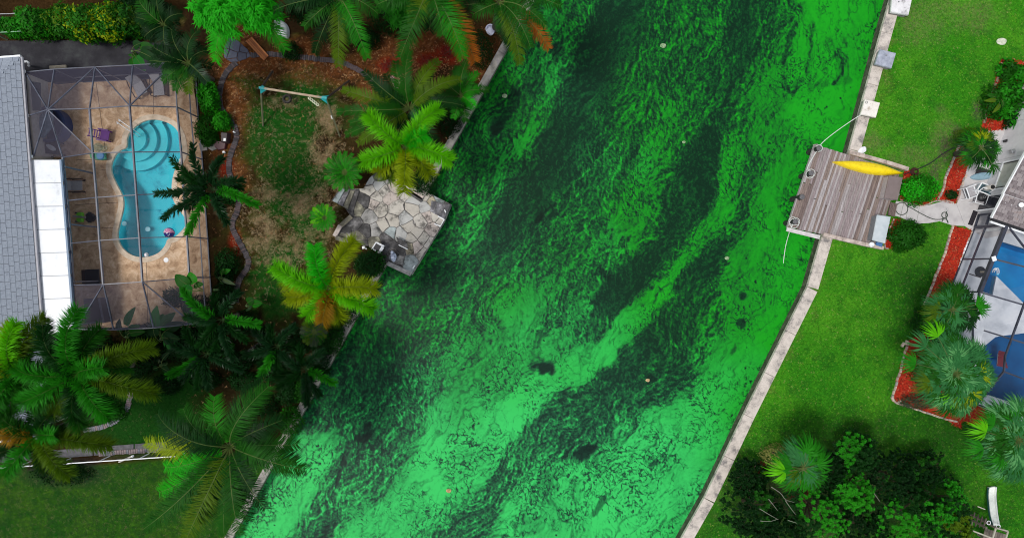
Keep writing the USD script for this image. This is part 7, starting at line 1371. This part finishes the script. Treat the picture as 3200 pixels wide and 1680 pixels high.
# broad-leaved trees at the lower right: rosettes of leaves on a domed crown
def rosette_tree(label, px, py, rpx, zt, key, keytip, n, seed, tipfrac=.4, ry=None):
    tipfrac += .02
    rng = np.random.default_rng(seed); zc = zt * .72; c = P(px, py, zc); k = S * (H - zc) / H; X_, Y_ = rpx * k, (ry or rpx) * k
    t = thing('broadleaf_tree', label, 'tree', c * [1, 1, 0])
    put(t, 'trunk', tube([c * [1, 1, 0] - [0, 0, .05], c * [1, 1, 0] + [.05, .03, zt * .55]], [.11, .07], 8), stem_m)
    put(t, 'limbs', cat([tube(spline([c * [1, 1, 0] + [0, 0, zt * .3], c * [1, 1, 0] + [math.cos(a) * X_ * .4, math.sin(a) * Y_ * .4, zt * .55], c * [1, 1, 0] + [math.cos(a) * X_ * .8, math.sin(a) * Y_ * .8, zt * .72]], 6), np.linspace(.05, .012, 6), 5) for a in rng.uniform(0, 6.28, 7)]), stem_m, kind='stuff')
    p, d, l = ell_pts(int(n * 1.9), X_, Y_, zt * .5, rng, .5, 2.6, seed, -.1); p[:, 2] += zt * .5; p[:, 2] = np.maximum(p[:, 2], .1); w = c * [1, 1, 0] + p
    keep = meshkit.noise(w * 1.1 + seed, seed + 3) > .28; w, d, l, p = w[keep], d[keep], l[keep], p[keep]
    def ros(W_, D_, m, ln, lw):
        q = np.repeat(W_, m, 0); dn = np.repeat(D_, m, 0) * .5 + np.array([0, 0, .7]); dn = unit(dn); a = np.tile(np.arange(m) * 2.399, len(W_)) + np.repeat(rng.uniform(0, 6, len(W_)), m); e1 = unit(np.cross(dn, [.3, .9, .1])); e2 = np.cross(dn, e1)
        el = np.tile(np.linspace(.1, .9, m), len(W_))[:, None]; Dd = unit((np.cos(a)[:, None] * e1 + np.sin(a)[:, None] * e2) * np.cos(el) + dn * np.sin(el)); wv = unit(np.cross(Dd, dn)); return leaf_strips(q, Dd, wv, ln * rng.uniform(.75, 1.15, len(q)), lw, .15, .55)
    bright = (d[:, 2] > .25) & (meshkit.noise(w * .9 + 7 + seed, seed + 9) < tipfrac); dark_ = ~bright
    put(t, 'crown', ros(w[dark_], d[dark_], 9, .13, .055), LM[key], kind='stuff')
    if bright.any(): put(t, 'young_leaves', ros(w[bright] + d[bright] * .05, d[bright], 11, .13, .056), LM[keytip], kind='stuff')
for a in [('broad bush-tree with bright rosettes right below the wind-swept palm', 2560, 1600, 96, 3.6, 'tree', 'tips', 420, 401, .62), ('bright rosetted tree at the bottom edge left of the play tower', 2860, 1630, 110, 3.8, 'tree', 'tips', 480, 402, .58), ('bright-topped tree in the middle of the lower right thicket', 2672, 1540, 60, 3.6, 'tree', 'tips', 260, 403, .66),
          ('dark tree at the north tip of the lower right thicket', 2690, 1418, 62, 3.2, 'tree', 'bright', 280, 404, .40), ('very dark tree in the eastern thicket above the bright one', 2800, 1500, 84, 3.2, 'deep', 'mid', 340, 405, .2), ('dark tree between the thicket and the white slide', 2960, 1570, 74, 2.8, 'tree', 'bright', 300, 406, .3), ('dark tree at the western foot of the thicket near the seawall', 2360, 1600, 92, 2.8, 'deep', 'mid', 380, 407, .28), ('low dark tree just left of the red-leaved shrub', 2350, 1500, 60, 2.2, 'deep', 'mid', 220, 408, .3),
          ('dark tree at the bottom edge in the middle of the thicket', 2700, 1660, 80, 3.0, 'deep', 'mid', 260, 409, .2), ('dark tree at the bottom edge beside the seawall side of the thicket', 2440, 1690, 90, 3.0, 'deep', 'mid', 340, 410, .3), ('dark tree in the shadow behind the wind-swept palm', 2610, 1478, 66, 2.8, 'deep', 'mid', 260, 411, .25), ('yellowish-tipped tree right of the bright rosetted tree', 2990, 1650, 60, 2.6, 'tree', 'olive', 220, 412, .5), ('dark tree on the eastern edge of the thicket', 2890, 1470, 60, 2.6, 'deep', 'mid', 220, 413, .25)]: rosette_tree(*a)
bare_m = plain('bare_twig', (0.20, 0.21, 0.16), .8)
t = thing('bare_branch', 'bare pale branches poking out of the thicket below the wind-swept palm', 'branch', P(2460, 1570))
for k, q in enumerate([[(2410, 1520), (2440, 1540), (2455, 1560), (2482, 1568)], [(2454, 1562), (2470, 1585), (2486, 1606)], [(2402, 1558), (2418, 1578), (2430, 1594)], [(2374, 1588), (2400, 1604), (2432, 1622)], [(2376, 1626), (2404, 1628), (2432, 1620)], [(2462, 1624), (2490, 1633)], [(2726, 1532), (2740, 1552), (2750, 1566)]]): put(t, 'twig', tube(spline([P(x, y, 3.0 + .1 * i) for i, (x, y) in enumerate(q)], 8), np.linspace(.020, .008, 8), 5), bare_m)

# ---- grass, weeds and leaf litter (nobody could count them)
def tuft(name, key_m, nb, hgt, w, seed, flatten=1.0):
    rng = np.random.default_rng(seed); a = rng.uniform(0, 6.28, nb); b_ = np.column_stack([rng.normal(0, .035, nb), rng.normal(0, .035, nb), np.zeros(nb)]); ln = rng.uniform(.5, 1.1, nb)
    D = unit(np.column_stack([np.cos(a), np.sin(a), np.full(nb, 1.0 * flatten)])); wv = np.column_stack([-np.sin(a), np.cos(a), 0 * a]); V, F_ = leaf_strips(b_, D, wv, hgt * ln, w, .35)
    return V, F_
SHADEQ = [(2880, 980, 100, 190), (2960, 1360, 160, 130), (2700, 1350, 260, 60), (2660, 1600, 420, 220), (2860, 870, 80, 60)]  # the same shaded lawn areas, for choosing darker blades
def grassmat(name, cols):
    return usdkit.material(stage, M(name), {'oi': ('object_info', {}), 'r': ('rgb_ramp', {'ramp': cols}), 'p': ('principled_bsdf', {'roughness': .6, 'specular_ior_level': .15}), 't': ('translucent_bsdf', {}), 'm': ('mix_closure', {'fac': .25})},
                           [('oi.random', 'r.fac'), ('r.color', 'p.base_color'), ('r.color', 't.color'), ('p.BSDF', 'm.closure1'), ('t.BSDF', 'm.closure2')], surface='m.closure')
def scatter_on(name, label, pts, protos, seed, sc=(.7, 1.3)):
    rng = np.random.default_rng(seed); pi = UsdGeom.PointInstancer.Define(stage, fresh('/World', name)); data(pi.GetPrim(), label=label, kind='stuff'); n = len(pts)
    for k, (V, F_, m_) in enumerate(protos):
        q = Node(str(pi.GetPath()), np.zeros(3)); put(q, f'blade_{"abcdef"[k]}', (V, F_), m_); pi.CreatePrototypesRel().AddTarget(f'{pi.GetPath()}/blade_{"abcdef"[k]}')
    pi.CreateProtoIndicesAttr(Vt.IntArray.FromNumpy(rng.integers(0, len(protos), n).astype(np.int32))); pi.CreatePositionsAttr(Vt.Vec3fArray.FromNumpy(pts.astype(np.float32)))
    a = rng.uniform(0, np.pi, n); q = np.zeros((n, 4), np.float16); q[:, 3] = np.cos(a); q[:, 2] = np.sin(a)
    pi.CreateOrientationsAttr(Vt.QuathArray([Gf.Quath(float(c_), 0, 0, float(s_)) for c_, s_ in zip(np.cos(a), np.sin(a))]))
    pi.CreateScalesAttr(Vt.Vec3fArray.FromNumpy((rng.uniform(*sc, n)[:, None] * np.ones(3)).astype(np.float32)))
g1 = grassmat('grass_blades', [(0, (0.012, 0.12, 0.003)), (.4, (0.026, 0.21, 0.005)), (.75, (0.062, 0.30, 0.008)), (.96, (0.15, 0.34, 0.02)), (1, (0.34, 0.35, 0.12))])
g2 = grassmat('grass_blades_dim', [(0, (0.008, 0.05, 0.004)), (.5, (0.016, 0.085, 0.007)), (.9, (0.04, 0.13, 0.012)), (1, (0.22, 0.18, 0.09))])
rng = np.random.default_rng(9)
avoid = [Polygon([P(*q)[:2] for q in l]) for l in list(beds.values()) + walk + [[(2540, 440), (2840, 520), (2765, 785), (2450, 715)]]] + [dkp]
def pick(px, py, n, ok, z=0.0):
    x = rng.uniform(px[0], px[1], n); y = rng.uniform(py[0], py[1], n); k = ok(x, y); return np.array([P(a, b, z) for a, b in zip(x[k], y[k])])
import shapely
pts = pick((2120, 3215), (-15, 1695), 95000, lambda x, y: x > np.array([RW(v) for v in y]) + 38)
ins = np.zeros(len(pts), bool)
for g_ in avoid: ins |= shapely.contains_xy(g_, pts[:, 0], pts[:, 1])
pts = pts[~ins]; dq = blobs(1600 + pts[:, 0] / S, 840 - pts[:, 1] / S, SHADEQ, .7) * .85; low_ = rng.random(len(pts)) < dq
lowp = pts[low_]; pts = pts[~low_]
g3 = grassmat('grass_blades_fresh', [(0, (0.024, 0.20, 0.004)), (.4, (0.048, 0.31, 0.007)), (.8, (0.095, 0.39, 0.012)), (.95, (0.22, 0.40, 0.03)), (1, (0.42, 0.42, 0.16))])
qx, qy = 1600 + pts[:, 0] / S, 840 - pts[:, 1] / S
fr = fbm2(qx, qy, 70, 4, 91) * 1.6 - .45 + .55 * np.clip(1 - (qx - np.array([RW(v) for v in qy])) / 140, 0, 1) + .25 * np.clip((300 - qy) / 300, 0, 1); fr = rng.random(len(pts)) < fr
scatter_on('lawn_grass', 'short bright green grass of the right lawn', pts[~fr], [(*tuft('a', 0, 7, .055, .014, 1), g1), (*tuft('b', 0, 9, .045, .013, 2), g1), (*tuft('c', 0, 6, .07, .012, 3), g1)], 12)
scatter_on('lawn_grass', 'lighter patches of fresh grass on the right lawn', pts[fr], [(*tuft('a', 0, 7, .055, .014, 1), g3), (*tuft('b', 0, 9, .045, .013, 2), g3)], 22)
scatter_on('lawn_grass', 'grass coloured darker for the shade round the thicket and fan palms', lowp, [(*tuft('a', 0, 8, .055, .014, 4), g2), (*tuft('b', 0, 7, .05, .013, 5), g2)], 19)
vx, vy = XX.ravel(), YY.ravel(); gw = left_lawn_grass[0]; tree_ = None
from scipy.spatial import cKDTree
near = (np.abs(vx - 550) < 700) & (vy > -20) & (vy < 1700); kd = cKDTree(np.column_stack([vx[near], vy[near]])); gsel = np.clip(gw + left_lawn_grass[1], 0, 1)[near]; ssel = left_lawn_grass[2][near]
def left_ok(sel, thr):
    def f(x, y):
        k = kd.query(np.column_stack([x, y]))[1]; return (sel[k] > rng.uniform(thr, 1, len(x))) & (x < np.array([LW(v) for v in y]) - 28)
    return f
pts = np.vstack([pick((120, 1150), (180, 1380), 30000, left_ok(gsel, .15)), pick((-20, 900), (1380, 1700), 26000, left_ok(ssel, .5))])
scatter_on('lawn_grass', 'dim green grass of the worn left lawns', pts, [(*tuft('a', 0, 8, .06, .014, 4), g2), (*tuft('b', 0, 7, .05, .013, 5), g2)], 13)
lf = grassmat('fallen_leaf', [(0, (0.04, 0.014, 0.006)), (.5, (0.12, 0.045, 0.015)), (.85, (0.26, 0.12, 0.045)), (1, (0.46, 0.30, 0.14))])
tanlf = grassmat('dry_thatch', [(0, (0.10, 0.07, 0.03)), (.5, (0.24, 0.17, 0.08)), (1, (0.46, 0.36, 0.22))])
litk = np.clip(lit, 0, 1).ravel()[near]; tank = np.clip(tan, 0, 1).ravel()[near]; yk = np.clip(yard, 0, 1).ravel()[near] * .25
scatter_on('leaf_litter', 'brown and orange fallen leaves on the left garden soil', np.vstack([pick((600, 1620), (60, 620), 17000, left_ok(np.maximum(litk, .12), .0), .01), pick((600, 1200), (600, 1300), 3500, left_ok(np.full(len(litk), .3), .0), .01)]), [(*tuft('a', 0, 3, .13, .025, 6, .15), lf), (*tuft('b', 0, 2, .16, .02, 7, .12), lf)], 14, (.5, 1.2))
scatter_on('dry_thatch', 'dry straw-coloured thatch on the worn lawn', pick((720, 1120), (200, 950), 10000, left_ok(np.maximum(tank, yk), .05), .01), [(*tuft('a', 0, 5, .09, .012, 8, .25), tanlf), (*tuft('b', 0, 4, .11, .012, 9, .2), tanlf)], 15, (.6, 1.3))
chip = grassmat('mulch_chip', [(0, (0.06, 0.010, 0.004)), (.45, (0.34, 0.018, 0.005)), (.8, (0.56, 0.05, 0.012)), (.93, (0.40, 0.16, 0.07)), (1, (0.55, 0.36, 0.20))])
bp = []
for q in beds.values():
    g_ = Polygon([P(*x)[:2] for x in q]).buffer(.05); x0, y0, x1, y1 = g_.bounds; k = int((x1 - x0) * (y1 - y0) * 260); r_ = np.column_stack([rng.uniform(x0, x1, k), rng.uniform(y0, y1, k)]); r_ = r_[shapely.contains_xy(g_, r_[:, 0], r_[:, 1])]; bp.append(np.column_stack([r_, np.full(len(r_), .047)]))
scatter_on('mulch_chips', 'loose red and brown bark chips on the red beds', np.vstack(bp), [(*tuft('a', 0, 4, .07, .022, 10, .2), chip), (*tuft('b', 0, 3, .09, .018, 11, .15), chip)], 23, (.5, 1.2))
# floating bits on the canal
for k, (x, y, r, key, l) in enumerate([(2072, 143, .17, 'pale', 'pale foam clump drifting near the top of the canal'), (1577, 300, .15, 'pale', 'whitish sprig floating beside the left seawall'), (1402, 1532, .15, 'tan', 'tan coconut bobbing in the bright algae near the bottom'), (2024, 1187, .12, 'tan', 'small straw-coloured scrap floating in the dark algae mat'), (2137, 444, .10, 'pale', 'pale fleck drifting in the middle of the upper canal'), (2272, 806, .13, 'pale', 'pale green fleck floating west of the dock')]):
    put(None, 'floating_debris', (vv * dd * [r, r * .8, r * .35] + P(x, y, WZ + .04), ff), {'pale': surf('pale_foam', [(0, (0.06, 0.20, 0.05)), (1, (0.42, 0.48, 0.32))], scale=9), 'tan': surf('coconut_husk', [(0, (0.28, 0.17, 0.06)), (1, (0.60, 0.46, 0.24))], scale=9)}[key], label=l, category='debris', smooth=True)

# ---- groups of like things
GROUPS = {'foxtail_palm': 'bottlebrush palms of the left garden', 'cluster_palm': 'dark fine-leaved palms of the left garden', 'areca_palm': 'areca palms by the drive', 'queen_palm': 'long-leaved feather palms on the left bank', 'date_palm': 'feather palms by the upper left seawall', 'pygmy_palm': 'small rosette palms by the stone patio', 'fan_palm': 'fan palms on the right bank', 'hedge_shrub': 'hedge along the drive', 'shrub': 'garden shrubs', 'broadleaf_tree': 'trees of the lower right thicket', 'bamboo_clump': 'bamboo at the top edge',
          'bird_of_paradise': 'paddle-leaved plants', 'dock_pile': 'timber piles along the dock', 'seawall_pedestal': 'square pedestals on the right seawall', 'mooring_line': 'ropes at the dock', 'dock_kerb': 'kerbs of the dock inlet', 'deck_box': 'storage boxes on the dock', 'patio_chair': 'patio chairs', 'brick_edging': 'brick edging of the left garden', 'bed_edging': 'edging of the right beds', 'mulch_bed': 'red mulch beds', 'rail_fence': 'rail fences', 'dive_ring': 'dive rings on the terrace',
          'floating_debris': 'bits floating on the canal', 'swimming_pool': 'swimming pools', 'screen_cage': 'screen cages', 'loose_block': 'loose blocks of the fan palm bed', 'garden_fitting': 'small white garden fittings', 'dock_cleat': 'cleats on the stone patio', 'seawall': 'seawalls of the canal'}
for p in stage.GetPrimAtPath('/World').GetChildren():
    nm_ = p.GetName(); nm_ = nm_[:-4] if nm_[-4:-3] == '_' and nm_[-3:].isdigit() else nm_
    if nm_ in GROUPS and p.GetCustomDataByKey('label') and not p.GetCustomDataByKey('group'): p.SetCustomDataByKey('group', GROUPS[nm_])
